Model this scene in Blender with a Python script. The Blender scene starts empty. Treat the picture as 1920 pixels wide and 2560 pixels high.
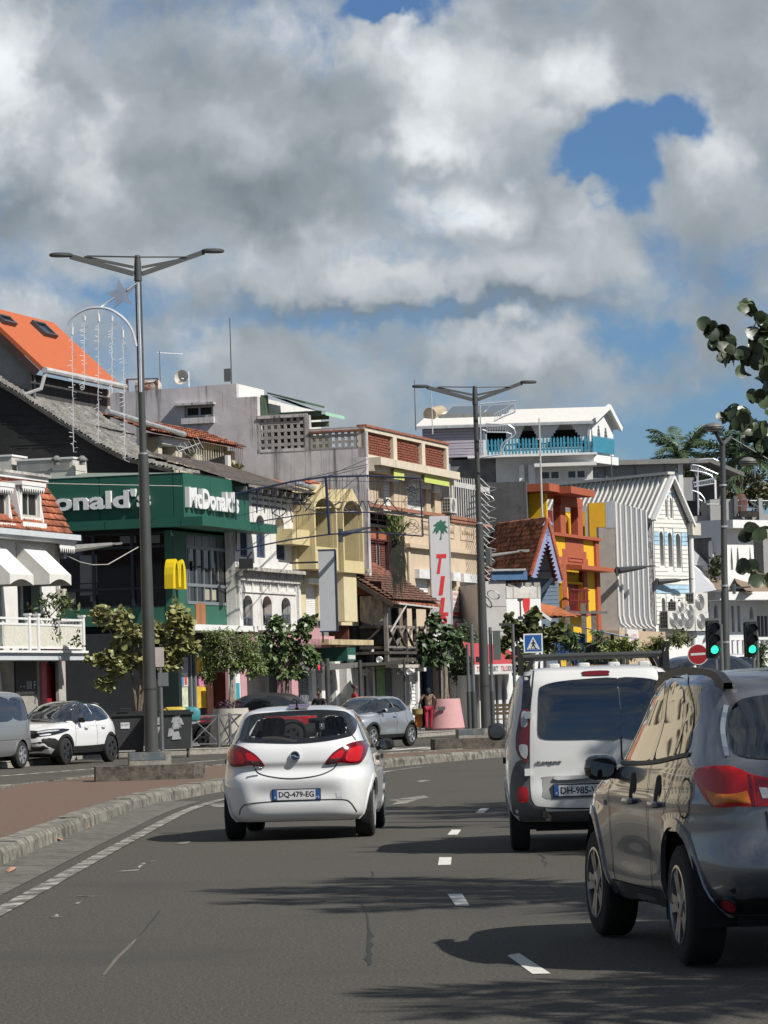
import bpy,bmesh,math,random
from mathutils import Vector,Matrix
from mathutils.bvhtree import BVHTree
from mathutils.interpolate import poly_3d_calc
from mathutils.geometry import delaunay_2d_cdt
SC=bpy.context.scene
COL=SC.collection
R=math.radians
rnd=random.Random(11)
V=Vector
# camera
FPX,HCAM,PITCH,ROLL=8900.0,1.6,math.atan(455/8900),0.030
_r,_f,_u=V((1,0,0)),V((0,math.cos(PITCH),math.sin(PITCH))),V((0,-math.sin(PITCH),math.cos(PITCH)))
CR=_r*math.cos(ROLL)-_u*math.sin(ROLL)
CU=_r*math.sin(ROLL)+_u*math.cos(ROLL)
C0=V((0,0,HCAM))
cam=bpy.data.cameras.new('camera');camo=bpy.data.objects.new('camera',cam);COL.objects.link(camo)
m=Matrix.Identity(4)
for i in range(3):
 m[i][0],m[i][1],m[i][2],m[i][3]=CR[i],CU[i],-_f[i],C0[i]
camo.matrix_world=m
cam.sensor_width=36;cam.lens=36*FPX/2560;cam.clip_start=.5;cam.clip_end=6000
SC.camera=camo
SC.render.resolution_x,SC.render.resolution_y=768,1024
vs=SC.view_settings
vs.view_transform='Standard';vs.look='None';vs.exposure=.5;vs.gamma=1;vs.use_curve_mapping=False
SC.cycles.max_bounces=6;SC.cycles.diffuse_bounces=3;SC.cycles.glossy_bounces=3;SC.cycles.transparent_max_bounces=12
SC.cycles.use_denoising=True
def ray(u,v):
 return CR*((u-960)/FPX)+CU*((1280-v)/FPX)+_f
def P(u,v,y):
 d=ray(u,v);return C0+d*(y/d.y)
def G(u,v,z=0):
 d=ray(u,v);return C0+d*((z-HCAM)/d.z)
# node helper
class NT:
 def __init__(s,nt):s.nt=nt
 def n(s,t,**k):
  o=s.nt.nodes.new(t)
  for a,b in k.items():setattr(o,a,b)
  return o
 def put(s,sock,val):
  if isinstance(val,bpy.types.NodeSocket):s.nt.links.new(val,sock)
  else:
   if hasattr(sock.default_value,'__len__')and not hasattr(val,'__len__'):val=(val,)*len(sock.default_value)
   if hasattr(val,'__len__')and len(sock.default_value)==4 and len(val)==3:val=(*val,1)
   sock.default_value=val
 def m(s,op,a,b=0.0,c=0.0,clamp=False):
  o=s.n('ShaderNodeMath',operation=op,use_clamp=clamp)
  s.put(o.inputs[0],a);s.put(o.inputs[1],b);s.put(o.inputs[2],c)
  return o.outputs[0]
 def v(s,op,a,b=(0,0,0),c=(0,0,0)):
  o=s.n('ShaderNodeVectorMath',operation=op)
  s.put(o.inputs[0],a);s.put(o.inputs[1],b)
  if op=='MULTIPLY_ADD':s.put(o.inputs[2],c)
  return o.outputs['Value']if op in('LENGTH','DISTANCE','DOT_PRODUCT')else o.outputs[0]
 def mix(s,f,a,b,blend='MIX'):
  o=s.n('ShaderNodeMix',data_type='RGBA',blend_type=blend)
  s.put(o.inputs[0],f);s.put(o.inputs[6],a);s.put(o.inputs[7],b)
  return o.outputs[2]
 def noise(s,vec,scale,detail=4,rough=.55,out=0,lac=2.0,dist=0):
  o=s.n('ShaderNodeTexNoise');s.put(o.inputs['Vector'],vec)
  o.inputs['Scale'].default_value=scale;o.inputs['Detail'].default_value=detail
  o.inputs['Roughness'].default_value=rough;o.inputs['Lacunarity'].default_value=lac;o.inputs['Distortion'].default_value=dist
  return o.outputs[out]
 def ramp(s,x,a,b,lo=0.0,hi=1.0,smooth=True):
  o=s.n('ShaderNodeMapRange',interpolation_type='SMOOTHSTEP' if smooth else 'LINEAR')
  s.put(o.inputs[0],x)
  for i,q in enumerate((a,b,lo,hi)):s.put(o.inputs[1+i],q)
  return o.outputs[0]
# sky and sun
SUN=V((.60,-.40,.70)).normalized()
w=bpy.data.worlds.new('World');SC.world=w;w.use_nodes=True
w.node_tree.nodes.clear();k=NT(w.node_tree)
bg=k.n('ShaderNodeBackground');wo=k.n('ShaderNodeOutputWorld');w.node_tree.links.new(bg.outputs[0],wo.inputs[0])
SKYS=.09;EXPO=2**.5
bg.inputs[1].default_value=SKYS
tc=k.n('ShaderNodeTexCoord');gen=tc.outputs['Generated']
sky=k.n('ShaderNodeTexSky',sky_type='NISHITA',sun_disc=False)
sky.sun_elevation=math.asin(SUN.z);sky.sun_rotation=math.atan2(SUN.x,SUN.y)
sky.air_density=1.0;sky.dust_density=.2;sky.ozone_density=2.0;sky.altitude=0
sep=k.n('ShaderNodeSeparateXYZ');k.put(sep.inputs[0],gen)
yy=k.m('MAXIMUM',sep.outputs[1],.02)
cmb=k.n('ShaderNodeCombineXYZ');k.put(cmb.inputs[0],k.m('DIVIDE',sep.outputs[0],yy));k.put(cmb.inputs[1],k.m('DIVIDE',sep.outputs[2],yy))
front=k.ramp(sep.outputs[1],.90,.97)
A=cmb.outputs[0]
warp=k.v('MULTIPLY',k.v('SUBTRACT',k.noise(gen,26,4,.6,out=1),(.5,.5,.5)),(.040,.040,.040))
warp2=k.v('MULTIPLY',k.v('SUBTRACT',k.noise(gen,110,3,.6,out=1),(.5,.5,.5)),(.010,.010,.010))
warpA=k.v('ADD',warp,warp2)
AW=k.v('ADD',A,warpA)
def tan2(u,v):
 d=ray(u*1920/1659,v*1920/1659);return d.x/d.y,d.z/d.y
def blobs(lst,vec):
 acc=None
 for(u,v,ru,rv,amp)in lst:
  a,e=tan2(u,v);ka,ke=FPX*1659/1920/ru,FPX*1659/1920/rv
  q=k.v('MULTIPLY_ADD',vec,(ka,ke,0),(-a*ka,-e*ke,0))
  f=k.ramp(k.v('LENGTH',q),1.0,0.0)
  acc=k.m('MULTIPLY',f,amp)if acc is None else k.m('MULTIPLY_ADD',f,amp,acc)
 return k.m('MULTIPLY',acc,front)
GAPS=[(1330,290,205,120,-1.6),(1470,265,130,80,-1.3),(1235,330,120,70,-.95),(1345,400,110,90,-1.3),(880,-12,160,58,-1.7),(1375,745,170,85,-.8),(1520,930,380,110,-.7),(215,640,230,80,-.55),(640,700,440,52,-.40),(330,800,240,110,-.30),(1000,860,330,70,-.3),(1250,690,220,45,-.3)]
BODY=[(980,180,360,300,.5),(1190,180,170,190,.6),(1180,520,330,180,.6),(1560,400,160,240,.5),(500,350,700,400,.6),(1090,770,300,110,.55),(480,760,420,150,.65),(70,690,170,110,.5),(1560,80,330,160,.6),(800,610,620,70,.6),(600,900,800,170,.75),(1560,720,170,160,.45)]
SHADE=[(1000,150,270,260,0.37),(1225,165,150,170,0.37),(1000,430,150,95,0.37),(935,290,110,95,0.24),(15,150,150,270,0.51),(190,330,150,130,0.32),(250,420,120,110,0.15),(640,60,330,150,0.20),(560,300,200,110,0.10),(640,560,620,130,0.15),(1150,560,300,120,0.10),(860,610,420,60,0.10),(600,395,480,150,-.13),(60,430,260,150,-.14),(420,140,260,130,-.08),(1480,90,300,150,-.07),(880,675,700,45,-.20),(1560,640,260,380,-.09),(1120,745,230,75,0.24),(440,725,170,70,0.15),(60,680,150,110,0.27),(1560,330,150,170,0.24),(1260,450,160,120,0.12),(840,180,120,160,-.10),(950,350,90,60,-.08),(1180,640,330,60,-.04)]
fb=k.noise(gen,9,5,.5)
fine=k.noise(k.v('ADD',gen,warp),60,5,.6)
lofs=tuple(V((.006,0,.006)))
def puff(vec):
 o=k.n('ShaderNodeTexVoronoi',feature='F1');k.put(o.inputs['Vector'],vec)
 o.inputs['Scale'].default_value=24;o.inputs['Detail'].default_value=2;o.inputs['Roughness'].default_value=.45
 return k.m('ADD',k.m('MULTIPLY',o.outputs[0],-.55),k.m('MULTIPLY',k.noise(vec,42,4,.5),.8))
gw=k.v('ADD',gen,k.v('MULTIPLY',warpA,(.75,.75,.75)))
pa,pb=puff(gw),puff(k.v('ADD',gw,lofs))
relief=k.m('SUBTRACT',pa,pb)
cover=k.m('ADD',k.m('ADD',k.m('MULTIPLY',k.m('SUBTRACT',fb,.40),2.2),blobs(GAPS,AW)),blobs(BODY,AW))
cover=k.m('ADD',cover,k.m('MULTIPLY',k.m('SUBTRACT',fine,.5),1.3))
mask=k.ramp(cover,-.34,.66)
thick=k.ramp(cover,.0,1.2)
sh=k.m('ADD',.41,blobs(SHADE,AW))
sh=k.m('ADD',sh,k.m('MULTIPLY',relief,k.ramp(sh,.30,.62,.16,.55)))
sh=k.m('ADD',sh,k.m('MULTIPLY',k.m('SUBTRACT',k.noise(gw,20,4,.5),.5),.20))
sh=k.m('MAXIMUM',sh,.25);sh=k.m('MINIMUM',sh,.92)
ccol=k.mix(k.ramp(sh,.18,.7),(.85,1.0,1.13,1),(.95,1.0,1.04,1))
ccol=k.v('SCALE',ccol);k.put(ccol.node.inputs['Scale'],k.m('DIVIDE',sh,SKYS*EXPO))
blue=k.mix(1.0,sky.outputs[0],(.305,.425,.595,1),'MULTIPLY')
k.put(bg.inputs[0],k.mix(mask,blue,ccol))
sun=bpy.data.lights.new('sun','SUN');sun.energy=4.7;sun.angle=R(.5);sun.color=(1,.955,.88)
suno=bpy.data.objects.new('sun',sun);COL.objects.link(suno)
suno.rotation_euler=SUN.to_track_quat('Z','Y').to_euler();suno.location=(40,-10,60)
# materials
_mats={}
def M(name,col=(.5,.5,.5),rough=.7,metal=0.0,var=.12,sc=3.0,bump=0.0,bsc=None,coat=0.0,emit=None,es=1.0,spec=.5,streak=0.0,streakc=(.03,.03,.03),spot=0.0,spotc=(.05,.05,.05),spotsc=1.5,alpha=None,trans=0,stretch=(1,1,1),detail=5,fresnel=None,orand=0):
 if name in _mats:return _mats[name]
 mt=bpy.data.materials.new(name);mt.use_nodes=True;q=NT(mt.node_tree)
 b=mt.node_tree.nodes['Principled BSDF'];mo=mt.node_tree.nodes['Material Output']
 geo=q.n('ShaderNodeNewGeometry').outputs['Position']
 if not emit and metal<.3:col=tuple(x*.74 for x in col)
 c=(*col,1)
 if var:
  nz=q.noise(q.v('MULTIPLY',geo,stretch),sc,detail,.6)
  lo=tuple(x*(1-var)for x in col);hi=tuple(x*(1+var)for x in col)
  c=q.mix(q.ramp(nz,.3,.7),lo,hi)
 if spot:
  spotc=tuple(x*.74 for x in spotc)
  nz=q.noise(geo,spotsc,7,.68)
  c=q.mix(q.ramp(nz,.62-.25*spot,.74-.14*spot,0,min(1,spot*1.5)),c,spotc)
 if streak:
  streakc=tuple(x*.74 for x in streakc)
  nz=q.noise(q.v('MULTIPLY',geo,(2.2,2.2,.10)),1.6,6,.65)
  n2=q.noise(geo,.5,3,.5)
  f=q.ramp(q.m('ADD',nz,q.m('MULTIPLY',n2,.35)),.83-.28*streak,1.0-.18*streak,0,min(1,.35+streak))
  c=q.mix(f,c,streakc)
 if orand:c=q.v('SCALE',c);q.put(c.node.inputs['Scale'],q.ramp(q.n('ShaderNodeObjectInfo').outputs['Random'],0,1,1-orand,1+orand,False))
 q.put(b.inputs['Base Color'],c)
 b.inputs['Roughness'].default_value=rough;b.inputs['Metallic'].default_value=metal
 b.inputs['Coat Weight'].default_value=coat;b.inputs['Coat Roughness'].default_value=.04
 b.inputs['Specular IOR Level'].default_value=spec
 if trans:b.inputs['Transmission Weight'].default_value=trans
 if emit:q.put(b.inputs['Emission Color'],emit);b.inputs['Emission Strength'].default_value=es
 if bump:
  bn=q.n('ShaderNodeBump');bn.inputs['Strength'].default_value=min(1,bump);bn.inputs['Distance'].default_value=.02 if bump<=1 else .02*bump
  q.put(bn.inputs['Height'],q.noise(geo,bsc or sc*4,4,.6));q.put(b.inputs['Normal'],bn.outputs[0])
 if alpha is not None:
  tr=q.n('ShaderNodeBsdfTransparent');mx=q.n('ShaderNodeMixShader');q.put(tr.inputs[0],(*col,1)if fresnel else(1,1,1,1))
  mx.inputs[0].default_value=alpha
  mt.node_tree.links.new(tr.outputs[0],mx.inputs[1]);mt.node_tree.links.new(b.outputs[0],mx.inputs[2]);mt.node_tree.links.new(mx.outputs[0],mo.inputs[0])
 _mats[name]=mt
 return mt
# mesh builder
class MB:
 def __init__(s):s.v=[];s.f=[];s.mi=[];s.cur=0
 def add(s,vs,fs):
  o=len(s.v);s.v+=[tuple(x)for x in vs];s.f+=[tuple(i+o for i in f)for f in fs];s.mi+=[s.cur]*len(fs);return s
 def box(s,x0,x1,y0,y1,z0,z1,mat=None):
  p=[V((x,y,z))for z in(z0,z1)for y in(y0,y1)for x in(x0,x1)]
  if mat:p=[mat@q for q in p]
  return s.add(p,[(0,2,3,1),(4,5,7,6),(0,1,5,4),(2,6,7,3),(0,4,6,2),(1,3,7,5)])
 def quad(s,*p):return s.add(p,[tuple(range(len(p)))])
 def bar(s,a,b,w,h=None,up=V((0,0,1))):
  a,b=V(a),V(b);h=h or w;d=(b-a).normalized()
  x=d.cross(up);x=x.normalized()if x.length>1e-4 else V((1,0,0));y=x.cross(d)
  p=[c+x*(w/2*i)+y*(h/2*j)for c in(a,b)for i,j in((-1,-1),(1,-1),(1,1),(-1,1))]
  return s.add(p,[(0,3,2,1),(4,5,6,7),(0,1,5,4),(1,2,6,5),(2,3,7,6),(3,0,4,7)])
 def tube(s,pts,r,n=8,cap=True):
  pts=[V(p)for p in pts];rs=r if hasattr(r,'__len__')else[r]*len(pts)
  vs,fs=[],[];ax=None
  for i,p in enumerate(pts):
   d=(pts[min(i+1,len(pts)-1)]-pts[max(i-1,0)]).normalized()
   if ax is None:ax=d.orthogonal().normalized()
   ax=(ax-d*ax.dot(d));ax=ax.normalized()if ax.length>1e-6 else d.orthogonal().normalized()
   b=d.cross(ax)
   vs+=[p+(ax*math.cos(2*math.pi*j/n)+b*math.sin(2*math.pi*j/n))*rs[i]for j in range(n)]
  for i in range(len(pts)-1):
   fs+=[(i*n+j,i*n+(j+1)%n,(i+1)*n+(j+1)%n,(i+1)*n+j)for j in range(n)]
  if cap:fs+=[tuple(reversed(range(n))),tuple((len(pts)-1)*n+j for j in range(n))]
  return s.add(vs,fs)
 def lathe(s,prof,c=(0,0,0),n=20,mat=None,cap=True):
  vs,fs=[],[];c=V(c)
  for r,z in prof:
   for j in range(n):
    q=V((r*math.cos(2*math.pi*j/n),r*math.sin(2*math.pi*j/n),z))
    vs.append((mat@q if mat else q)+c)
  for i in range(len(prof)-1):
   fs+=[(i*n+j,i*n+(j+1)%n,(i+1)*n+(j+1)%n,(i+1)*n+j)for j in range(n)]
  if cap:fs+=[tuple(reversed(range(n))),tuple((len(prof)-1)*n+j for j in range(n))]
  return s.add(vs,fs)
 def plate(s,fn,outer,holes=(),o0=0.0,o1=.1):
  loops=[outer]+list(holes);pts,es=[],[]
  for lp in loops:
   k0=len(pts);pts+=[V((a,b))for a,b in lp];es+=[(k0+i,k0+(i+1)%len(lp))for i in range(len(lp))]
  co,_,tr=delaunay_2d_cdt(pts,es,[],0,1e-5)[:3];n=len(co);keep=[]
  for t in tr:
   x=sum(co[i].x for i in t)/len(t);y=sum(co[i].y for i in t)/len(t);c=False
   for lp in loops:
    for i in range(len(lp)):
     (xa,ya),(xb,yb)=lp[i],lp[i-1]
     if(ya>y)!=(yb>y)and x<(xb-xa)*(y-ya)/(yb-ya)+xa:c=not c
   if c:keep.append(t)
  s.add([fn(c.x,c.y,o1)for c in co]+[fn(c.x,c.y,o0)for c in co],[tuple(t)for t in keep]+[tuple(i+n for i in reversed(t))for t in keep])
  for lp in loops:
   L=len(lp)
   s.add([fn(a,b,o1)for a,b in lp]+[fn(a,b,o0)for a,b in lp],[(i,i+L,(i+1)%L+L,(i+1)%L)for i in range(L)])
  return s
 def fbox(s,F,s0,s1,z0,z1,o0,o1):
  p=[F.at(a,z,o)for z in(z0,z1)for o in(o0,o1)for a in(s0,s1)]
  return s.add(p,[(0,2,3,1),(4,5,7,6),(0,1,5,4),(2,6,7,3),(0,4,6,2),(1,3,7,5)])
 def mesh(s,name,mats,smooth=False):
  me=bpy.data.meshes.new(name);me.from_pydata(s.v,[],s.f)
  for mt in(mats if isinstance(mats,(list,tuple))else[mats]):me.materials.append(mt)
  if any(s.mi):me.polygons.foreach_set('material_index',s.mi)
  bm=bmesh.new();bm.from_mesh(me);bmesh.ops.recalc_face_normals(bm,faces=bm.faces);bm.to_mesh(me);bm.free()
  if smooth:
   me.polygons.foreach_set('use_smooth',[True]*len(me.polygons))
   if smooth!='all':me.set_sharp_from_angle(angle=R(38))
  me.update();return me
 def build(s,name,mats,parent=None,smooth=False):
  return link(name,s.mesh(name,mats,smooth),parent)
def link(name,data,parent=None):
 o=bpy.data.objects.new(name,data);COL.objects.link(o)
 if parent is not None:
  o.parent=parent
  if parent.get('_w'):o.matrix_parent_inverse=Matrix.Translation(-V(parent.location))
 return o
def tag(o,label=None,cat=None,group=None,kind=None):
 for a,b in(('label',label),('category',cat),('group',group),('kind',kind)):
  if b:o[a]=b
 return o
def thing(name,label,cat,loc=(0,0,0),rz=0,group=None,world=False):
 o=bpy.data.objects.new(name,None);COL.objects.link(o);o.empty_display_size=.2
 o.location=loc;o.rotation_euler=(0,0,rz)
 if world:o['_w']=1
 return tag(o,label,cat,group)
def wthing(name,label,cat,loc,group=None):return thing(name,label,cat,loc,0,group,True)
def kids(o):return[c for c in bpy.data.objects if c.parent==o]
def copy_tree(o,parent=None):
 ch=kids(o);c=o.copy();COL.objects.link(c)
 if parent is not None:c.parent=parent
 for q in ch:copy_tree(q,c)
 return c
def struct(o):o['kind']='structure';return o
# wall frames
class Fr:
 def __init__(s,o,d):s.o=V((o[0],o[1],0));s.d=V((d[0],d[1],0)).normalized();s.n=V((s.d.y,-s.d.x,0))
 def at(s,a,z,off=0.0):return s.o+s.d*a+s.n*off+V((0,0,z))
 def pix(s,u,v,off=0.0):
  q=ray(u,v);o=s.o+s.n*off;t=(o-C0).dot(s.n)/q.dot(s.n);p=C0+q*t
  return(p-s.o).dot(s.d),p.z
 def r(s,u0,v0,u1,v1,off=0.0):
  um,vm=(u0+u1)/2,(v0+v1)/2
  return s.pix(u0,vm,off)[0],s.pix(u1,vm,off)[0],s.pix(um,v1,off)[1],s.pix(um,v0,off)[1]
 def mat(s,a,z,off=0.0):
  p=s.at(a,z,off);mm=Matrix.Identity(4)
  for i in range(3):mm[i][0],mm[i][1],mm[i][2],mm[i][3]=s.d[i],(0,0,1)[i],s.n[i],p[i]
  return mm
def rect(s0,s1,z0,z1):return[(s0,z0),(s1,z0),(s1,z1),(s0,z1)]
def arch(s0,s1,z0,z1,rise=None,n=8,pointed=False):
 c=(s0+s1)/2;h=(s1-s0)/2;rise=h if rise is None else rise
 pts=[(s0,z0),(s1,z0)]
 for i in range(n+1):
  a=math.pi*i/n;x=math.cos(a)
  zz=math.sin(a)if not pointed else(1-abs(x)**1.6)
  pts.append((c+h*x,z1-rise+rise*zz))
 return pts
def words(txt,F,s0,z0,width,height,mat,parent,off=.02,ext=.01,bold=0.0,name='lettering',shear=0,each=False,gap=1.0):
 cu=bpy.data.curves.new(name,'FONT');cu.body=txt;cu.offset=bold;cu.extrude=0;cu.shear=shear;cu.resolution_u=3
 ob=bpy.data.objects.new(name,cu);COL.objects.link(ob)
 bpy.context.view_layer.update()
 dg=bpy.context.evaluated_depsgraph_get();me=bpy.data.meshes.new_from_object(ob.evaluated_get(dg))
 bpy.data.objects.remove(ob);bpy.data.curves.remove(cu)
 bm=bmesh.new();bm.from_mesh(me);bpy.data.meshes.remove(me)
 xs=[v.co.x for v in bm.verts];ys=[v.co.y for v in bm.verts]
 x0,x1,y0,y1=min(xs),max(xs),min(ys),max(ys)
 for v in bm.verts:v.co=V(((v.co.x-x0)/(x1-x0)*width,(v.co.y-y0)/(y1-y0)*height,0))
 bmesh.ops.remove_doubles(bm,verts=bm.verts,dist=1e-5)
 fs=list(bm.faces)
 ex=bmesh.ops.extrude_face_region(bm,geom=fs)
 for g in ex['geom']:
  if isinstance(g,bmesh.types.BMVert):g.co.z+=ext
 bmesh.ops.recalc_face_normals(bm,faces=bm.faces)
 mm=F.mat(s0,z0,off)
 for v in bm.verts:v.co=mm@v.co
 out=[]
 if each:
  seen=set();bm.verts.ensure_lookup_table();isl=[]
  for v in bm.verts:
   if v in seen:continue
   st,grp=[v],[]
   seen.add(v)
   while st:
    a=st.pop();grp.append(a)
    for e in a.link_edges:
     b=e.other_vert(a)
     if b not in seen:seen.add(b);st.append(b)
   isl.append(grp)
  for grp in isl:
   idx={v:i for i,v in enumerate(grp)}
   mb=MB();fset={f for v in grp for f in v.link_faces}
   mb.add([v.co for v in grp],[[idx[v]for v in f.verts]for f in fset])
   out.append(mb.build('letter',mat,parent))
  bm.free();return out
 me=bpy.data.meshes.new(name);bm.to_mesh(me);bm.free();me.materials.append(mat)
 return link(name,me,parent)
# ground
ASPH=M('asphalt',(.094,.087,.073),.88,var=.5,sc=42,bump=.8,bsc=90,spot=.42,spotc=(.070,.066,.058),spotsc=.30,spec=.3,streak=.3,streakc=(.076,.072,.062))
ASPH2=M('old_asphalt',(.15,.145,.13),.9,var=.16,sc=30,spot=.4,spotc=(.10,.095,.085),spotsc=.8,spec=.3)
CONC=M('concrete',(.30,.28,.24),.9,var=.2,sc=9,bump=.4,streak=.25,streakc=(.13,.12,.10),spot=.4,spotc=(.12,.11,.09),spotsc=4)
CONCD=M('dark_concrete',(.12,.105,.085),.92,var=.3,sc=8,bump=.6,spot=.6,spotc=(.035,.03,.025),spotsc=6)
KERB=M('kerb_concrete',(.225,.212,.178),.9,var=.3,sc=7,bump=.6,spot=.68,spotc=(.07,.064,.053),spotsc=4.5,streak=.5,streakc=(.09,.082,.068),orand=.15);GUTM=M('gutter_concrete',(.135,.128,.108),.9,var=.3,sc=9,bump=.5,spot=.5,spotc=(.06,.056,.048),spotsc=3,orand=.12)
REDP=M('red_paving',(.150,.092,.064),.9,var=.2,sc=12,bump=.4,spot=.5,spotc=(.14,.10,.075),spotsc=1.2)
PAVE=M('pavement_grey',(.26,.25,.23),.9,var=.15,sc=6,spot=.4,spotc=(.15,.14,.13),spotsc=1.5)
PAINT=M('road_paint',(.66,.65,.60),.8,var=.08,sc=20,spot=.30,spotc=(.15,.145,.13),spotsc=12,spec=.3)
PAINTW=M('worn_road_paint',(.46,.45,.41),.85,var=.15,sc=20,spot=1.05,spotc=(.088,.082,.070),spotsc=2.6,spec=.3)
TAR=M('tar',(.02,.019,.017),.7,var=.3,sc=20)
def sheet(name,pts,mat,z=0.0,parent=None):
 return MB().quad(*[(p[0],p[1],z)for p in pts]).build(name,mat,parent)
ground=struct(sheet('ground',[(-900,-60),(900,-60),(900,2500),(-900,2500)],ASPH2,-.012))
ground['label']='flat open ground reaching the horizon'
road=struct(sheet('road',[(-60,-40),(60,-40),(120,330),(-60,330)],ASPH,0))
road['label']='grey brown asphalt road curving to the right'
def smooth_path(pts,step):
 pts=[V((*p,0))for p in pts];out=[]
 q=[2*pts[0]-pts[1]]+pts+[2*pts[-1]-pts[-2]]
 fine=[]
 for i in range(1,len(q)-2):
  for j in range(24):
   t=j/24;a,b,c,d=q[i-1:i+3]
   fine.append(.5*((2*b)+(c-a)*t+(2*a-5*b+4*c-d)*t*t+(3*b-a-3*c+d)*t**3))
 fine.append(pts[-1]);out=[fine[0]];acc=0
 for a,b in zip(fine,fine[1:]):
  L=(b-a).length
  while acc+L>=step:
   t=(step-acc)/L;a=a.lerp(b,t);out.append(a.copy());L=(b-a).length;acc=0
  acc+=L
 return out
KR=[(-3.95,8),(-3.88,25),(-3.85,41.5),(-3.70,53.8),(-2.85,62.4),(-1.45,70.4),(.10,78.2),(3.0,86.7),(6.6,94.2),(11,102)]
KL=[(-7.3,8),(-7.25,35),(-6.85,62.7),(-6.3,67.1),(-5.63,70.6),(-4.2,76),(-2.0,82),(.58,86.8),(3.2,91.4),(7.5,98),(11,102)]
pr,pl=smooth_path(KR,1.0),smooth_path(KL,1.0)
IH=.17
isl=struct(MB().quad(*[(p.x-.08,p.y,IH)for p in pr],*[(p.x+.08,p.y,IH)for p in reversed(pl)]).build('traffic_island',REDP))
isl['label']='red brown paved traffic island between the carriageways'
def kerb(name,path,side,parent_label,mat,w=.30,h=.19,every=1):
 root=wthing(name,parent_label,'kerb',path[0]);root['kind']='structure';del root['category']
 for a,b in zip(path,path[1:]):
  d=(b-a).normalized();n=V((d.y,-d.x,0))*side;j=rnd.uniform(-.012,.012);g=.008
  a2,b2=a+d*g,b-d*g
  prof=[(0,0),(.012,h-.05+j),(.05,h+j),(w,h+.004+j),(w,0)]
  mb=MB();pts=[c-n*o+V((0,0,z))for c in(a2,b2)for o,z in prof];k5=len(prof)
  mb.add(pts,[(i,i+1,i+1+k5,i+k5)for i in range(k5-1)]+[tuple(range(k5)),tuple(reversed(range(k5,2*k5)))])
  mb.build('kerbstone',mat,root)
 return root
kerb('island_kerb',pr,1,'weathered concrete kerb along the red paved traffic island',KERB)
kerb('island_kerb',pl,-1,'far kerb of the red paved traffic island',KERB,w=.2)
gut=wthing('gutter','grey concrete gutter slabs at the foot of the island kerb','kerb',pr[0]);gut['kind']='structure';del gut['category']
gp=smooth_path(KR,1.6)
for a,b in zip(gp[2:30],gp[3:31]):
 d=(b-a).normalized();n=V((d.y,-d.x,0));ww=.55
 MB().quad(a+d*.02+V((0,0,.03)),b-d*.02+V((0,0,.03)),b-d*.02+n*ww+V((0,0,.006)),a+d*.02+n*ww+V((0,0,.006))).build('gutter_slab',GUTM,gut)
ST=Fr((-6.47,115),(.28,.96))
KF=[(-40,88),(-12.2,88.2),(-9.6,92),(-9.0,100),(-8.6,103.6),(-6.5,104.0),(-4.9,104.6),(-4.2,107.4),(1.24,129.5),(8.5,155),(17,184),(29,225)]
kf=smooth_path(KF[1:],1.2)
pav=struct(sheet('pavement',[(-40,88),(-40,240),(29,240)]+[(p.x,p.y)for p in reversed(kf)],PAVE,.15))
pav['label']='grey pavement in front of the shop row'
kerb('pavement_kerb',kf,1,'pale concrete kerb of the shop pavement',CONC,w=.25,h=.165)
def mark(quads,mat,name='road_marking',zz=.004):
 for q in quads:
  MB().quad(*[G(u,v,zz)for u,v in q]).build(name,mat,road)
z4=lambda*p:[(640+a/1.975,1960+b/1.975)for a,b in p]
z3=lambda*p:[(a/2.592,1900+b/2.592)for a,b in p]
mark([z4((1083,142),(1110,119),(1152,119),(1125,142)),z4((945,250),(967,225),(1013,225),(995,250)),z4((898,400),(905,361),(966,361),(962,398)),z4((945,542),(1018,542),(1055,600),(985,600)),z4((1240,845),(1300,835),(1455,935),(1365,937))],PAINT,'lane_dash')
mark([z4((655,80),(830,56),(862,70),(800,76),(745,94),(668,103),(700,84)),z3((1342,292),(1390,284),(1470,282),(1470,304),(1395,303)),z3((1128,546),(1165,534),(1240,527),(1200,546)),z3((930,657),(938,652),(1022,652),(990,659)),z3((745,722),(800,716),(908,709),(890,716),(800,724)),z3((488,883),(500,879),(640,878),(600,884)),z3((228,1021),(270,1016),(276,1022)),z3((310,1019),(350,1010),(372,994),(384,1014),(420,1016),(360,1022)),z3((900,700),(940,672),(948,662),(925,664),(895,690)),z3((480,930),(540,905),(550,908),(500,935)),[(1036,1952),(1060,1950),(1078,1951),(1050,1955)]],PAINTW,'worn_arrow')
el=[]
ep=smooth_path(KR,2.0)[:36]
for a,b in zip(ep,ep[1:]):
 d=(b-a).normalized();n=V((d.y,-d.x,0))
 MB().quad(a+n*.72+V((0,0,.008)),b-d*.05+n*.72+V((0,0,.008)),b-d*.05+n*.88+V((0,0,.008)),a+n*.88+V((0,0,.008))).build('edge_line',PAINTW,road)
def seg(u0,v0,u1,v1,w):
 a,b=G(u0,v0,.004),G(u1,v1,.004);d=(b-a).normalized();n=V((d.y,-d.x,0))*w/2
 return MB().quad(a-n,b-n,b+n,a+n)
for i in range(7):
 t0,t1=i/6.5,(i+.72)/6.5
 seg(245*t0,1940-19*t0,245*t1,1940-19*t1,.16).build('parking_dash',PAINT,road)
for q in((208,1943,250,1940),(-30,1966,34,1961),(470,1906,560,1899),(300,1931,420,1921)):seg(*q,.14).build('lane_dash',PAINT,road)
for q in(((1080,956),(-1)),):pass
for i in range(7):
 x=-1.3+i*1.0
 MB().quad((x,100.6+i*.25,.004),(x+.5,100.7+i*.25,.004),(x+1.7,104.9+i*.25,.004),(x+1.2,104.8+i*.25,.004)).build('zebra_bar',PAINT,road)
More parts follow.
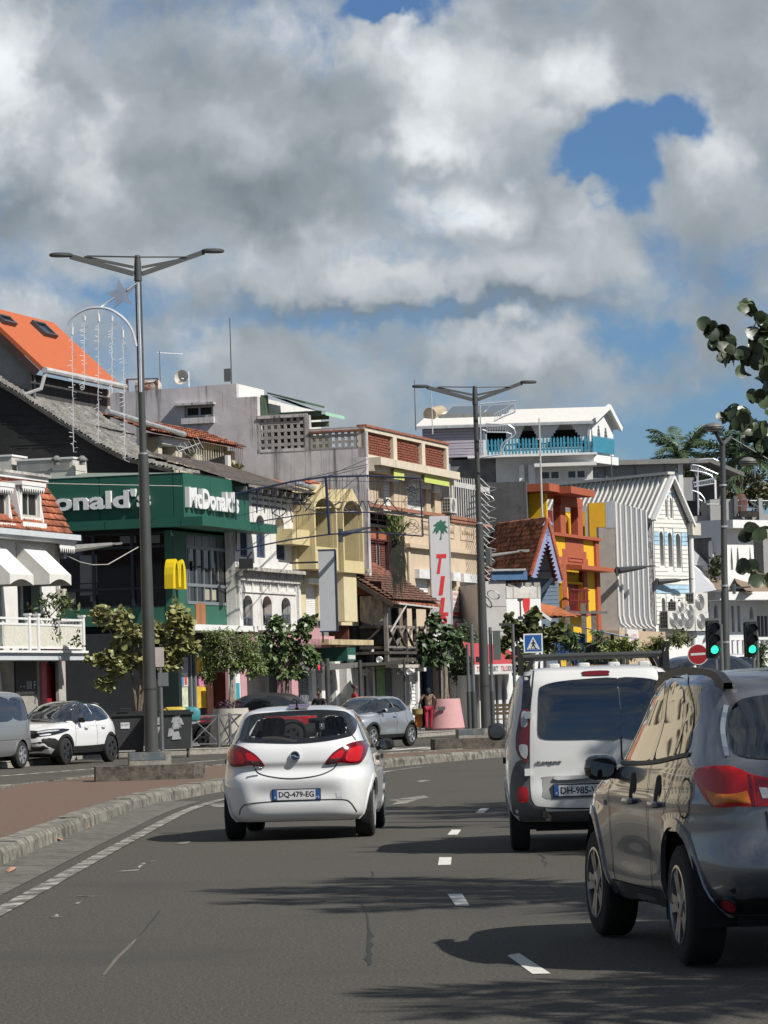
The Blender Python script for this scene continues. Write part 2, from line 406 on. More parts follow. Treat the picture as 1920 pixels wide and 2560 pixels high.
def crack(pts,w,mat=TAR):
 pts=[G(u,v,.003)for u,v in pts];mb=MB();L,Rr=[],[]
 for i,p in enumerate(pts):
  d=(pts[min(i+1,len(pts)-1)]-pts[max(i-1,0)]).normalized();n=V((d.y,-d.x,0))*w*rnd.uniform(.4,1.2)
  L.append(p-n);Rr.append(p+n)
 for i in range(len(pts)-1):mb.quad(L[i],L[i+1],Rr[i+1],Rr[i])
 mb.build('crack',mat,road)
crack(z4((558,730),(567,750),(556,772),(566,795),(553,815),(563,838),(550,862),(563,880),(558,893)),.022)
crack(z4((517,580),(538,622),(552,660),(553,700),(560,730)),.006)
crack(z4((1395,345),(1425,362),(1410,380),(1440,392),(1420,405)),.008)
crack(z4((1430,490),(1470,520),(1510,560)),.006)
crack(z3((1035,975),(985,1040),(930,1110),(905,1135)),.006)
crack(z3((880,1160),(830,1215),(760,1280),(670,1392)),.012,M('scar',(.14,.125,.095),.9))
crack(z4((570,430),(580,445),(572,458)),.006)
for i,(u,v,c,lb)in enumerate(((213,2072,(.55,.16,.05),'small crumpled orange wrapper lying in the gutter'),(27,2180,(.45,.25,.16),'dry leaf lying at the kerb foot nearest the camera'),(148,2104,(.35,.2,.12),'curled brown leaf against the kerb beside the orange wrapper'))):
 p=G(u,v,.02);mb=MB();n=7
 mb.add([p+V((math.cos(a*6.28/n)*.06*rnd.uniform(.6,1.3),math.sin(a*6.28/n)*.09*rnd.uniform(.6,1.3),rnd.uniform(.0,.05)))for a in range(n)]+[p+V((0,0,.05))],[(a,(a+1)%n,n)for a in range(n)])
 tag(mb.build('wrapper' if i==0 else 'dry_leaf',M('litter%d'%i,c)),lb,'litter')
p=G(416,1990,.05)
b=wthing('plastic_bottle','clear crushed plastic bottle lying in the gutter','bottle',p)
MB().tube([p+V((-.1,0,0)),p+V((.06,.03,0)),p+V((.09,.035,0)),p+V((.12,.04,0))],[.04,.04,.015,.015],10).build('bottle_body',M('clear_plastic',(.5,.5,.48),.2,var=0,spec=.8),b,1)
# shared building materials and helpers
WHITE=M('white_render',(.74,.73,.70),.85,var=.05,sc=2,bump=.15,streak=.16,streakc=(.36,.34,.30),spot=.35,spotc=(.55,.53,.48))
WHITE2=M('clean_white',(.78,.78,.77),.7,var=.04,streak=.08,streakc=(.5,.48,.44))
WOLD=M('old_white_render',(.74,.73,.70),.9,var=.08,sc=3,bump=.4,spot=.35,spotc=(.42,.38,.33),streak=.42,streakc=(.17,.155,.13))
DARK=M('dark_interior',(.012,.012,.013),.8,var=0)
GLASS=M('dark_glass',(.012,.015,.018),.05,var=0,spec=.6)
GLASSB=M('blue_glass',(.02,.028,.04),.05,var=0,spec=.7)
STEEL=M('grey_steel',(.16,.165,.17),.45,metal=.6,var=.1)
GALV=M('galvanised',(.45,.46,.47),.45,metal=.6,var=.15)
POLE=M('lamp_grey',(.060,.064,.062),.5,var=.12,sc=2,streak=.15,streakc=(.10,.10,.095))
IRON=M('black_iron',(.02,.02,.022),.5,var=.1)
RUST=M('rusty_iron',(.12,.06,.035),.85,var=.4,sc=12)
SHUT=M('white_shutter',(.75,.75,.74),.6,var=.04)
TILE=M('clay_tile',(.40,.125,.060),.88,var=.35,sc=7,bump=.3,spot=.52,spotc=(.045,.028,.02),spotsc=2.4,orand=.35)
TILED=M('dirty_clay_tile',(.34,.105,.05),.9,var=.4,sc=8,bump=.3,spot=.72,spotc=(.022,.016,.013),spotsc=2.8,orand=.4)
SD=lambda s,o=0:Fr(ST.at(s,0,o),(.96,-.28))
def slats(F,s0,s1,z0,z1,o,n,t=.02,mb=None):
 mb=mb or MB();h=(z1-z0)/n
 for i in range(n):
  a,b=z0+i*h,z0+(i+.92)*h
  mb.add([F.at(s0,a,o+t),F.at(s1,a,o+t),F.at(s1,b,o),F.at(s0,b,o),F.at(s0,a,o-.02),F.at(s1,a,o-.02)],[(0,1,2,3),(0,4,5,1),(3,2,5,4)])
 return mb
def wall(name,F,outer,holes,o0,o1,mat,parent):return MB().plate(F.at,outer,holes,o0,o1).build(name,mat,parent)
def fb(name,F,r,o0,o1,mat,parent):return MB().fbox(F,*r,o0,o1).build(name,mat,parent)
def window(F,r,o,parent,frame=WHITE2,glass=GLASS,nx=2,nz=1,fw=.06,name='window'):
 s0,s1,z0,z1=r;mb=MB()
 mb.plate(F.at,rect(s0,s1,z0,z1),[rect(s0+fw+(s1-s0-fw)*i/nx,s0+(s1-s0-fw)*(i+1)/nx,z0+fw+(z1-z0-fw)*j/nz,z0+(z1-z0-fw)*(j+1)/nz)for i in range(nx)for j in range(nz)],o-.05,o)
 w_=mb.build(name,frame,parent)
 fb('pane',F,(s0+.01,s1-.01,z0+.01,z1-.01),o-.035,o-.02,glass,w_)
 return w_
def ac_unit(F,s,z,o,label,w=.85,h=.62,d=.34,grp='air conditioners on the street walls',top=True):
 t=wthing('air_conditioner',label,'air conditioner',F.at(s,z,o),grp if top else None)
 MB().fbox(F,s,s+w,z,z+h,o,o+d).build('casing',M('ac_white',(.62,.61,.57),.5,var=.06,streak=.2,streakc=(.3,.28,.24)),t)
 c=F.at(s+w*.42,z+h/2,o+d);mm=F.mat(s+w*.42,z+h/2,o+d+.012)
 fan=MB()
 for q in(.95,.72,.48,.24):
  n=16;rr=h*.44*q
  fan.tube([mm@V((rr*math.cos(i*6.2832/n),rr*math.sin(i*6.2832/n),0))for i in range(n+1)],.012,4)
 fan.build('fan_grille',GALV,t)
 MB().add([mm@V((h*.43*math.cos(i*.3927),h*.43*math.sin(i*.3927),-.006))for i in range(16)],[tuple(range(16))]).build('fan_opening',M('ac_dark',(.14,.14,.135),.7),t)
 g=MB();SF=Fr(F.at(s,0,o),F.n)
 g.fbox(SF,.03,d-.03,z+.05,z+h-.05,.002,.006);g2=g.build('coil',M('ac_coil',(.035,.035,.035),.6),t)
 gb=MB()
 for i in range(5):gb.fbox(SF,.03,d-.03,z+.05+(h-.1)*i/4-.008,z+.05+(h-.1)*i/4+.008,.007,.014)
 for i in range(4):gb.fbox(SF,.03+(d-.06)*i/3-.007,.03+(d-.06)*i/3+.007,z+.05,z+h-.05,.0072,.0142)
 gb.build('coil_grid',M('ac_white'),g2)
 MB().fbox(F,s+.1,s+.14,z-.05,z-.002,o-.02 if o>.1 else o+.002,o+d).fbox(F,s+w-.14,s+w-.1,z-.05,z-.002,o+.002,o+d).build('bracket',STEEL,t)
 return t
_tm={}
def tile_mesh(w,L,mat,key):
 if key in _tm:return _tm[key]
 mb=MB();n=5;pts=[]
 for y,lift in((0,.075),(L,.01)):
  for i in range(n+1):
   a=math.pi*i/n;pts.append((-math.cos(a)*w*.52,y,math.sin(a)*w*.30+lift))
 f=[(i,i+1,i+n+2,i+n+1)for i in range(n)]
 pts+=[(x,y,z-.03)for x,y,z in pts[:n+1]]
 f+=[(i,i+2*n+2,i+2*n+3,i+1)for i in range(n)]
 _tm[key]=mb.add(pts,f).mesh('roof_tile',mat,'all');return _tm[key]
def tiles(p0,e1,e2,w,L,inside,mat,parent,key,nu,nv,limit=300,name='roof_tile'):
 e1,e2=V(e1).normalized(),V(e2).normalized();nn=e1.cross(e2).normalized()
 if nn.z<0:nn=-nn
 me=tile_mesh(w,L*1.12,mat,key);rest=MB();cnt=0
 base=Matrix.Identity(4)
 for i in range(3):base[i][0],base[i][1],base[i][2]=e1[i],e2[i],nn[i]
 for j in range(nv):
  for i in range(nu):
   a,b=(i+.5+(.03*rnd.uniform(-1,1)))*w,j*L
   if not inside(a,b+L/2):continue
   p=V(p0)+e1*a+e2*b+nn*rnd.uniform(0,.012)
   mm=Matrix.Translation(p)@base@Matrix.Rotation(rnd.uniform(-.03,.03),4,'Z')
   if cnt<limit:
    o=link(name,me,parent);o.matrix_basis=mm;cnt+=1
   else:
    rest.add([mm@v.co for v in me.vertices],[tuple(f.vertices)for f in me.polygons])
 if rest.v:tag(rest.build(name+'s',mat,parent,'all'),kind='stuff')
def wire(name,pts,r,label,mat=IRON,sag=0,cat='cable',parent=None):
 if len(pts)==2 and sag:
  a,b=V(pts[0]),V(pts[1]);pts=[a.lerp(b,i/12)-V((0,0,sag*4*(i/12)*(1-i/12)))for i in range(13)]
 o=MB().tube(pts,r,5).build(name,mat,parent)
 return tag(o,label,cat)if parent is None else o
# white house with balcony, far left
t=wthing('white_house','white house with red tiled mansard roof and balcony at the left edge','house',ST.at(-16,0))
sE=ST.pix(150,1450)[0];sA=sE-13
zc=ST.pix(150,1372)[1];zb0,zb1=ST.pix(215,1650,1.0)[1],ST.pix(215,1627,1.0)[1]
door=lambda u0,u1,o=0:ST.r(u0,1460,u1,1600,o)
hol=[]
for k2,(u0,u1)in enumerate(((45,102),(-70,6),(-190,-120))):
 a,b,_,_=ST.r(u0,1500,u1,1560);hol.append(rect(a,b,zb1+.02,zb1+2.75))
wall('upper_wall',ST,rect(sA,sE,zb0,zc+.7),hol,-.3,0,WHITE,t)
gh=[]
a,b,_,_=ST.r(112,1690,152,1760);dr=(a,b)
gh.append(arch(a,b,.15,3.0,.35));a2,b2,_,_=ST.r(-60,1690,32,1760);gh.append(arch(a2,b2,.15,3.1,.9))
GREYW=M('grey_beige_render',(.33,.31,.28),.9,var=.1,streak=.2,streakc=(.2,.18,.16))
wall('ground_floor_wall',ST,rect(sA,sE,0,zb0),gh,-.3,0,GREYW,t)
MB().fbox(ST,sA,sE-.002,0,zc+.7,-9,-.32).build('house_body',WHITE,t)
RED=M('red_door',(.30,.012,.022),.5,var=.08);PINKR=M('pink_red_paint',(.50,.12,.14),.8,var=.08)
d_=fb('door',ST,(dr[0]+.08,dr[1]-.08,.15,2.72),-.25,-.15,RED,t)
mm=ST.mat(dr[1]-.2,1.2,-.13);MB().tube([mm@V((0,-.1,0)),mm@V((0,.1,0))],.02,8).build('handle',STEEL,d_)
wall('door_surround',ST,[(dr[0]-.35,.15),(dr[1]+.22,.15),(dr[1]+.22,2.9),((dr[0]+dr[1])/2,3.75),(dr[0]-.35,3.2)],[arch(dr[0],dr[1],.16,2.98,.35)],.003,.06,PINKR,t)
fb('wall_panel',ST,(dr[0]-2.3,dr[0]-.7,1.9,3.0),.004,.05,M('dark_board',(.035,.03,.03),.7),t)
words('- - IIII F',ST,dr[0]-2.0,2.05,1.2,.22,M('chalk_white',(.5,.5,.5)),t,.052,.004)
fb('corner_pier',ST,(sE-.55,sE,0,zb0-.01),.002,.10,M('pier_grey',(.42,.40,.36),.9,var=.1),t)
for k2,h in enumerate(hol):
 s0,s1=h[0][0],h[1][0]
 w_=fb('french_door',ST,(s0,s1,zb1,zb1+2.75),-.31,-.27,DARK,t)
 fb('door_leaf',ST,(s0+.42*(s1-s0),s0+.52*(s1-s0),zb1,zb1+2.7),-.265,-.2,M('pale_green_wood',(.42,.52,.46),.7),w_)
 MB().fbox(SD(s1,-.27),0,.27,zb1,zb1+2.72,.003,.05).build('shutter',M('pale_green_wood'),w_)
o1=1.0;sB=ST.pix(222,1640,o1)[0]
bal=wthing('balcony','x','x',ST.at(sB,zb0));bpy.data.objects.remove(bal)
MB().fbox(ST,sA,sB,zb0+.2,zb1,.004,o1).build('balcony_slab',WHITE2,t)
MB().fbox(ST,sA,sB-.12,zb0,zb0+.199,.004,o1-.09).build('balcony_beam',M('blue_white',(.56,.60,.63),.8,var=.06),t)
rl=ST.pix(100,1545,o1-.08)[1];rm=ST.pix(100,1559,o1-.08)[1]
IV=M('ivory_wood',(.66,.64,.55),.75,var=.14,sc=14,streak=.3,streakc=(.38,.35,.26))
rail=MB().fbox(ST,sA,sB-.22,rl-.06,rl,o1-.13,o1-.05).fbox(ST,sA,sB-.22,rm-.06,rm,o1-.12,o1-.06).fbox(ST,sA,sB-.22,zb1+.05,zb1+.11,o1-.12,o1-.06).build('railing',WHITE2,t)
for u in(205,92,70,-30,-60):
 a=ST.pix(u,1580,o1-.09)[0]
 MB().fbox(ST,a-.07,a+.07,zb1,rl+.06,o1-.165,o1-.02).fbox(ST,a-.09,a+.09,rl+.06,rl+.12,o1-.185,o1).build('railing_post',WHITE2,t)
n=110;a0,a1=sB-6.2,sB-.3
bmesh_=MB().fbox(ST,0,.055,zb1+.11,rm-.06,o1-.10,o1-.075).mesh('baluster',IV)
for i in range(n):
 o=link('baluster',bmesh_,t);o.matrix_basis=Matrix.Translation(ST.d*(a0+(a1-a0)*i/n))
for i in range(8):
 a=o1-.2-i*.1
 MB().fbox(ST,sB-.13,sB-.09,zb1,rl,a-.05,a).build('baluster',WHITE2,t)
MB().fbox(ST,sB-.16,sB-.08,rl-.06,rl-.001,.02,o1-.17).build('railing_return',WHITE2,t)
zg0=ST.pix(150,1357,.45)[1];zg1=ST.pix(150,1343,.45)[1]
MB().fbox(ST,sA,sE+.25,zg0+.02,zg1,.02,.45).build('cornice',WHITE2,t)
MB().fbox(ST,sA,sE+.3,zg1-.06,zg1+.10,.451,.58).build('gutter',M('blue_white'),t)
def scallops(F,s0,s1,z,h,o,w,mat,parent,name='valance',tk=.02):
 n=max(2,int((s1-s0)/w));w=(s1-s0)/n;pts=[(s0,z+h)]
 for i in range(n):
  a=s0+i*w;pts+=[(a,z+h*.45),(a+w*.2,z+h*.40),(a+w*.5,z),(a+w*.8,z+h*.40)]
 pts+=[(s1,z+h*.45),(s1,z+h)]
 return MB().plate(F.at,list(reversed(pts)),[],o,o+tk).build(name,mat,parent)
scallops(ST,sA+12,sE+.2,zg0-.28,.30,.40,.16,WHITE2,t)
scallops(ST,sA+12,sE,zg0-.95,.22,.03,.15,M('blue_white'),t)
zt=ST.pix(117,1207,-.45)[1];rz0,rz1,ro0,ro1=zg1+.1,zt,.30,-.45
rp=[ST.at(sA,rz0,ro0),ST.at(sE+.12,rz0,ro0),ST.at(sE+.02,rz1,ro1),ST.at(sA,rz1,ro1)]
roof=MB().quad(*rp).quad(rp[1],ST.at(sE+.12,rz0,-8),ST.at(sE+.02,rz1,-8),rp[2]).build('mansard_roof',TILE,t)
MB().fbox(ST,sA,sE+.06,rz1,rz1+.12,-8,ro1+.14).build('roof_edge',WHITE2,roof)
MB().fbox(ST,sA,sE+.1,rz1+.121,rz1+.2,-8,ro1+.22).build('roof_coping',M('weathered_edge',(.45,.43,.40),.9,var=.3,sc=6,spot=.5),roof)
dorm=[]
for k2,(u0,u1)in enumerate(((52,103),(-34,25))):
 a,b,z0,z1=ST.r(u0,1216,u1,1312,.22);dorm.append((a-.12,b+.12))
 dd=MB();ww=[rect(a+.12,b-.1,z0+.22,z1-.14)]
 dd.plate(ST.at,rect(a-.08,b+.02,z0,z1),ww,.10,.22);dm=dd.build('dormer',WHITE2,t)
 pr_=[(.22,z0),(.22,z1+.05),(-.6,z1+.05),(.12,z0)]
 for aa in(a-.08,b+.02):
  MB().add([ST.at(aa+e,z,o)for e in(-.05,.05)for o,z in((.30,z0-.05),(.12,z1),(-.5,z1),(.06,z0-.05))],[(0,1,2,3),(7,6,5,4),(0,4,5,1),(1,5,6,2),(2,6,7,3),(3,7,4,0)]).build('dormer_cheek',WHITE2,dm)
 MB().fbox(ST,a-.16,b+.12,z1+.002,z1+.12,-.4,.34).build('dormer_roof',WHITE2,dm)
 scallops(ST,a-.1,b+.06,z1-.2,.26,.30,.17,WHITE2,dm)
 fb('dormer_sill',ST,(a-.14,b+.1,z0-.16,z0+.06),.10,.34,WHITE2,dm)
 wn=window(ST,(a+.12,b-.1,z0+.22,z1-.14),.12,dm,M('cream_wood',(.55,.52,.45)),DARK,2,1,.07)
e2=(rp[3]-rp[0]).normalized();rl_=(rp[3]-rp[0]).length;nu=int(7.0/.17)
tiles(ST.at(sE+.12-nu*.17,rz0,ro0),ST.d,e2,.17,.22,lambda a,b:b<rl_-.05 and a<nu*.17-b*.06 and not any(x0<sE+.12-nu*.17+a<x1 and b>.38 for x0,x1 in dorm),TILE,roof,'mans',nu,12)
CANV=M('white_canvas',(.70,.69,.64),.85,var=.06,sc=5,streak=.25,streakc=(.42,.39,.33))
for k2,(u0,u1)in enumerate(((124,178),(25,84),(-80,-22))):
 a,b,z0,z1=ST.r(u0,1436,u1,1462,1.0);zz=z1+.95
 mb=MB().quad(ST.at(a,zz,.01),ST.at(b,zz,.01),ST.at(b,z1,1.0),ST.at(a,z1,1.0))
 for x in(a,b):mb.quad(ST.at(x,zz,.01),ST.at(x,z1,1.0),ST.at(x,z0,1.0),ST.at(x,z0,.01))
 cs=[(a,z1)]+[(a+(b-a)*i/10,z0+.16*math.sin(math.pi*i/10)**1)for i in range(11)]+[(b,z1)]
 mb.add([ST.at(s,z,1.0)for s,z in cs],[tuple(range(len(cs)))])
 mb.build('awning',CANV,t)
MB().fbox(ST,sE-.30,sE-.05,ST.pix(150,1490)[1],ST.pix(150,1473)[1],.01,.22).build('meter_box',M('beige_box',(.55,.50,.42)),t)
cab=MB()
for i in range(7):
 x=sE-.25+rnd.uniform(-.12,.12);cab.tube([ST.at(x+rnd.uniform(-.05,.05),zg0-.2-j*.28,.03+.02*rnd.random())for j in range(8)],.012,4)
cab.build('loose_cables',M('cable_grey',(.45,.43,.40),.8),t)
def bracket_lamp(u0,v0,u1,v1,y0,y1,label,r0=.055,mat=None,long=.55,grp='street lamps on wall brackets'):
 mat=mat or M('lamp_black',(.035,.037,.036),.5)
 a,b=P(u0,v0,y0),P(u1,v1,y1);d=(b-a).normalized()
 t=wthing('wall_lamp',label,'street lamp',a,grp)
 MB().tube([a,a.lerp(b,.5),b-d*long*.8],[r0*1.5,r0,r0*.6],8).build('arm',mat,t,1)
 MB().add([b+d*x*long-d*long+V((0,0,z))+V((-d.y,d.x,0))*yv for x,yv,z in((0,.03,.02),(0,-.03,.02),(.35,.13,.04),(.35,-.13,.04),(.8,.13,.03),(.8,-.13,.03),(1,.05,0),(1,-.05,0),(.35,.12,-.03),(.35,-.12,-.03),(.8,.12,-.03),(.8,-.12,-.03))],[(0,1,3,2),(2,3,5,4),(4,5,7,6),(8,9,11,10),(0,2,8),(1,9,3),(2,4,10,8),(3,9,11,5),(4,6,10),(5,11,7),(6,7,11,10),(0,8,9,1)]).build('lamp_head',mat,t)
 MB().fbox(Fr((a.x,a.y),(.28,.96)),-.1,.1,a.z-.25,a.z+.2,-.06,.06).build('base_plate',STEEL,t)
 return t
bracket_lamp(158,1375,303,1358,104.3,106.5,'grey lamp on a long tapered bracket at the white house corner',.09,M('pale_lamp_grey',(.22,.22,.21),.6))
wire('cable',[P(160,1386,104.3),P(200,1405,107),P(232,1412,109),P(270,1411,112),P(345,1368,114.3)],.015,'sagging pale cable between the white house and the green restaurant',M('cable_grey'))
wire('cable',[P(115,1208,104),P(190,1210,108),P(455,1215,114.4)],.012,'thin cable crossing the dark green fascia',M('cable_grey'))
def leaf_cloud(c,rad,n,L,mat,wd=.4,up=.2,mb=None,flat=0.0,shell=.0):
 mb=mb or MB();c=V(c)
 for i in range(n):
  while True:
   q=V((rnd.uniform(-1,1),rnd.uniform(-1,1),rnd.uniform(-1,1)))
   if shell<=q.length<=1:break
  p=c+V((q.x*rad[0],q.y*rad[1],q.z*rad[2]));d=V((rnd.uniform(-1,1),rnd.uniform(-1,1),rnd.uniform(-.8,.8)+up)).normalized()
  s=d.cross(V((rnd.uniform(-1,1),rnd.uniform(-1,1),rnd.uniform(-1,1)))).normalized()*L*wd;l=L*rnd.uniform(.7,1.2)
  mb.add([p,p+d*l*.45+s*.5,p+d*l,p+d*l*.45-s*.5],[(0,1,2,3)])
 return mb
LEAFY=M('shrub_leaf',(.075,.105,.028),.6,var=.4,sc=6,spot=.2,spotc=(.22,.17,.03),spotsc=4)
pp=ST.at(ST.pix(113,1600,o1-.3)[0],zb1,o1-.3)
pl_=wthing('balcony_plant','straggly green and yellow plant growing through the white balcony railing','plant',pp)
MB().tube([pp,pp+V((.05,-.05,.5)),pp+V((-.02,.05,1.0)),pp+V((.1,0,1.5))],[.03,.025,.02,.01],6).tube([pp+V((0,0,.8)),pp+V((.35,.1,1.2))],.012,5).build('stem',M('twig',(.14,.10,.07),.9),pl_)
mb=leaf_cloud(pp+V((.25,0,1.25)),(.75,.35,.42),170,.22,LEAFY);leaf_cloud(pp+V((.1,.1,.55)),(.35,.25,.35),50,.18,LEAFY,mb=mb);leaf_cloud(pp+V((.9,.2,.25)),(.25,.2,.25),30,.18,LEAFY,mb=mb);mb.build('foliage',LEAFY,pl_)
t=wthing('beige_house','beige house with dark windows and balconies standing left of the white house','house',ST.at(-45,0));BH=M('beige_house_wall',(.62,.53,.38),.9,var=.06,streak=.3,streakc=(.36,.29,.2))
hs=[rect(-66+i*4.2,-64.3+i*4.2,z,z+h)for i in range(10)for z,h in((.3,2.6),(4.6,2.2),(8.1,1.9))]
wall('front_wall',ST,rect(-68,sA-.6,0,11.5),hs,-.3,0,BH,t);MB().fbox(ST,-67.9,sA-.7,0,11.3,-9,-.31).build('house_body',DARK,t);MB().fbox(ST,-68.2,sA-.5,11.5,11.8,-9.2,.5).build('flat_roof',WHITE,t)
for i in range(10):MB().fbox(ST,-66.4+i*4.2,-63.9+i*4.2,4.2,4.4,.003,.9).build('balcony',WHITE2,t)
# green corner restaurant
GRN=M('green_panel',(.018,.105,.072),.55,var=.05,sc=1,spec=.35)
GRN2=M('green_render',(.020,.115,.075),.7,var=.07)
LETW=M('letter_white',(.80,.80,.80),.5,var=.02)
t=wthing('restaurant','dark green corner restaurant with big white lettering and yellow arches','restaurant',ST.at(2,0))
S0=SD(0)
zt,zf=ST.pix(459,1181)[1],ST.pix(459,1292)[1]
sR=ST.pix(624,1280)[0]
cuts=[0,ST.pix(527,1250)[0],ST.pix(590,1250)[0],sR]
for a,b in zip(cuts,cuts[1:]):fb('fascia_panel',ST,(a+.012,b-.012,zf,zt),-.2,0,GRN,t)
for i in range(9):fb('fascia_panel',S0,(-.35-(i+1)*2.55+.012,-.35-i*2.55-.012,zf,zt),-.2,0,GRN,t)
fb('fascia_panel',S0,(-.34,-.001,zf,zt),-.2,-.001,GRN,t)
MB().fbox(ST,.22,sR-.02,zf-.3,zt-.02,-12,-.21).build('upper_block',GRN2,t)
MB().quad(ST.at(-.02,zt-.01,.01),ST.at(sR,zt-.01,.01),ST.at(sR,zt+.25,-7),ST.at(3,zt+.42,-6.5),ST.at(3,zt+.30,-24),ST.at(-.02,zt-.01,-24)).build('roof',M('grey_green_roof',(.20,.24,.21),.8,var=.06),t)
zk1,zk0=ST.pix(505,1290,.8)[1],ST.pix(505,1313,.8)[1]
sk=ST.pix(693,1325,.8)[0]
c2=[-.5,ST.pix(560,1310,.8)[0],ST.pix(620,1320,.8)[0],sk]
for a,b in zip(c2,c2[1:]):fb('canopy_panel',ST,(a+.008,b-.008,zk0,zk1),.05,.8,GRN,t)
for i in range(9):fb('canopy_panel',S0,(.05-(i+1)*2.6+.008,.045-i*2.6-.008,zk0,zk1),.02,.5,GRN,t)
lh=ST.pix(470,1252)[1],ST.pix(470,1208)[1]
a0,z0=ST.pix(462,1269);a1,z1=ST.pix(586,1279);zh=ST.pix(468,1216)[1]
words("McDonald's",ST,a0,z0,a1-a0,zh-z0,LETW,t,.012,.16,.030,each=True)
b0,_=S0.pix(-28,1280);b1,zb=S0.pix(378,1268);zh2=S0.pix(345,1222)[1]
words("McDonald's",S0,b0,zb,b1-b0,zh2-zb,LETW,t,.012,.14,.030,each=True)
o=-.5
z_w1,z_w0=ST.pix(510,1338,o)[1],ST.pix(510,1508,o)[1];z_g=ST.pix(520,1562,o)[1]
aW=ST.pix(467,1450,o)[0];aE=ST.pix(578,1450,o)[0]
a_=S0.pix(421,1450,0)[0]
wall('front_wall',ST,rect(0,aE,z_g,z_w1+.05),[rect(aW,aE-.12,z_w0,z_w1-.02)],o-.2,o,GRN2,t)
mull=[aW]+[ST.pix(u,1450,o)[0]for u in(472,491,509.5,527.5,545.5)]+[aE-.12]
zr=[z_w0,ST.pix(510,1464,o)[1],ST.pix(510,1371,o)[1],z_w1]
FRM=M('grey_window_frame',(.20,.22,.24),.5,var=.05)
wf=MB()
for x in mull:wf.fbox(ST,x-.03,x+.03,zr[0],zr[2],o-.06,o+.02)
for z in zr[:3]:wf.fbox(ST,mull[0],mull[-1],z-.05,z+.05,o-.055,o+.025)
wf.build('window_frame',FRM,t)
for i in range(6):
 for j in range(3):
  fb('pane',ST,(mull[i]+.02,mull[i+1]-.02,zr[j]+.02,zr[j+1]-.02),o-.04,o-.03,(GLASS,GLASS,M('grey_film',(.055,.058,.066),.35))[j],t)
for i in(3,4):fb('leaflet',ST,(mull[i]+.1,mull[i+1]-.12,zr[0]+.12,zr[1]-.12),o-.029,o-.025,M('cream_print',(.40,.38,.28)),t)
fb('wood_panel',ST,(ST.pix(488,1535,o)[0],ST.pix(512,1535,o)[0],z_g,z_w0-.01),o+.003,o+.03,M('wood_board',(.30,.125,.05),.6,var=.2,sc=3,stretch=(1,1,.2)),t)
fb('end_pier',ST,(aE-.02,ST.pix(590,1450,o)[0],.15,zf-.02),-3,o+.02,M('brick_red_paint',(.17,.045,.030),.8,var=.12),t)
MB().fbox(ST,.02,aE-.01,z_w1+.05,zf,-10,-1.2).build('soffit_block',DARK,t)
zs1,zs0=z_w1,ST.pix(421,1512,o)[1]
MB().fbox(S0,-24,-.55,zs0,zs1+.04,-.4,-.3).build('side_glazing',GLASS,t)
sf=MB()
for i in range(14):sf.fbox(S0,-.6-i*1.35,-.5-i*1.35,zs0,zs1,-.29,-.2)
for z in(zs0,zr[1]-.1,zr[2],zs1):sf.fbox(S0,-22,-.5,z-.04,z+.04,-.295,-.22)
sf.build('side_frame',M('near_black_frame',(.02,.024,.03),.5),t)
PN=M('grey_poster',(.20,.20,.20),.7,var=.1)
for u0,u1,v0,v1 in((200,243,1388,1458),(200,243,1460,1488),(172,190,1480,1512),(226,240,1490,1504),(300,340,1340,1358),(352,400,1338,1358)):fb('poster',S0,S0.r(u0,v0,u1,v1,-.28),-.285,-.27,PN,t)
MB().fbox(S0,-24,-.5,z_g,zs0-.03,-.4,-.02).build('side_spandrel',GRN2,t)
MB().fbox(S0,-24,-.55,.15,z_g-.02,-.9,-.6).build('side_base',M('black_green',(.006,.02,.018),.6),t)
ys=M('sign_yellow',(.80,.58,.005),.5,var=.03)
m0,m1,mz0,mz1=ST.r(431,1398,464,1472,o+.3)
def archm(F,s0,s1,z0,z1,o0,o1,mat,parent):
 w=(s1-s0)/2;pts=[]
 def side(x0,wd,h,rev):
  q=[(x0+wd*(.5-.5*math.cos(math.pi*i/10)),z0+h*math.sin(math.pi*i/10)**.62)for i in range(11)]
  return q[::-1]if rev else q
 out=side(s0,w,z1-z0,False)[:-1]+[(s0+w,z0+.30*(z1-z0))]+side(s0+w,w,z1-z0,False)[1:]
 tk=w*.34
 inn=[(s1-tk,z0)]+side(s0+w+tk*.55,w-tk*1.55,(z1-z0)*.88,True)[1:-1]+[(s0+w+tk*.5,z0+.06),(s0+w-tk*.5,z0+.06)]+side(s0+tk,w-tk*1.55,(z1-z0)*.88,True)[1:-1]+[(s0+tk,z0)]
 return MB().plate(F.at,out+inn,[],o0,o1).build('arches_sign',mat,parent)
archm(ST,m0,m1,mz0,mz1,o+.02,o+.32,ys,t)
zc0,zc1=ST.pix(530,1577,.2)[1],ST.pix(530,1562,.2)[1]
fb('white_canopy',ST,(ST.pix(476,1570,.25)[0],aE+.5,zc0,zc1),-1.2,.25,WHITE2,t)
fb('white_canopy',S0,(-9.5,-4.8,zc0,zc1),-.55,.3,WHITE2,t)
og=-1.2
MB().fbox(ST,0,aE,.15,zc0-.01,-10,og-.06).build('ground_floor',M('shop_dark',(.03,.032,.034),.5),t)
CP=M('print_cream',(.62,.62,.52),.7,var=.25,sc=9);YP=M('print_yellow',(.70,.46,.03),.7,var=.2,sc=4);PP=M('print_pink',(.62,.22,.36),.7,var=.25,sc=5)
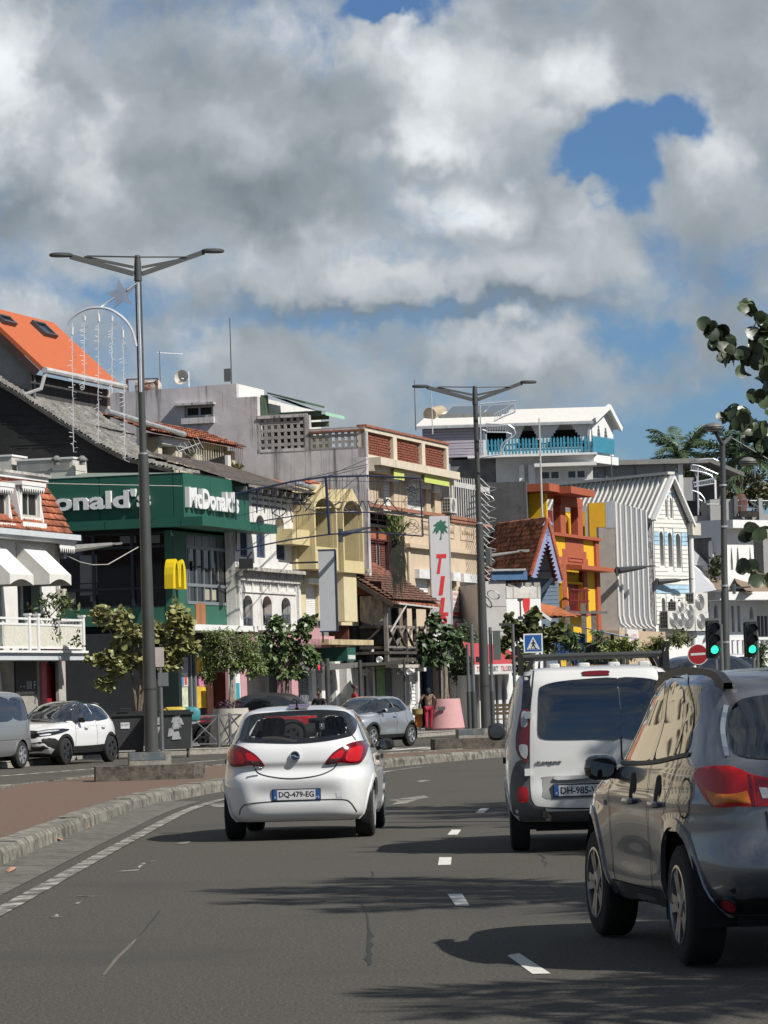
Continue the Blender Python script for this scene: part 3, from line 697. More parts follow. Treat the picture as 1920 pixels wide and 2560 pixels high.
for u0,u1,v0,v1,mt in((449,471,1643,1682,M('print_grey',(.30,.32,.36),.7)),(449,471,1682,1716,CP),(449,471,1718,1770,M('print_mint',(.55,.60,.42),.7,var=.3,sc=9)),(491,516,1637,1690,YP),(498,516,1680,1716,PP),(491,516,1716,1770,YP),(452,460,1690,1714,M('print_blue',(.10,.22,.50))),(462,468,1692,1712,M('print_red',(.55,.08,.06)))):
 fb('poster',ST,ST.r(u0,v0,u1,v1,og),og-.05,og-(.01 if u0 in(449,491)else .002),mt,t)
fb('brown_door',ST,(*ST.r(517,1650,556,1770,og)[:2],.15,3.2),og-.05,og,M('brown_door',(.075,.028,.018),.6),t)
for u in(430,440,476,487):fb('door_post',ST,(*ST.r(u,1650,u+3,1770,og)[:2],.15,3.1),og-.05,og+.03,FRM,t)
for u0,u1,v0,v1,lb in((42,182,1150,1178,'long grey cabinet on the green restaurant roof behind the white lettering'),(-20,29,1142,1178,'tall cream cabinet on the restaurant roof at the left frame edge')):
 F2=SD(1.0);a,b,z0,z1=F2.r(u0,v0,u1,v1);q=wthing('roof_cabinet',lb,'roof cabinet',F2.at(b,z0))
 MB().fbox(F2,a,b,z0-.5,z1,-2.2,0).build('cabinet_body',M('cream_metal',(.60,.58,.52),.6,var=.06),q)
 MB().fbox(F2,a-.04,b+.04,z1,z1+.06,-2.24,.05).build('cabinet_lid',WHITE2,q)
 if u0>0:
  fb('cabinet_panel',F2,(a+.1,b-.1,z0,z1-.12),.004,.02,M('grey_metal_panel',(.30,.30,.29),.6),q)
  MB().fbox(Fr(F2.at(b,0,0),F2.n*-1),.1,1.1,z0,z1-.05,.003,.02).build('side_panel',M('cream_metal'),q)
for u,v in((141,1143),(205,1143)):
 q=P(u,v,117);tag(MB().lathe([(.10,0),(.10,.12),(.17,.14),(.17,.2),(.05,.3)],q-V((0,0,.25)),10).build('roof_vent',M('vent_grey',(.2,.2,.19))),'small grey roof ventilator cap '+('left' if u<180 else 'right')+' of the pair above the long cabinet','vent')
# house with the black shingled roof behind the restaurant
g=2.2;F2=SD(g)
SHING=M('weathered_shingle',(.055,.052,.049),.92,var=.5,sc=9,spot=.3,spotc=(.02,.02,.02),spotsc=5);SHLIP=M('sunlit_shingle_lip',(.27,.26,.24),.9,var=.4,sc=3,spot=.45,spotc=(.05,.047,.044),spotsc=1.2)  # course lips coloured paler as sunlit edges on the dark shingles
SHD=M('shadowed_boards',(.013,.013,.014),.85,var=.5,sc=4,stretch=(1,1,5))  # gable boards coloured near black for the shadow they stand in
t=wthing('shingle_house','old dark house with a sweeping weathered shingle roof behind the green restaurant','house',ST.at(2,0,-6))
prof=[(-60,915),(0,955),(40,978),(80,1004),(139,1042),(179,1066),(239,1104),(308,1140),(372,1158),(432,1172)]
pz=[F2.pix(u,v)for u,v in prof]
pts=[]
for i in range(len(pz)-1):
 n=8 if i<7 else 6
 for j in range(n):q=j/n;pts.append((pz[i][0]*(1-q)+pz[i+1][0]*q,pz[i][1]*(1-q)+pz[i+1][1]*q))
pts.append(pz[-1])
for a,b in zip(pts,pts[1:]):
 d=V((b[0]-a[0],b[1]-a[1]));lift=.045+rnd.uniform(0,.03);e=rnd.uniform(-.02,.10);e1=rnd.uniform(-.15,.15);ym=rnd.uniform(-.03,.03)
 L=6.3 if a[0]<pz[5][0]else 4.6
 mb=MB();xs=[-e,L*.3,L*.6,L+e1]
 for x0,x1 in zip(xs,xs[1:]):
  j0,j1=rnd.uniform(-.012,.012),rnd.uniform(-.012,.012)
  p=[F2.at(a[0],a[1],0)+ST.d*x0,F2.at(a[0],a[1],0)+ST.d*x1,F2.at(b[0],b[1]+lift+j1,0)+ST.d*x1,F2.at(b[0],b[1]+lift+j0,0)+ST.d*x0]
  dn=V((0,0,lift+.02));mb.cur=0;mb.add(p,[(0,1,2,3)]);mb.cur=1;mb.add([p[3],p[2],p[2]-dn,p[3]-dn],[(0,1,2,3)])
 mb.build('shingle_course',[SHING,SHLIP],t)
MB().plate(F2.at,[(pz[0][0],3)]+[(pz[-1][0],3)]+[(s,z-.12)for s,z in reversed(pz)],[],-.4,-.12).build('gable_wall',SHD,t)
MB().add([F2.at(s,z-h,o2)for s,z in pz for o2,h in((-.1,.02),(.12,.02),(.12,.14),(-.1,.14))],[(i*4+j,i*4+(j+1)%4,i*4+4+(j+1)%4,i*4+4+j)for i in range(len(pz)-1)for j in range(4)]).build('verge_board',M('verge_grey',(.06,.058,.054),.9,var=.4,sc=8),t)
for k2 in range(26):
 u=rnd.uniform(-20,300);v=1010+u*.35+rnd.uniform(0,110)
 if v<1150:fb('board_edge',F2,(F2.pix(u,v)[0]-rnd.uniform(.2,.9),F2.pix(u,v)[0]+rnd.uniform(.2,.9),F2.pix(u,v)[1],F2.pix(u,v)[1]+.02),-.118,-.10,M('board_edge',(.035,.034,.033),.9),t)
# attic house with the orange roof
g=3.0;F2=SD(g)
ORG=M('orange_roof',(.50,.120,.042),.9,var=.10,sc=22,detail=3,spot=.25,spotc=(.34,.075,.03),spotsc=3,bump=.5)
t=wthing('orange_roof_house','narrow attic house with bright orange roof and two skylights at top left','house',ST.at(5,0,-9))
e0=F2.pix(107,917);rg=F2.pix(-62,758);L=7.2
dz=.16
A0,A1=F2.at(*e0),F2.at(*rg)
A2,A3=A1+ST.d*L,A0+ST.d*L
nn=(A1-A0).cross(ST.d).normalized();nn=nn if nn.z>0 else-nn
roof=MB().add([A0,A1,A2,A3]+[q-nn*.14 for q in(A0,A1,A2,A3)],[(0,1,2,3),(7,6,5,4),(0,4,5,1),(1,5,6,2),(2,6,7,3),(3,7,4,0)]).build('roof',ORG,t)
B1=A1-(A0-A1)*0+V((-(A0-A1).x,-(A0-A1).y,(A0-A1).z));MB().quad(A1+V((0,0,-.01)),B1,B1+ST.d*L,A2+V((0,0,-.01))).build('rear_roof',ORG,t)
MB().add([A0-nn*.15-ST.d*.01,A1-nn*.15-ST.d*.01,A1-nn*.42,A0-nn*.42],[(0,1,2,3)]).build('barge_board',M('dark_barge',(.06,.035,.03),.8),t)
up=(A1-A0).normalized()
for uv,lb in(((92,812,140,848),1),((3,795,38,818),2)):
 q0=None
 for(u,v)in((uv[2],uv[3]),):
  d=ray(u,v);tt=(A0-C0).dot(nn)/d.dot(nn);q0=C0+d*tt
 d=ray(uv[0],uv[1]);q1=C0+d*((A0-C0).dot(nn)/d.dot(nn))
 hgt=(q1-q0).dot(up);wd=1.15;c=q0-ST.d*wd
 sk_=MB()
 for a,b,e,f,h in((0,wd,0,.09,.16),(0,wd,hgt-.09,hgt,.16),(0,.09,.09,hgt-.09,.15),(wd-.09,wd,.09,hgt-.09,.15)):
  sk_.add([c+ST.d*x+up*y+nn*z for z in(0,h)for y in(e,f)for x in(a,b)],[(0,2,3,1),(4,5,7,6),(0,1,5,4),(2,6,7,3),(0,4,6,2),(1,3,7,5)])
 s_=sk_.build('skylight',M('skylight_frame',(.07,.075,.085),.5),t)
 MB().quad(*[c+ST.d*x+up*y+nn*.10 for x,y in((.08,.08),(wd-.08,.08),(wd-.08,hgt-.08),(.08,hgt-.08))]).build('pane',GLASSB,s_)
MB().tube([A0+V((0,0,-.12))+F2.d*.1-ST.d*.1,A3+V((0,0,-.12))+F2.d*.1+ST.d*.4],.11,8).build('gutter',M('gutter_white',(.5,.5,.5),.6,streak=.2),t,1)
MB().tube([A0+V((0,0,-.15))+F2.d*.1,A0+V((0,0,-.75))+F2.d*-.05-ST.d*.1,A0+V((0,0,-.95))-F2.d*.6-ST.d*.3],.07,8).build('downpipe',M('gutter_white'),t,1)
Fw=Fr(A0-F2.d*.45,ST.d);zt_=A0.z-.2
for i in range(12):fb('wall_board',Fw,(i*L/12+.01,(i+1)*L/12-.01,zt_-3,zt_),-.1,.01*rnd.random(),M('dark_board_wall',(.055,.052,.052),.9,var=.3,sc=5,stretch=(3,3,.3)),t)
fb('corner_post',Fw,(L-.02,L+.22,zt_-3,zt_),-.12,.04,M('cream_post',(.50,.46,.38),.8),t)
MB().plate(F2.at,[(e0[0]-.4,e0[1]-.3),(rg[0],rg[1]-.3),(rg[0],rg[1]-4),(e0[0]-.4,e0[1]-1.2)],[],-.3,-.25).build('gable_wall',M('grey_gable',(.30,.30,.29),.9,var=.08),t)
# beige building with the tall grey side wall
GREYS=M('stained_grey_render',(.62,.585,.60),.92,var=.09,sc=1.2,bump=.5,bsc=3,streak=.62,streakc=(.10,.095,.095),spot=.25,spotc=(.36,.34,.35),spotsc=.7)
BLKW=M('black_stained_wall',(.05,.05,.047),.95,var=.5,sc=3,spot=.5,spotc=(.16,.16,.15),spotsc=2,bump=.4)
BEIGE=M('beige_render',(.60,.475,.34),.9,var=.05,sc=2,bump=.2,streak=.34,streakc=(.33,.25,.17),spot=.3,spotc=(.48,.38,.28))
CREAM=M('cream_trim',(.66,.58,.46),.85,var=.08,streak=.25,streakc=(.35,.29,.22))
sg=ST.pix(918,1250)[0];G2=SD(sg)
t=wthing('beige_building','tall beige corner building with grey stained side wall and brick parapet','building',ST.at(sg,0))
zT=G2.pix(600,958)[1];aL=G2.pix(268,1000)[0];aT=G2.pix(592,1000)[0];aT2=G2.pix(643,1000)[0]
zM=G2.pix(620,992)[1];zB=G2.pix(700,1122)[1];zP1=G2.pix(780,1080)[1];zc1=G2.pix(775,1037)[1];aC=G2.pix(772,1100)[0]
wa=S_=[(aL,0),(0,0),(0,zP1-.05),(aC,zP1-.05),(aC,zB),(aT2,zB),(aT2,zM),(aT,zM),(aT,zT),(aL,zT-.1)]
sw=rect(*G2.r(461,1013,533,1043));sw=[(sw[0][0],sw[0][1]),(sw[1][0],sw[1][1]),(sw[2][0],sw[2][1]),(sw[3][0],sw[3][1])]
wall('side_wall',G2,wa,[sw,rect(*G2.r(777,1073,903,1121))],-.3,0,GREYS,t)
window(G2,(sw[0][0]+.02,sw[1][0]-.02,sw[0][1]+.02,sw[2][1]-.02),-.08,t,M('grey_frame',(.5,.5,.5)),DARK,2,1,.07)
MB().fbox(G2,sw[0][0]-.35,sw[1][0]+.1,sw[2][1],sw[2][1]+.09,.003,.28).fbox(G2,sw[0][0]-.1,sw[1][0]+.05,sw[0][1]-.25,sw[0][1]-.02,.003,.14).build('window_hood',GREYS,t)
MB().fbox(G2,aL,aT-.05,8,zT-.35,-11,-.31).fbox(G2,aT-.3,aT,zM-.1,zT-.002,-3.4,-.302).build('upper_block',WHITE,t)
MB().fbox(G2,aT,aT2-.01,zM-2,zM-.01,-3,-.302).build('stair_block',WHITE,t)
zR=ST.pix(960,1284,-.35)[1]
MB().fbox(G2,aL+2,-.8,zR+.1,zB-.25,-12,-.31).fbox(G2,aL+2,-3.4,.2,zR+.09,-12,-.31).build('body',M('recess_grey',(.33,.34,.36),.9,var=.06,streak=.2),t)
def claustra(F,r,o,n,m,parent,mat,name='screen'):
 s0,s1,z0,z1=r;cw,ch=(s1-s0)/n,(z1-z0)/m;sc_=wall(name,F,rect(s0-.1,s1+.1,z0-.06,z1+.06),[rect(s0,s1,z0,z1)],o-.12,o,mat,parent)
 def star(x,z,q):
  return[(x+cw*q*(.5 if k%2==0 else .27)*math.cos(k*math.pi/4+.0),z+ch*q*(.5 if k%2==0 else .27)*math.sin(k*math.pi/4))for k in range(8)]
 for i in range(n):
  for j in range(m):
   x0,z0_=s0+i*cw,z0+j*ch;cx,cz=x0+cw/2,z0_+ch/2
   MB().plate(F.at,rect(x0+.001,x0+cw-.001,z0_+.001,z0_+ch-.001),[[(cx+cw*.46*math.cos(k*math.pi/4)*(.98 if k%2 else .55),cz+ch*.46*math.sin(k*math.pi/4)*(.98 if k%2 else .55))for k in range(8)]],o-.10,o-.02).build('screen_block',mat,sc_)
 return sc_
CLA=M('claustra',(.40,.37,.36),.9,var=.15)
claustra(G2,G2.r(648,1040,762,1129),0,7,5,t,CLA)
claustra(G2,G2.r(777,1073,903,1121),0,8,3,t,CLA)
MB().fbox(G2,aC-.15,aC+.03,zB,zc1,-.28,-.001).fbox(G2,aT2,aC-.16,zc1-.06,zc1+.03,-.3,.05).build('screen_frame',GREYS,t)
fb('dark_boards',G2,G2.r(674,1042,742,1128,-.4),-.5,-.45,M('brown_boards',(.12,.085,.07),.9,var=.3,sc=4,stretch=(4,4,.3)),t)
cop=M('terracotta_coping',(.30,.11,.065),.9,var=.3,sc=5)
fb('coping',G2,(aC+.04,-.02,zP1-.04,zP1+.02),-.3,.05,cop,t)
zz=G2.pix(670,985)[1]
MB().fbox(G2,aT2+.02,aT2+.25,zc1,zz,-.6,-.35).fbox(G2,aT2+.25,aT2+2.4,zz-.9,zz-.7,-.55,-.45).build('terrace_frame',M('green_frame',(.10,.16,.10),.7),t)
for i in range(5):fb('terrace_slat',G2,(aT2+.25,aT2+2.5,zz-1.0-i*.28,zz-.8-i*.28),-1.2,-1.1,M('olive_slat',(.20,.21,.12),.8),t)
q=[G2.at(*G2.pix(664,984),-.6),G2.at(*G2.pix(758,1004),-.6)]
awn=M('mint_canvas',(.36,.66,.48),.8,var=.05)
a0,z0=G2.pix(672,988,-.4);a1,z1=G2.pix(806,1036,.3)
am,zm_=G2.pix(745,1000,0)
MB().add([G2.at(a0,z0,-2.6),G2.at(a0,z0,-.5),G2.at(am,zm_-.25,-.2),G2.at(am,zm_-.25,-2.6),G2.at(a1,z1+.12,-.1),G2.at(a1,z1+.12,-2.6),G2.at(a1,z1,-.1),G2.at(a1,z1,-2.6)],[(0,1,2,3),(3,2,4,5),(5,4,6,7)]).build('roof_awning',awn,t)
MB().add([G2.at(*G2.pix(662,979),o)for o in(-2.8,-.3)]+[G2.at(*G2.pix(757,1003),o)for o in(-.3,-2.8)]+[G2.at(*G2.pix(662,983),o)for o in(-2.8,-.3)]+[G2.at(*G2.pix(757,1008),o)for o in(-.3,-2.8)],[(0,1,2,3),(7,6,5,4),(0,4,5,1),(1,5,6,2),(2,6,7,3),(3,7,4,0)]).build('awning_cover',M('dark_green_edge',(.06,.10,.07),.8),t)
sE=ST.pix(1121,1120)[0];zp=[ST.pix(918,1060)[1],ST.pix(918,1143)[1],ST.pix(918,1152)[1]]
u_p=(919,983,991,1054,1061,1115);BRK=M('brick_panel',(.22,.062,.032),.9,var=.3,sc=9,bump=.8,bsc=10)
ho=[rect(ST.pix(u_p[i],1100)[0]+.06,ST.pix(u_p[i+1],1100)[0],zp[1]+.12,zp[0]-.28)for i in(0,2,4)]
wall('parapet',ST,rect(sg-sg*0,sE,zp[1],zp[0]-.12),ho,-.3,0,CREAM,t)
fb('coping',ST,(sg,sE+.05,zp[0]-.119,zp[0]-.03),-.34,.06,cop,t)
for h in ho:
 s0,s1,z0,z1=h[0][0],h[1][0],h[0][1],h[2][1]
 pn=fb('brick_panel',ST,(s0,s1,z0,z1),-.28,-.16,M('mortar_dark',(.09,.035,.025),.9),t)
 nr=9
 bm_=MB()
 for j in range(nr):
  for i in range(6):
   w_=(s1-s0)/6;x=s0+i*w_+(w_/2 if j%2 else 0)
   if x+w_*.94>s1:continue
   fb('brick',ST,(x+.01,x+w_-.015,z0+j*(z1-z0)/nr+.012,z0+(j+1)*(z1-z0)/nr-.012),-.159,-.12+rnd.uniform(0,.03),BRK,pn)
zcn=zp[1]
MB().fbox(ST,sg+.3,ST.pix(1150,1190,.5)[0],zcn-.30,zcn-.002,-.2,.5).fbox(ST,sg+.3,sE+.1,zcn-.52,zcn-.301,-.2,.22).build('cornice',CREAM,t)
zb=ST.pix(1000,1390)[1];sE2=ST.pix(1186,1500)[0]
oW=-.35
def R2(*a):return ST.r(*a,oW)
shs=[R2(958,1203,985,1283),R2(1019,1218,1066,1288),R2(1077,1230,1087,1288)]
shs[0]=(shs[0][0],shs[0][1],shs[1][2],shs[0][3])
lows=[R2(1040,1446,1078,1486),R2(1126,1452,1140,1560),R2(1152,1456,1191,1541)]
z2=ST.pix(1120,1290,oW)[1]
sL=ST.pix(1014,1450,oW)[0]
outer=[(sL,3.4),(sE2+2.2,3.4),(sE2+2.2,z2),(sE,z2),(sE,zcn),(sg,zcn),(sg,zR),(sL,zR)]
MB().fbox(SD(sL,0),-3.4,oW-.31,3.4,zR,-.02,.2).build('return_wall',BLKW,t)
wall('front_wall',ST,outer,[rect(*q)for q in shs+lows],oW-.3,oW,BEIGE,t)
for q in shs+lows:
 s=slats(ST,q[0],q[1],q[2],q[3],oW-.16,max(6,int((q[3]-q[2])/.11)),.012).build('roller_shutter',SHUT,t)
 fb('shutter_box',ST,(q[0]-.12,q[1]+.12,q[3]-.02,q[3]+.34),oW+.004,oW+.2,M('white_box',(.72,.72,.72),.6),t)
for u0,u1,v in((969,995,1170),(1046,1108,1183)):
 a,b,z,_=ST.r(u0,v,u1,v+20,.1);z=ST.pix((u0+u1)/2,v-5,oW)[1]
 LIM=M('lime_canvas',(.58,.66,.16),.8,var=.05)
 MB().add([ST.at(a,z,oW),ST.at(b,z,oW),ST.at(b,z-.25,.35),ST.at(a,z-.25,.35),ST.at(b,z-.65,.35),ST.at(a,z-.65,.35)],[(0,1,2,3),(3,2,4,5)]).build('window_awning',LIM,t)
zb2=ST.pix(1100,1290,oW)[1];zl=ST.pix(1100,1371,oW)[1]
MB().fbox(ST,sg+.1,sE2+2.2,zb2-.06,zb2+.08,oW+.002,oW+.14).build('string_course',M('terracotta_line',(.34,.15,.09),.9),t)
fb('shadow_moulding',ST,(sL+.05,sE2+2.2,zl-.12,zl+.04),oW+.002,oW+.22,BEIGE,t)
for u0,u1,v0,v1 in((1052,1076,1300,1336),(1122,1135,1308,1346),(1150,1184,1312,1352)):
 a,b,z0,z1=R2(u0,v0,u1,v1)
 wall('relief_panel',ST,rect(a,b,z0,z1),[rect(a+.06,b-.06,z0+.06,z1-.06)],oW+.001,oW+.03,BEIGE,t)
 MB().tube([ST.at(a+.1+(b-a-.2)*i/14,(z0+z1)/2+(.1 if i%2 else-.1),oW+.02)for i in range(15)],.025,4).build('zigzag_relief',BEIGE,t)
for u,v0,v1 in((1017,1380,1500),(1124,1190,1260)):
 z1,z0=ST.pix(u,v0,oW)[1],ST.pix(u,v1,oW)[1];a=ST.pix(u,v0,oW)[0]
 MB().tube([ST.at(a,z0,oW+.08),ST.at(a,z1,oW+.08)],.06,8).build('downpipe',CREAM,t,1)
a=ST.pix(1103,1262,oW)[0];z=ST.pix(1103,1282,oW)[1]
ac_unit(ST,a,z,oW+.02,'white air conditioner on the beige upper wall above the tall red lettered banner',.95,.62,.38)
SG=M('sign_board_white',(.74,.73,.71),.6,var=.03);RLET=M('sign_red',(.62,.018,.02),.6,var=.04);BLET=M('sign_navy',(.02,.025,.09),.6)
a,b,z0,z1=R2(1128,1549,1204,1625)
sgn=fb('shop_sign',ST,(a-3.5,b+.3,z0,z1),oW+.003,oW+.1,SG,t)
a2=R2(1129,1560,1157,1590);words('LO',ST,a2[0]-.4,z0+.62*(z1-z0),1.5,.30*(z1-z0),RLET,sgn,oW+.1,.02,.05)
a2=R2(1158,1553,1196,1578);words('CADEAUX',ST,a2[0],a2[2],a2[1]-a2[0],a2[3]-a2[2],BLET,sgn,oW+.1,.02,.03)
a2=R2(1140,1600,1203,1624);words('BEACHWEAR',ST,a2[0]-1.2,a2[2],a2[1]-a2[0]+1.2,a2[3]-a2[2],BLET,sgn,oW+.1,.02,.03)
a,b,z0,z1=R2(1128,1478,1143,1540);sg2=fb('narrow_sign',ST,(a,b,z0,z1),oW+.003,oW+.08,SG,t)
RT=M('sign_pale_red',(.60,.16,.15),.7)
for i,tx in enumerate(('VIENT','SEAU','CINEX','STONGE')):words(tx,ST,a+.06,z0+(z1-z0)*(.82-.2*i),(b-a)*.82,(z1-z0)*.12,RT,sg2,oW+.08,.005,.01)
fb('red_band',ST,(a,b,z0+.02,z0+(z1-z0)*.16),oW+.082,oW+.09,RLET,sg2)
MB().fbox(ST,sg,sE2+2.2,.15,3.39,-6,-2.2).build('shop_interior',M('shop_dark'),t)
for i,(u0,u1,c)in enumerate(((1050,1056,(.5,.48,.44)),(1071,1085,(.03,.07,.20)),(1086,1100,(.38,.25,.18)),(1115,1127,(.2,.05,.04)),(1128,1144,(.02,.05,.17)),(1147,1158,(.36,.32,.26)),(1158,1180,(.06,.06,.06)))):
 a,b,_,_=ST.r(u0,1660,u1,1800,-2);fb('shop_front_panel',ST,(a,b,.15,3.0),-2.19,-2.05,M('shopfront%d'%i,c,.7,var=.2,sc=5),t)
def antenna(name,u,v0,v1,y,label,r=.022,mat=None):
 a,b=P(u,v1,y),P(u,v0,y);b=V((a.x,a.y,b.z));t=wthing(name,label,'antenna',a);MB().tube([a-V((0,0,.3)),b],[r,r*.6],6).build('mast',mat or STEEL,t);return t,a,b
q,a,b=antenna('antenna',579,795,960,137,'tall thin aerial mast with a box at its foot on the grey roof',.03)
MB().fbox(G2,*[G2.pix(570,940,-1)[0]-.13,G2.pix(570,940,-1)[0]+.13],a.z+.15,a.z+.65,-1.1,-.9).build('receiver_box',STEEL,q)
q,a,b=antenna('antenna',401,878,965,139,'short aerial with one horizontal arm on the grey roof')
MB().tube([b-V((.1,0,.05)),b+V((.9,.2,-.12))],.012,5).build('arm',GALV,q)
c=P(453,943,138);q=wthing('satellite_dish','round white satellite dish on the grey roof edge','dish',c-V((0,0,.7)))
mm=Matrix.Translation(c)@V((-.35,-.9,.15)).to_track_quat('Z','Y').to_matrix().to_4x4()
MB().lathe([(.001,-.14),(.10,-.13),(.20,-.09),(.28,-.03),(.30,.02),(.29,.02),(.27,-.01),(.18,-.06),(.09,-.10),(.002,-.11)],(0,0,0),22,Matrix.Identity(4)).mesh
dm=MB();dm.lathe([(.04,-.18),(.14,-.15),(.24,-.08),(.31,0),(.29,.0),(.22,-.06),(.13,-.12),(.03,-.145)],(0,0,0),22);dm.v=[tuple(mm@V(x))for x in dm.v]
dm.build('dish',M('dish_cream',(.62,.58,.50),.6,var=.08),q,1)
MB().tube([c+V((.28,.1,-.75)),c+V((.28,.1,.22))],.03,6).tube([c+V((0,0,-.05)),c+V((.28,.1,-.1))],.025,6).build('post',M('white_pipe',(.7,.7,.7)),q)
c=P(366,968,139);q=wthing('water_tank','rust streaked white water tank lying in a frame on the grey roof','tank',c-V((0,0,.25)))
MB().tube([c+V((-.45,.1,.0)),c+V((-.38,.1,0)),c+V((.5,-.05,0)),c+V((.58,-.06,0))],[.12,.26,.26,.14],14).build('tank',M('rusty_white',(.55,.50,.45),.7,spot=.7,spotc=(.25,.09,.03),spotsc=3),q,1)
fr=MB()
for x in(-.75,.45):
 for y in(-.3,.4):fr.bar(c+V((x,y,-.5)),c+V((x,y,.32)),.05)
 fr.bar(c+V((x,-.3,.3)),c+V((x,.4,.3)),.05)
fr.bar(c+V((-.75,-.3,.3)),c+V((.45,-.3,.3)),.05).build('tank_frame',RUST,q)
# set back cream terrace row above the white facade
oC=-5.0
t=wthing('cream_row','low cream upper storey with tiled eaves and window bars below the grey wall','building',ST.at(14,0,oC))
def RC(*a):return ST.r(*a,oC)
a0=ST.pix(372,1150,oC)[0];a1=ST.pix(570,1150,oC)[0];ze0,ze1=ST.pix(377,1082,oC)[1],ST.pix(565,1113,oC)[1];zb=ST.pix(470,1195,oC)[1]
CRM=M('cream_wall',(.58,.53,.40),.9,var=.08,streak=.3,streakc=(.25,.22,.17))
hs=[RC(397,1108,414,1136),RC(482,1110,510,1150),RC(535,1122,552,1140)]
zw=max(ze0,ze1)-.05
wall('wall',ST,rect(a0,a1,zb-2,zw),[rect(*h)for h in hs],oC-.3,oC,CRM,t)
for h in hs:fb('window',ST,h,oC-.28,oC-.22,M('dim_window',(.10,.085,.06),.6),t)
lat=MB();h=hs[0]
for i in range(9):
 x=h[0]+(h[1]-h[0])*i/8
 lat.bar(ST.at(x,h[2],oC-.1),ST.at(min(h[1],x+(h[3]-h[2])*.6),h[3],oC-.1),.03);lat.bar(ST.at(x,h[3],oC-.1),ST.at(min(h[1],x+(h[3]-h[2])*.6),h[2],oC-.1),.03)
lat.build('lattice',M('ivory_iron',(.6,.57,.48),.7),t)
for i in range(12):
 u=492+i*6;a,z0=ST.pix(u,1155,oC+.5);z1=ST.pix(u,1105,oC+.5)[1];MB().tube([ST.at(a,z0,oC+.5),ST.at(a,z1,oC+.5)],.018,5).build('window_bar',M('ivory_iron'),t)
for u0,u1,v0,v1 in((372,382,1095,1150),(416,432,1100,1150),(465,483,1100,1155),(557,566,1128,1165)):fb('pier',ST,(*RC(u0,v0,u1,v1)[:2],zb,ST.pix(u0,v0,oC)[1]),oC+.002,oC+.35,CRM,t)
MB().fbox(ST,a0+.1,RC(391,1090,440,1098)[1],ze0-.42,ze0-.15,oC+.01,oC+.5).build('lintel',WHITE,t)
pr_=[ST.at(a0-1.5,ze0-.15,oC+.75),ST.at(a1+.1,ze0-.15,oC+.75),ST.at(a1+.1,ze0+.75,oC-1.5),ST.at(a0-1.5,ze0+.75,oC-1.5)]
rf=MB().quad(*pr_).build('roof',TILED,t)
e2=(pr_[3]-pr_[0]);tiles(pr_[0],ST.d,e2,.22,.4,lambda a,b:True,TILED,rf,'crow',int((a1-a0+1.5)/.22),5)
MB().tube([ST.at(a0-5.5,ze0+.35,oC+.55),ST.at(a0+1.6,ze0-.02,oC+.8)],.10,8).build('gutter',GALV,t,1)
Fp=SD(ST.pix(560,1180,-3)[0],0)
zz=[Fp.pix(490,1160,0),Fp.pix(562,1138,0),Fp.pix(562,1196,0),Fp.pix(455,1190,0)]
q=wthing('party_wall','black stained sloping party wall with a white end above the green fascia','wall',Fp.at(zz[1][0],zz[2][1]))
MB().plate(Fp.at,[(zz[3][0],zz[3][1]-1),(zz[2][0],zz[2][1]-1),(zz[1][0],zz[1][1]),(zz[0][0],zz[0][1])],[],-.28,0).build('wall_body',BLKW,q)
MB().fbox(Fp,zz[1][0]+.001,zz[1][0]+.12,zz[2][1]-.8,zz[1][1],-.30,.01).build('wall_end',WOLD,q)
c=P(447,1128,124);q=wthing('roof_aerial','comb shaped television aerial standing on the low roofs','antenna',c-V((0,0,.6)))
mb=MB().tube([c-V((0,0,.8)),c],.02,5).tube([c,c+V((.75,.2,.28))],.02,5)
for i in range(6):p=c.lerp(c+V((.75,.2,.28)),i/5);mb.tube([p+V((-.12,.3,.22)),p+V((.12,-.3,-.22))],.012,4)
mb.tube([c+V((.3,0,.1)),c+V((1.3,.1,-.55))],.012,4).tube([c+V((.1,0,0)),c+V((1.2,.2,-.7))],.012,4).tube([c+V((-.2,0,-.3)),c+V((-.9,-.2,-1.0))],.012,4).build('aerial',GALV,q)
q=wthing('rail_spikes','bent iron railing with wire loops against the grey wall','railing',P(590,1200,134))
for i in range(7):
 a,b=P(574+i*5,1180,133.5),P(576+i*5,1118,133.5);MB().tube([a,b,b+V((.06,0,.05))],.014,4).build('bar',RUST,q)
MB().tube([P(575+32*(i%2)+rnd.uniform(-4,4)if i%3 else 590,1112+rnd.uniform(-6,10),133.5)for i in range(12)],.010,4).build('wire_loop',RUST,q)
q=wthing('wall_weed','dry yellow weed growing at the foot of the grey wall','plant',P(592,1192,133));leaf_cloud(P(592,1178,133),(.28,.2,.25),70,.30,M('weed',(.20,.17,.07),.8,var=.3),.25,.6).build('foliage',M('weed'),q)
# white colonial building
t=wthing('white_colonial_house','old stained white house with arched windows between the green restaurant and the yellow building','house',ST.at(8,0))
o=-.15
def RW(*a):return ST.r(*a,o)
s0=ST.pix(589,1450,o)[0];s1=ST.pix(745,1450,o)[0];zc=ST.pix(660,1432,o)[1];zf=ST.pix(660,1576,o)[1];zt=ST.pix(660,1222,o)[1]
zl0,zl1=ST.pix(690,1276,o)[1],ST.pix(690,1231,o)[1]
up=[arch(*RW(600,1300,618,1392),.3),arch(*RW(641,1288,662,1394),.3),arch(*RW(690,1291,711,1399),.3)]
lat=[]
a,b=ST.pix(628,1250,o)[0],ST.pix(718,1250,o)[0]
for i in range(6):
 for j in range(3):x=a+(b-a)*i/6;z=zl0+(zl1-zl0)*j/3;lat.append(rect(x+.06,x+(b-a)/6-.06,z+.05,z+(zl1-zl0)/3-.07))
wall('upper_wall',ST,rect(s0,s1,zc,zt),up+lat,o-.35,o,WOLD,t)
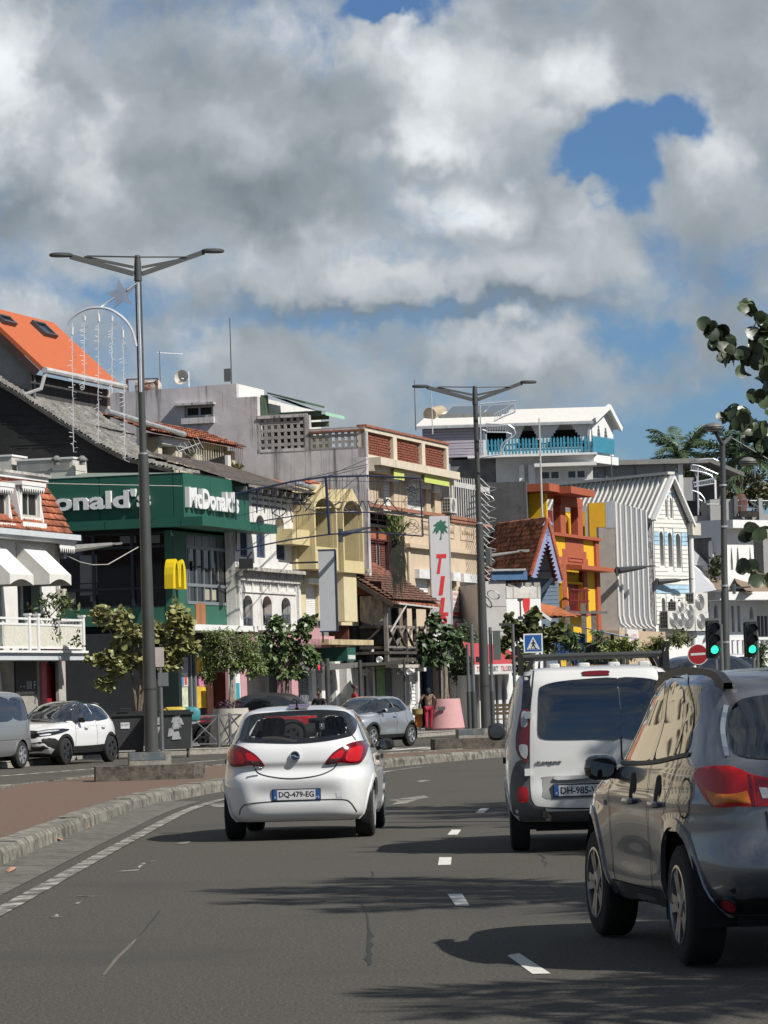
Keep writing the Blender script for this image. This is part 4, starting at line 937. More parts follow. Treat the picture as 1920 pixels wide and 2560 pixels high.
MB().fbox(ST,s0,s1-.01,.2,zt-.1,-9,o-1.2).build('rear_wall',M('interior_white',(.45,.44,.42),.9),t)
pan=[rect(*RW(610+i*21.5,1452,628+i*21.5,1479))for i in range(6)]
low=[arch(*RW(609,1488,632,1572),.28),arch(*RW(657,1490,680,1564),.28),arch(*RW(704,1494,727,1562),.28)]
wall('middle_wall',ST,rect(s0,s1,zf,zc-.01),low,o-.35,o,WOLD,t)
a=RW(604,1446,738,1484)
wall('panel_band',ST,rect(a[0],a[1],a[2],a[3]),pan,o+.002,o+.05,WOLD,t)
MB().fbox(ST,s0,s1+.1,zc,zc+.12,o+.003,o+.42).fbox(ST,s0,s1+.02,zc-.18,zc-.002,o+.003,o+.24).build('cornice',M('cornice_stained',(.42,.40,.37),.95,var=.3,sc=6,spot=.6,spotc=(.08,.075,.07),spotsc=5),t)
dn=MB()
for i in range(38):x=s0+.1+i*(s1-s0-.2)/38;dn.fbox(ST,x,x+.1,zc-.32,zc-.19,o+.004,o+.16)
tag(dn.build('dentil',WOLD,t),kind='stuff')
for i,w_ in enumerate((s0+.02,s1-.26)):fb('corner_pilaster',ST,(w_,w_+.24,zf,zc-.33),o+.003,o+.10,WOLD,t)
BLU=M('blue_iron',(.035,.07,.16),.6)
for k2,h in enumerate(up+low):
 x0,x1,z0=h[0][0],h[1][0],h[0][1];z1=max(z for _,z in h)
 w_=fb('window',ST,(x0,x1,z0,z1),o-.36,o-.31,(M('brown_shutter',(.22,.085,.04),.8,var=.2)if k2==4 else M('window_shadow',(.03,.03,.032),.6)),t)
 if k2!=4:fb('shutter',ST,(x0+.03,x0+(x1-x0)*.45,z0+.1,z1-.35),o-.308,o-.28,M('grey_shutter',(.40,.40,.40),.8),w_)
 rl=MB();zr_=z0+(.95 if k2<3 else .38);n=7
 for i in range(n):x=x0+.03+(x1-x0-.06)*i/(n-1);rl.fbox(ST,x-.014,x+.014,z0,zr_,o-.06,o-.03)
 rl.fbox(ST,x0,x1,zr_-.03,zr_+.03,o-.065,o-.025).fbox(ST,x0,x1,z0+.02,z0+.07,o-.065,o-.025).build('balustrade',BLU if k2<3 else M('grey_iron',(.14,.16,.20),.6),w_)
 if k2>2:
  g=MB()
  for i in range(3):x=x0+.08+i*.16;g.fbox(ST,x-.012,x+.012,z0,z1-.1,o-.1,o-.075)
  g.build('window_grille',IRON,w_)
MB().fbox(ST,s0,s1,zf-.12,zf-.002,o-.3,o+.12).build('floor_band',M('brown_band',(.10,.05,.045),.9),t)
e0,e1=ST.pix(562,1194,.5)[1],ST.pix(742,1240,.5)[1];ee=max(e0,e1)
rf=MB();n=46
for i in range(n):
 x0=s0-.6+(s1-s0+1.0)*i/n;x1=s0-.6+(s1-s0+1.0)*(i+1)/n;xm=(x0+x1)/2
 for xa,xb,ha,hb in((x0,xm,0,.06),(xm,x1,.06,0)):rf.add([ST.at(xa,ee-.1+ha,.5),ST.at(xb,ee-.1+hb,.5),ST.at(xb,ee+1.1+hb,-3),ST.at(xa,ee+1.1+ha,-3)],[(0,1,2,3)])
rf.build('corrugated_roof',M('old_iron_roof',(.10,.085,.075),.9,var=.4,sc=4,spot=.5,spotc=(.03,.026,.024)),t)
for i in range(9):x=s0-.3+i*.85;MB().fbox(ST,x,x+.1,ee-.32,ee-.16,-.6,.42).build('rafter',M('rafter_grey',(.16,.15,.14),.9,spot=.5),t)
fb('frieze',ST,(s0,s1,zt+.01,ee-.12),-.5,-.3,M('frieze_grey',(.17,.165,.15),.95,var=.3,spot=.5),t)
gz=ST.pix(762,1214,.3)[1];MB().tube([ST.at(ST.pix(733,1212,.3)[0],gz+.02,.35),ST.at(ST.pix(790,1222,.3)[0],gz-.05,.35)],.09,8).build('gutter',GALV,t,1)
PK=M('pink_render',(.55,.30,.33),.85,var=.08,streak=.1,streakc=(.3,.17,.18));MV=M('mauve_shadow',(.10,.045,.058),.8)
MB().fbox(ST,s0,s1+2.6,.15,zf-.13,-6,-2.5).build('shop_front',M('shaded_pink_wall',(.30,.17,.19),.85),t)  # pink shop wall darkened to mauve for the shade under the overhang
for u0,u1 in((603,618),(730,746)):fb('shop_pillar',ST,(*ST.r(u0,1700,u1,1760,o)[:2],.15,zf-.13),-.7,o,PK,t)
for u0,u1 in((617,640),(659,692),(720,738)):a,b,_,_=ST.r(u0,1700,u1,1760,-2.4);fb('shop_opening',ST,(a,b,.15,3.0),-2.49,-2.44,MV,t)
fb('fascia',ST,(s0,s1+2.6,3.35,3.75),-.3,.35,PK,t)
a,b,z0,z1=ST.r(589,1640,601,1770,.15);pb=fb('advert_panel',ST,(a,b,.15,z1),-.1,.15,WHITE2,t)
fb('advert_orange',ST,(a+.02,b-.12,.2,.2+(z1-.2)*.42),.152,.16,M('print_orange',(.72,.30,.01)),pb);fb('advert_teal',ST,(a+.02,b-.12,.22+(z1-.2)*.42,z1-.9),.152,.16,M('print_teal',(.03,.32,.42)),pb)
scallops(ST,ST.pix(752,1640,.9)[0],ST.pix(803,1640,.9)[0],3.3,.7,.9,.16,PK,t)
# yellow building
YEL=M('pale_yellow_render',(.64,.535,.29),.9,var=.06,sc=2,bump=.2,streak=.28,streakc=(.26,.21,.12),spot=.2,spotc=(.45,.36,.18));YE2=M('cream_yellow',(.66,.57,.36),.9,var=.06,streak=.2,streakc=(.3,.26,.16))
t=wthing('yellow_building','pale yellow building with two pointed arched loggias and louvred shutters','building',ST.at(15.5,0))
o=-.2
def RY(*a):return ST.r(*a,o)
s0=s1+.05;s1=ST.pix(895,1500,o)[0]
zl=ST.pix(820,1425,o)[1];ztop=ST.pix(812,1235,o)[1]
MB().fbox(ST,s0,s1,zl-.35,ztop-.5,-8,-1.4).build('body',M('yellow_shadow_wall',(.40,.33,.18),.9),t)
wall('lower_wall',ST,rect(s0,s1,4.2,zl),[rect(*RY(766,1462,797,1600)),rect(*RY(846,1462,858,1500))],o-.3,o,YE2,t)
a,b,z0,z1=RY(766,1462,797,1600);slats(ST,a,b,z0,z1,o-.14,30,.012).build('roller_shutter',SHUT,t)
a,b,z0,z1=RY(846,1462,858,1500);fb('window',ST,(a,b,z0,z1),o-.29,o-.2,M('window_shadow'),t)
for u0,u1,v0,v1 in((758,805,1447,1460),(838,864,1447,1458)):fb('lintel',ST,RY(u0,v0,u1,v1),o+.002,o+.22,WHITE2,t)
MB().fbox(ST,s0-.1,s1+.1,zl-.02,zl+.12,-1.4,.3).build('ledge',M('ledge_stained',(.36,.32,.24),.9,var=.2,spot=.4),t)
fb('pilaster',ST,(ST.pix(861,1520,.5)[0],ST.pix(893,1520,.5)[0],4.3,zl-.03),o+.002,.5,YE2,t)
for k2,(u0,u1,vp,va0,va1,vb)in enumerate(((786,843,1210,1246,1368,1424),(857,908,1222,1252,1402,1432))):
 ob=.65
 a,b,z0,z1=ST.r(u0,vb-60,u1,vp+30,ob);z0=ST.pix((u0+u1)/2,vb,ob)[1];zp_=ST.pix((u0+u1)/2,vp,ob)[1];zs=zp_-.75
 ha=ST.pix((u0+u1)/2,va1,ob)[1];hb=ST.pix((u0+u1)/2,va0,ob)[1]
 out=[(a,z0),(b,z0),(b,zs),((a+b)/2,zp_),(a,zs)]
 lg=wall('loggia',ST,out,[arch(a+.14,b-.12,ha,hb,.45)],ob-.14,ob,YEL,t)
 for x in(a,b-.14):MB().fbox(ST,x+.002,x+.138,z0,zs-.05,-1.4,ob-.142).build('loggia_cheek',YEL,lg)
 MB().fbox(ST,a+.14,b-.14,z0,z0+.14,-1.4,ob-.142).build('loggia_floor',YE2,lg)
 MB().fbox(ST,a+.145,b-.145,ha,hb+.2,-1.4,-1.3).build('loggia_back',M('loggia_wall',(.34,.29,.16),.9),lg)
 MB().add([ST.at(a,zs,ob),ST.at((a+b)/2,zp_,ob),ST.at(b,zs,ob),ST.at(a,zs,-2),ST.at((a+b)/2,zp_,-2),ST.at(b,zs,-2)],[(0,1,4,3),(1,2,5,4)]).build('loggia_roof',YEL,lg)
 sl=ST.r(u0+6,va1-60,u0+20,va1-2,ob-.5);fb('white_panel',ST,(a+.16,a+.75,z0+.15,z0+1.5),ob-.75,ob-.6,M('cream_panel',(.72,.66,.50),.8),lg)
a,b,z0,z1=ST.r(731,1324,776,1362,.45)
MB().fbox(ST,a,b,z0,z1,-1.4,.45).build('balcony_box',YEL,t)
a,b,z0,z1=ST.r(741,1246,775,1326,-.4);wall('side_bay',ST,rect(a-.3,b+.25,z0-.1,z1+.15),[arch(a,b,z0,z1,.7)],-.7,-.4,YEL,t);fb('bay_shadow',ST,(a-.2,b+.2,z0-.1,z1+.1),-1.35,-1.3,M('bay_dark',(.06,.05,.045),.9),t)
for q,(u0,u1,v0,v1)in enumerate(((741,776,1226,1246),(836,862,1228,1246))):
 a,b,z0,z1=ST.r(u0,v0,u1,v1,-.2);p=[ST.at(a,z0,-.2),ST.at(b,z0,-.2),ST.at(b,z1+.5,-1.6),ST.at(a,z1+.5,-1.6)]
 rf=MB().quad(*p).build('tile_roof',TILE,t);tiles(p[0],ST.d,p[3]-p[0],.24,.34,lambda a,b:True,TILE,rf,'yel',int((b-a)/.24),4)
for u0,v0,u1,v1 in((766,1365,764,1400),(776,1360,770,1420),(765,1402,780,1402)):MB().tube([P(u0,v0,127.5),P(u1,v1,127.5)],.07,8).build('waste_pipe',M('pipe_cream',(.50,.44,.32)),t)
a,b,z0,z1=ST.r(740,1380,756,1424,0);MB().plate(ST.at,arch(a,b,z0,z1+.4,.4),[],-.2,0).build('cream_wall',YE2,t)
zc0,zc1=ST.pix(880,1612,1.0)[1],ST.pix(880,1599,1.0)[1]
a=ST.pix(822,1605,1.0)[0];b=ST.pix(934,1605,1.0)[0]
MB().fbox(ST,a,b,zc0,zc1,-.2,1.0).build('concrete_canopy',M('canopy_stained',(.50,.40,.24),.9,var=.2,streak=.5,streakc=(.14,.11,.07)),t)
MB().fbox(ST,s0,s1+6,.15,zc0-.01,-8,-1.6).build('shop_back',M('shop_grey',(.10,.10,.10),.8),t)
LG=M('gate_grey',(.30,.33,.38),.6)
xs=[(746,780,1),(791,803,1),(826,838,1)]
for u0,u1,kk in xs:
 a,b,_,_=ST.r(u0,1700,u1,1760,-.8);g=MB();w=b-a;n=max(3,int(w/.18));zt_=3.05
 for i in range(-14,n+1):
  for sg_ in(1,-1):
   x0=a+(i if sg_>0 else i+14)*.18;x1=x0+sg_*zt_*.55;z0_,z1_=.15,zt_
   if sg_>0:
    if x0<a:z0_=.15+(a-x0)/.55;x0=a
   else:
    if x0>b:z0_=.15+(x0-b)/.55;x0=b
   if x1>b:z1_=z0_+(b-x0)/.55;x1=b
   if x1<a:z1_=z0_+(x0-a)/.55;x1=a
   if z1_>z0_+.1 and a-.01<=x0<=b+.01:g.bar(ST.at(x0,z0_,-.75+.01*sg_),ST.at(x1,z1_,-.75+.01*sg_),.022)
 gt=g.build('lattice_gate',LG,t);fb('gate_back',ST,(a,b,.15,zt_),-1.2,-1.15,M('gate_blue',(.05,.09,.16)if u0<790 else(.03,.03,.03),.6),gt)
for u0,u1 in((781,791),(805,813),(815,825),(840,852),(855,860)):a,b,_,_=ST.r(u0,1700,u1,1760,-.6);fb('white_pier',ST,(a,b,.15,3.1),-1.5,-.6,WHITE2,t)
a,b,z0,z1=ST.r(868,1617,889,1652,.9)
q=wthing('hanging_sign','small dark green box sign with a white notice under the concrete canopy','sign',ST.at(a,z0,.9))
MB().fbox(ST,a,b,z0,z1,-.1,.9).build('sign_box',M('sign_green',(.015,.10,.075),.5,var=.1),q)
F3=SD(a,0);fb('notice',ST,(a+.1,b-.08,z0+.06,z1-.3),.902,.91,M('notice_white',(.62,.63,.60)),q)
SH=M('shade_cloth',(.15,.145,.135),.9,var=.1)
q=wthing('shade_cloth','sagging grey shade cloth stretched on posts in front of the lattice gates','awning',P(800,1690,123))
zs=P(760,1652,121.5)
def sail(pts,drop,name,mat,par):
 n=10;mb=MB();A_,B_,Cc,D_=[V(p)for p in pts]
 g=[[A_.lerp(B_,i/n).lerp(D_.lerp(Cc,i/n),j/4)-V((0,0,drop*4*(i/n)*(1-i/n)*(1 if j in(0,4)else 1.2)))for j in range(5)]for i in range(n+1)]
 mb.add([p for r_ in g for p in r_],[(i*5+j,i*5+j+1,i*5+j+6,i*5+j+5)for i in range(n)for j in range(4)]);return mb.build(name,mat,par,'all')
sail([P(745,1657,120.5),P(898,1655,130),P(896,1662,131.5),P(760,1653,123.2)],.06,'cloth',SH,q)
sail([P(745,1657,120.5),P(898,1655,130),P(898,1668,130),P(745,1675,120.5)],.05,'cloth_edge',SH,q)
for u,v0,y in((817,1646,120.5),(899,1650,129)):
 a=P(u,v0,y);MB().tube([V((a.x,a.y,.15)),a],.085 if u<850 else .07,10).build('post',POLE,q,1)
q=wthing('shade_cloth','pale grey shade cloth rising to the corner of the old wooden house','awning',P(960,1650,129.5))
sail([P(902,1657,129),P(1012,1648,131),P(1003,1660,134),P(905,1664,133)],.03,'cloth',M('pale_cloth',(.40,.40,.38),.9),q)
a=P(1010,1648,131);MB().tube([V((a.x,a.y,.15)),a],.05,8).build('post',POLE,q,1)
F4=Fr(P(820,1480,122),(1,-.06));a,b,z0,z1=F4.r(798,1376,839,1577)
q=wthing('blank_sign','tall blank pale grey double sided sign hanging in front of the yellow building','sign',F4.at(a,z0))
MB().fbox(F4,a,b,z0,z1,-.2,0).build('sign_body',M('sign_grey',(.52,.54,.57),.5,var=.03),q)
MB().fbox(F4,a-.02,b+.03,z1,z1+.04,-.21,.015).fbox(F4,b+.001,b+.05,z0-.03,z1,-.21,.015).fbox(F4,a-.02,b,z0-.04,z0-.001,-.21,.015).build('sign_frame',M('navy_frame',(.02,.035,.075),.5),q)
MB().fbox(F4,a-1.0,a-.021,z1-.42,z1-.36,-.13,-.07).fbox(F4,a+.05,a+.1,z0-.4,z0-.041,-.13,-.07).build('bracket',IRON,q)
ac_unit(ST,ST.pix(782,1600,-.1)[0],ST.pix(782,1618,-.1)[1],-.18,'air conditioner on the yellow wall right of the leafy street tree',.6,1.0,.45)
# old wooden house with verandah
WD=M('old_wood',(.075,.062,.052),.9,var=.35,sc=6,spot=.3,spotc=(.025,.02,.018));WDG=M('grey_wood',(.20,.18,.16),.9,var=.3,sc=7);WDR=M('red_brown_wood',(.15,.045,.03),.9,var=.3,sc=6)
t=wthing('wooden_house','old dark wooden house with tiled lean-to roof over a rickety verandah','house',ST.at(22,0))
ov=1.15
s0=ST.pix(968,1560,ov)[0];s1=ST.pix(1076,1560,ov)[0];zd=ST.pix(968,1628,ov)[1];zr=ST.pix(968,1566,ov)[1];ze=ST.pix(990,1506,ov)[1]
zh=ST.pix(915,1418,-1.1)[1]
p=[ST.at(s0-.35,ze,ov+.35),ST.at(s1+.5,ze-.05,ov+.35),ST.at(s1-.2,zh+.2,-1.0),ST.at(s0-.2,zh,-1.0)]
rf=MB().add(p+[q-V((0,0,.09))for q in p],[(0,1,2,3),(7,6,5,4),(0,4,5,1),(1,5,6,2),(3,7,4,0)]).build('roof',TILED,t)
OT=M('old_flat_tile',(.17,.085,.055),.92,var=.5,sc=8,spot=.6,spotc=(.035,.026,.022),spotsc=3,bump=.4)
tiles(p[0]+V((0,0,.02)),ST.d,p[3]-p[0],.21,.20,lambda a,b:True,OT,rf,'oldt',int((s1-s0+.7)/.21),int((p[3]-p[0]).length/.20))
wl=SD(s0-.1,0);a1=ov
MB().plate(wl.at,[(-3.5,zd),(-.35,zd),(-.35,zh-1.2),(-1.2,zh-.2),(-3.5,zh-.2)],[],-.1,0).build('side_wall',WDR,t)
fb('front_wall',ST,(s0,s1,zd,ze+.9),-.5,-.4,M('black_wood',(.02,.017,.015),.9,var=.4,sc=5),t)
for i in range(5):x=s0+.5+i*1.05;fb('door_leaf',ST,(x,x+.55,zd,zd+2.1),-.398,-.37,M('plank_dark',(.05,.042,.036),.9,var=.3,sc=5,stretch=(4,4,.3)),t)
fb('white_panel',ST,(s1-2.6,s1-.3,zd+.9,ze+.1),-.396,-.36,WHITE,t);slats(ST,s1-2.2,s1-.8,zd+1.4,ze,-.34,10).build('shutter',SHUT,t)
MB().fbox(ST,s0-.1,s1,zd-.1,zd,-.4,ov+.05).fbox(ST,s0-.1,s1,zd-.38,zd-.24,ov-.12,ov).fbox(ST,s0-.1,s1,zd-.55,zd-.42,-.4,ov-.13).build('verandah_floor',WD,t)
fb('floor_edge',ST,(s0-.1,s1-1,zd-.62,zd-.5),ov-.1,ov+.1,M('pale_board',(.5,.47,.40),.9,var=.2),t)
for x in(s0,s0+2.6,s0+3.9,s1-.1):MB().fbox(ST,x-.07,x+.07,zd-.6,ze-.06,ov-.12,ov+.02).build('post',WD if x>s0 else WDG,t)
MB().fbox(ST,s0,s1,zr-.05,zr+.05,ov-.10,ov-.01).fbox(ST,s0,s1,zd+.12,zd+.2,ov-.10,ov-.01).fbox(ST,s0,s1,ze-.2,ze-.07,ov-.1,ov+.02).build('rail',WDG,t)
xs=[s0+.07+i*(s1-s0-.15)/5 for i in range(6)]
for i in range(5):
 MB().bar(ST.at(xs[i]+.03,zd+.2,ov-.055),ST.at(xs[i+1]-.03,zr-.05,ov-.055),.11,.04).build('cross_brace',WDG,t)
 MB().bar(ST.at(xs[i]+.03,zr-.05,ov-.02),ST.at(xs[i+1]-.03,zd+.2,ov-.02),.11,.04).build('cross_brace',WD,t)
MB().bar(ST.at(s0+.25,zr-.2,ov+.05),ST.at(s0+1.3,ze-.1,ov+.4),.05).bar(ST.at(s0+4.6,zr-.2,ov+.05),ST.at(s0+5.0,ze-.1,ov+.4),.05).bar(ST.at(s0+.2,ze-.07,ov+.40),ST.at(s1-.3,ze-.16,ov+.40),.06).build('awning_stay',M('white_iron',(.55,.54,.52),.7),t)
SF=SD(s0-.02,0)
MB().fbox(SF,.05,ov-.12,zr-.05,zr+.05,-.09,0).fbox(SF,.05,ov-.12,zd+.1,zd+.2,-.09,0).bar(SF.at(.1,zd+.2,-.05),SF.at(ov-.2,zr,-.05),.08).build('side_rail',WD,t)
fb('side_boards',SF,(.05,ov-.15,zd+.2,zr-.05),-.12,-.10,M('black_wood'),t)
a,b,z0,z1=SF.r(900,1490,957,1560,.05)
cl=MB();n=8
for i in range(n):
 for j in range(6):
  q=[SF.at(a+(b-a)*x/n,z0+(z1-z0)*y/6+(.14*(x/n-.5)**2*4*(1-y/6)),.06+.03*math.sin(x*2.1+y))for x,y in((i,j),(i+1,j),(i+1,j+1),(i,j+1))];cl.quad(*q)
cl.build('hanging_cloth',M('dirty_cloth',(.27,.235,.20),.95,var=.25,sc=3,spot=.4,spotc=(.14,.11,.09)),t)
fb('red_gable',SF,(-.3,ov-.2,z1+.05,z1+.55),-.1,-.05,WDR,t)
MB().bar(p[3]+V((0,0,-.12)),p[0]+V((0,0,-.12)),.09,.16).build('verge',WD,t)
a,b,z0,z1=ST.r(909,1352,977,1418,-1.1)
fb('attic_wall',ST,(a,b,z0-.3,z1+.05),-2.5,-1.1,WDR,t)
for i in range(5):x=a+.1+i*(b-a-.2)/5;slats(ST,x,x+(b-a)/5-.12,z0+.02,z1-.12,-1.09,13,.03).build('louvre_shutter',M('grey_louvre',(.22,.20,.185),.9,var=.2)if i%2==0 else WDR,t)
fb('attic_fascia',ST,(a-.1,b+.3,z1+.06,z1+.5),-2.5,-1.0,M('orange_fascia',(.36,.12,.05),.85,var=.2,streak=.3),t)
rr=ST.r(915,1300,966,1350,-1.0);tr_=MB()
for x in(rr[0],(rr[0]+rr[1])/2,rr[1]):tr_.fbox(ST,x-.03,x+.03,rr[2]-2.6,rr[3],-.98,-.92)
tr_.fbox(ST,rr[0],rr[1],rr[3]-.03,rr[3]+.03,-.99,-.91).fbox(ST,rr[0]-.2,rr[1]+1.0,rr[2]-.03,rr[2]+.03,-.99,-.91).build('terrace_railing',M('maroon_iron',(.10,.02,.025),.6),t)
MB().fbox(ST,a-.1,b+.2,z1+.51,z1+.62,-2.6,-.9).build('terrace_edge',M('stained_edge',(.30,.28,.26),.9,spot=.5),t)
zg=zd-.6
MB().fbox(ST,s0-.6,s1,.15,zg,-6,-.3).build('ground_floor',M('shop_white',(.55,.55,.53),.85,var=.08,streak=.15),t)
for u0,u1,c in((911,939,(.03,.035,.035)),(940,961,(.22,.42,.14)),(963,978,(.16,.17,.18)),(996,1003,(.16,.17,.18))):
 a,b,_,_=ST.r(u0,1700,u1,1760,-.3);fb('shop_panel',ST,(a,b,.15,2.7),-.298,-.26,M('shop_panel%d'%u0,c,.6,var=.15),t)
fb('shop_fascia',ST,(s0-.5,s1-1.2,2.75,3.2),-.297,-.2,M('fascia_dark',(.07,.07,.072),.7),t)
a,b,_,_=ST.r(1029,1700,1043,1760,.4);slats(ST,a,b,.2,3.0,.3,20,.03).build('louvre_door',SHUT,t)
for x in(a-.35,b+.03):fb('door_pier',ST,(x,x+.3,.15,zg),-.29,.42,WHITE2,t)
a,b,z0,z1=ST.r(1052,1655,1062,1678,.8);fb('shop_flag_sign',ST,(a-.5,b+.2,z0,z1),.7,.8,SG,t)
def scroll(c,r,par,turns=2.2,mat=IRON):
 MB().tube([V(c)+V((math.cos(x*.35)*r*(1-x/44),0,math.sin(x*.35)*r*(1-x/44)))for x in range(int(turns*18))],.022,5).build('scroll',mat,par)
q=wthing('scroll_brackets','row of wrought iron spiral brackets under the verandah','bracket',P(960,1690,131))
for u,v,c in((913,1681,GALV),(948,1650,GALV),(999,1680,IRON),(1023,1680,GALV)):scroll(P(u,v,130.8),.125,q,mat=c)
MB().tube([P(900,1655,130.9),P(935,1678,130.8),P(1000,1662,130.8),P(1024,1690,130.8)],.012,4).build('bracket_rod',IRON,q)
q=wthing('wall_ivy','dark hanging creeper with a green tuft between the wooden and beige houses','creeper',P(990,1400,133))
IV2=M('dead_creeper',(.028,.027,.02),.9,var=.5);mb=MB()
for i in range(240):
 c=P(rnd.uniform(980,1012),rnd.uniform(1335,1440),132.6);mb.tube([c,c+V((rnd.uniform(-.1,.1),0,-rnd.uniform(.3,.9)))],.014,3)
mb.build('dead_stems',IV2,q);leaf_cloud(P(990,1328,132.5),(.4,.3,.45),130,.42,M('tuft_green',(.11,.15,.04),.7,var=.4),.2,1.0).build('foliage',M('tuft_green'),q)
# red lettered banner, concrete house, gable house
F5=Fr(P(1100,1420,139.5),(1,.22));a,b,z0,z1=F5.r(1079,1290,1125,1562)
q=wthing('shop_banner','tall narrow white banner with a green palm tree and red letters TILO','banner',F5.at(a,z0))
bn=MB().fbox(F5,a,b,z0,z1,-.14,0).build('banner_board',M('banner_grey',(.56,.56,.58),.7,var=.04),q)
MB().fbox(F5,b+.001,b+.05,z0,z1,-.15,.01).fbox(F5,a-.04,a-.001,z0,z1,-.15,.01).build('banner_frame',GALV,q)
GP=M('palm_green',(.012,.13,.075),.7);W_=b-a
cx,cz=a+W_*.52,z1-(z1-z0)*.095
fr_=MB()
for k2,(ang,L,dr)in enumerate(((2.6,.42,.16),(2.1,.30,.02),(1.35,.34,-.02),(.75,.46,.05),(.25,.46,.2),(-.15,.42,.3),(3.3,.40,.3),(3.9,.3,.2),(-.8,.3,.18))):
 L*=W_;pts=[(cx+L*x*math.cos(ang),cz+L*x*math.sin(ang)-dr*W_*x*x)for x in(0,.35,.7,1)]
 wd=[.035*W_,.10*W_,.09*W_,.01];nx,nz=-math.sin(ang),math.cos(ang)
 fr_.plate(F5.at,[(p[0]+nx*w_,p[1]+nz*w_)for p,w_ in zip(pts,wd)]+[(p[0]-nx*w_,p[1]-nz*w_)for p,w_ in reversed(list(zip(pts,wd)))],[],.001+.001*k2,.004+.001*k2)
tr=[(cx+W_*x,cz-(z1-z0)*y)for x,y in((.02,0),(.05,.04),(.02,.09),(-.06,.125),(.06,.125),(.08,.09),(.1,.04),(.07,0))]
fr_.plate(F5.at,tr,[],.001,.005).build('palm_emblem',GP,bn)
for tx,va,vb,sh in(('T',1385,1434,.16),('I',1440,1488,.16),('L',1494,1540,.16),('O',1544,1576,.16)):
 a2,b2,y0,y1=F5.r(1090,va,1117,vb);y0=max(y0,z0+.03)
 if tx in 'IL':
  w_=.16;x=(a2+b2)/2-.12
  pl=[(x,y0),(x+w_,y0),(x+w_+.12,y1),(x+.12,y1)]if tx=='I' else[(x,y0),(x+.38,y0),(x+.4,y0+.14),(x+.19,y0+.14),(x+w_+.12,y1),(x+.12,y1)]
  MB().plate(F5.at,pl,[],.001,.012).build('letter',RLET,bn)
 elif tx=='T':
  MB().plate(F5.at,[(a2+.02,y1-.16),(a2+.04,y1),(b2,y1),(b2-.02,y1-.16),(b2-.2,y1-.16),(b2-.3,y0),(a2+.02,y0),(a2+.13,y1-.16)],[],.001,.012).build('letter',RLET,bn)
 else:
  c_=((a2+b2)/2,(y0+y1)/2);MB().plate(F5.at,[(c_[0]+.24*math.cos(i*.39),c_[1]+.24*math.sin(i*.39))for i in range(16)],[[(c_[0]+.1*math.cos(i*.39),c_[1]+.1*math.sin(i*.39))for i in range(16)]],.001,.012).build('letter',RLET,bn)
MB().tube([F5.at((a+b)/2,0.15,-.07),F5.at((a+b)/2,z0,-.07)],.06,8).build('pole',GALV,q)
o=-.2;CW=M('concrete_panel',(.52,.50,.49),.9,var=.05,streak=.15,streakc=(.3,.28,.26))
def RK(*x):return ST.r(*x,o)
F6=Fr(P(1268,1540,146),(1,.30));a,b,z0,z1=F6.r(1213,1452,1268,1680);F7=Fr(F6.at(b,0),(1,.62));aw,bw,zw0,zw1=F7.r(1268,1465,1354,1680)
t=wthing('concrete_house','flat concrete wall house beside the wall painted with a red heart','house',F6.at(a,0))
zj=[0.15,F6.pix(1225,1579)[1],F6.pix(1225,1517)[1],z1]
for i in range(3):fb('wall_panel',F6,(a,b-.01,zj[i]+.01,zj[i+1]-.01),-.3,0,CW,t)
MB().fbox(F6,a,b,.15,z1-.1,-5,-.31).build('house_body',CW,t)
t2=wthing('painted_wall','white end wall painted with a black paddle, a red heart and black lettering','house',F7.at(bw,0))
MB().fbox(F7,aw,bw,.15,zw1,-4,0).build('wall_body',WHITE2,t2)
for i in range(4):x=aw+.1+i*(bw-aw)/4;MB().fbox(F7,x,x+.3,zw1-.02,zw1+.14,-.4,.03).build('coping_block',M('old_coping',(.30,.29,.27),.9,var=.3,spot=.5),t2)
MB().fbox(F7,aw,bw,zw1-.5,zw1-.021,.001,.02).build('stained_band',M('stained_band',(.6,.58,.54),.9,spot=.4,streak=.4),t2)
hx,_,h0,h1=F7.r(1307,1487,1325,1545)
hw=(F7.pix(1325,1500)[0]-F7.pix(1307,1500)[0])/2;hc=hx+hw
hp=[(hc+hw*x,h0+(h1-h0)*y)for x,y in((0,0),(.35,.12),(.8,.38),(1,.68),(.95,.88),(.7,.98),(.4,.98),(.12,.9),(0,.82),(-.12,.9),(-.4,.98),(-.7,.98),(-.95,.88),(-1,.68),(-.8,.38),(-.35,.12))]
MB().plate(F7.at,hp,[],.001,.012).build('heart',RLET,t2)
px_=F7.pix(1300,1500)[0];zz=[F7.pix(1300,v)[1]for v in(1488,1504,1540,1549)]
BK=M('black_paint',(.015,.015,.015),.7)
MB().plate(F7.at,[(px_-.13,zz[0]),(px_+.13,zz[0]),(px_+.12,zz[1]+.05),(px_+.03,zz[1]),(px_+.03,zz[2]),(px_+.14,zz[2]-.03),(px_+.14,zz[3]),(px_-.14,zz[3]),(px_-.14,zz[2]-.03),(px_-.03,zz[2]),(px_-.03,zz[1]),(px_-.12,zz[1]+.05)],[],.001,.012).build('paddle',BK,t2)
q0,q1,_,_=F7.r(1285,1560,1338,1575);words('MADA',F7,q0,F7.pix(1300,1572)[1],q1-q0,F7.pix(1300,1554)[1]-F7.pix(1300,1572)[1],BK,t2,.002,.008,.03)
words('NINA',F7,q0+.1,F7.pix(1300,1592)[1],(q1-q0)*.8,F7.pix(1300,1577)[1]-F7.pix(1300,1592)[1],BK,t2,.002,.008,.02)
t=wthing('gable_house','blue house with steep red tiled gable roof and lilac scalloped bargeboards','house',P(1370,1500,158))
Fg=Fr(P(1368,1380,157),(1,.12))
ap=Fg.pix(1369,1300);el=Fg.pix(1327,1441);er=Fg.pix(1407,1452);ba=V((-.97,.50,0)).normalized()
Yb=lambda p2:Fg.at(*p2)
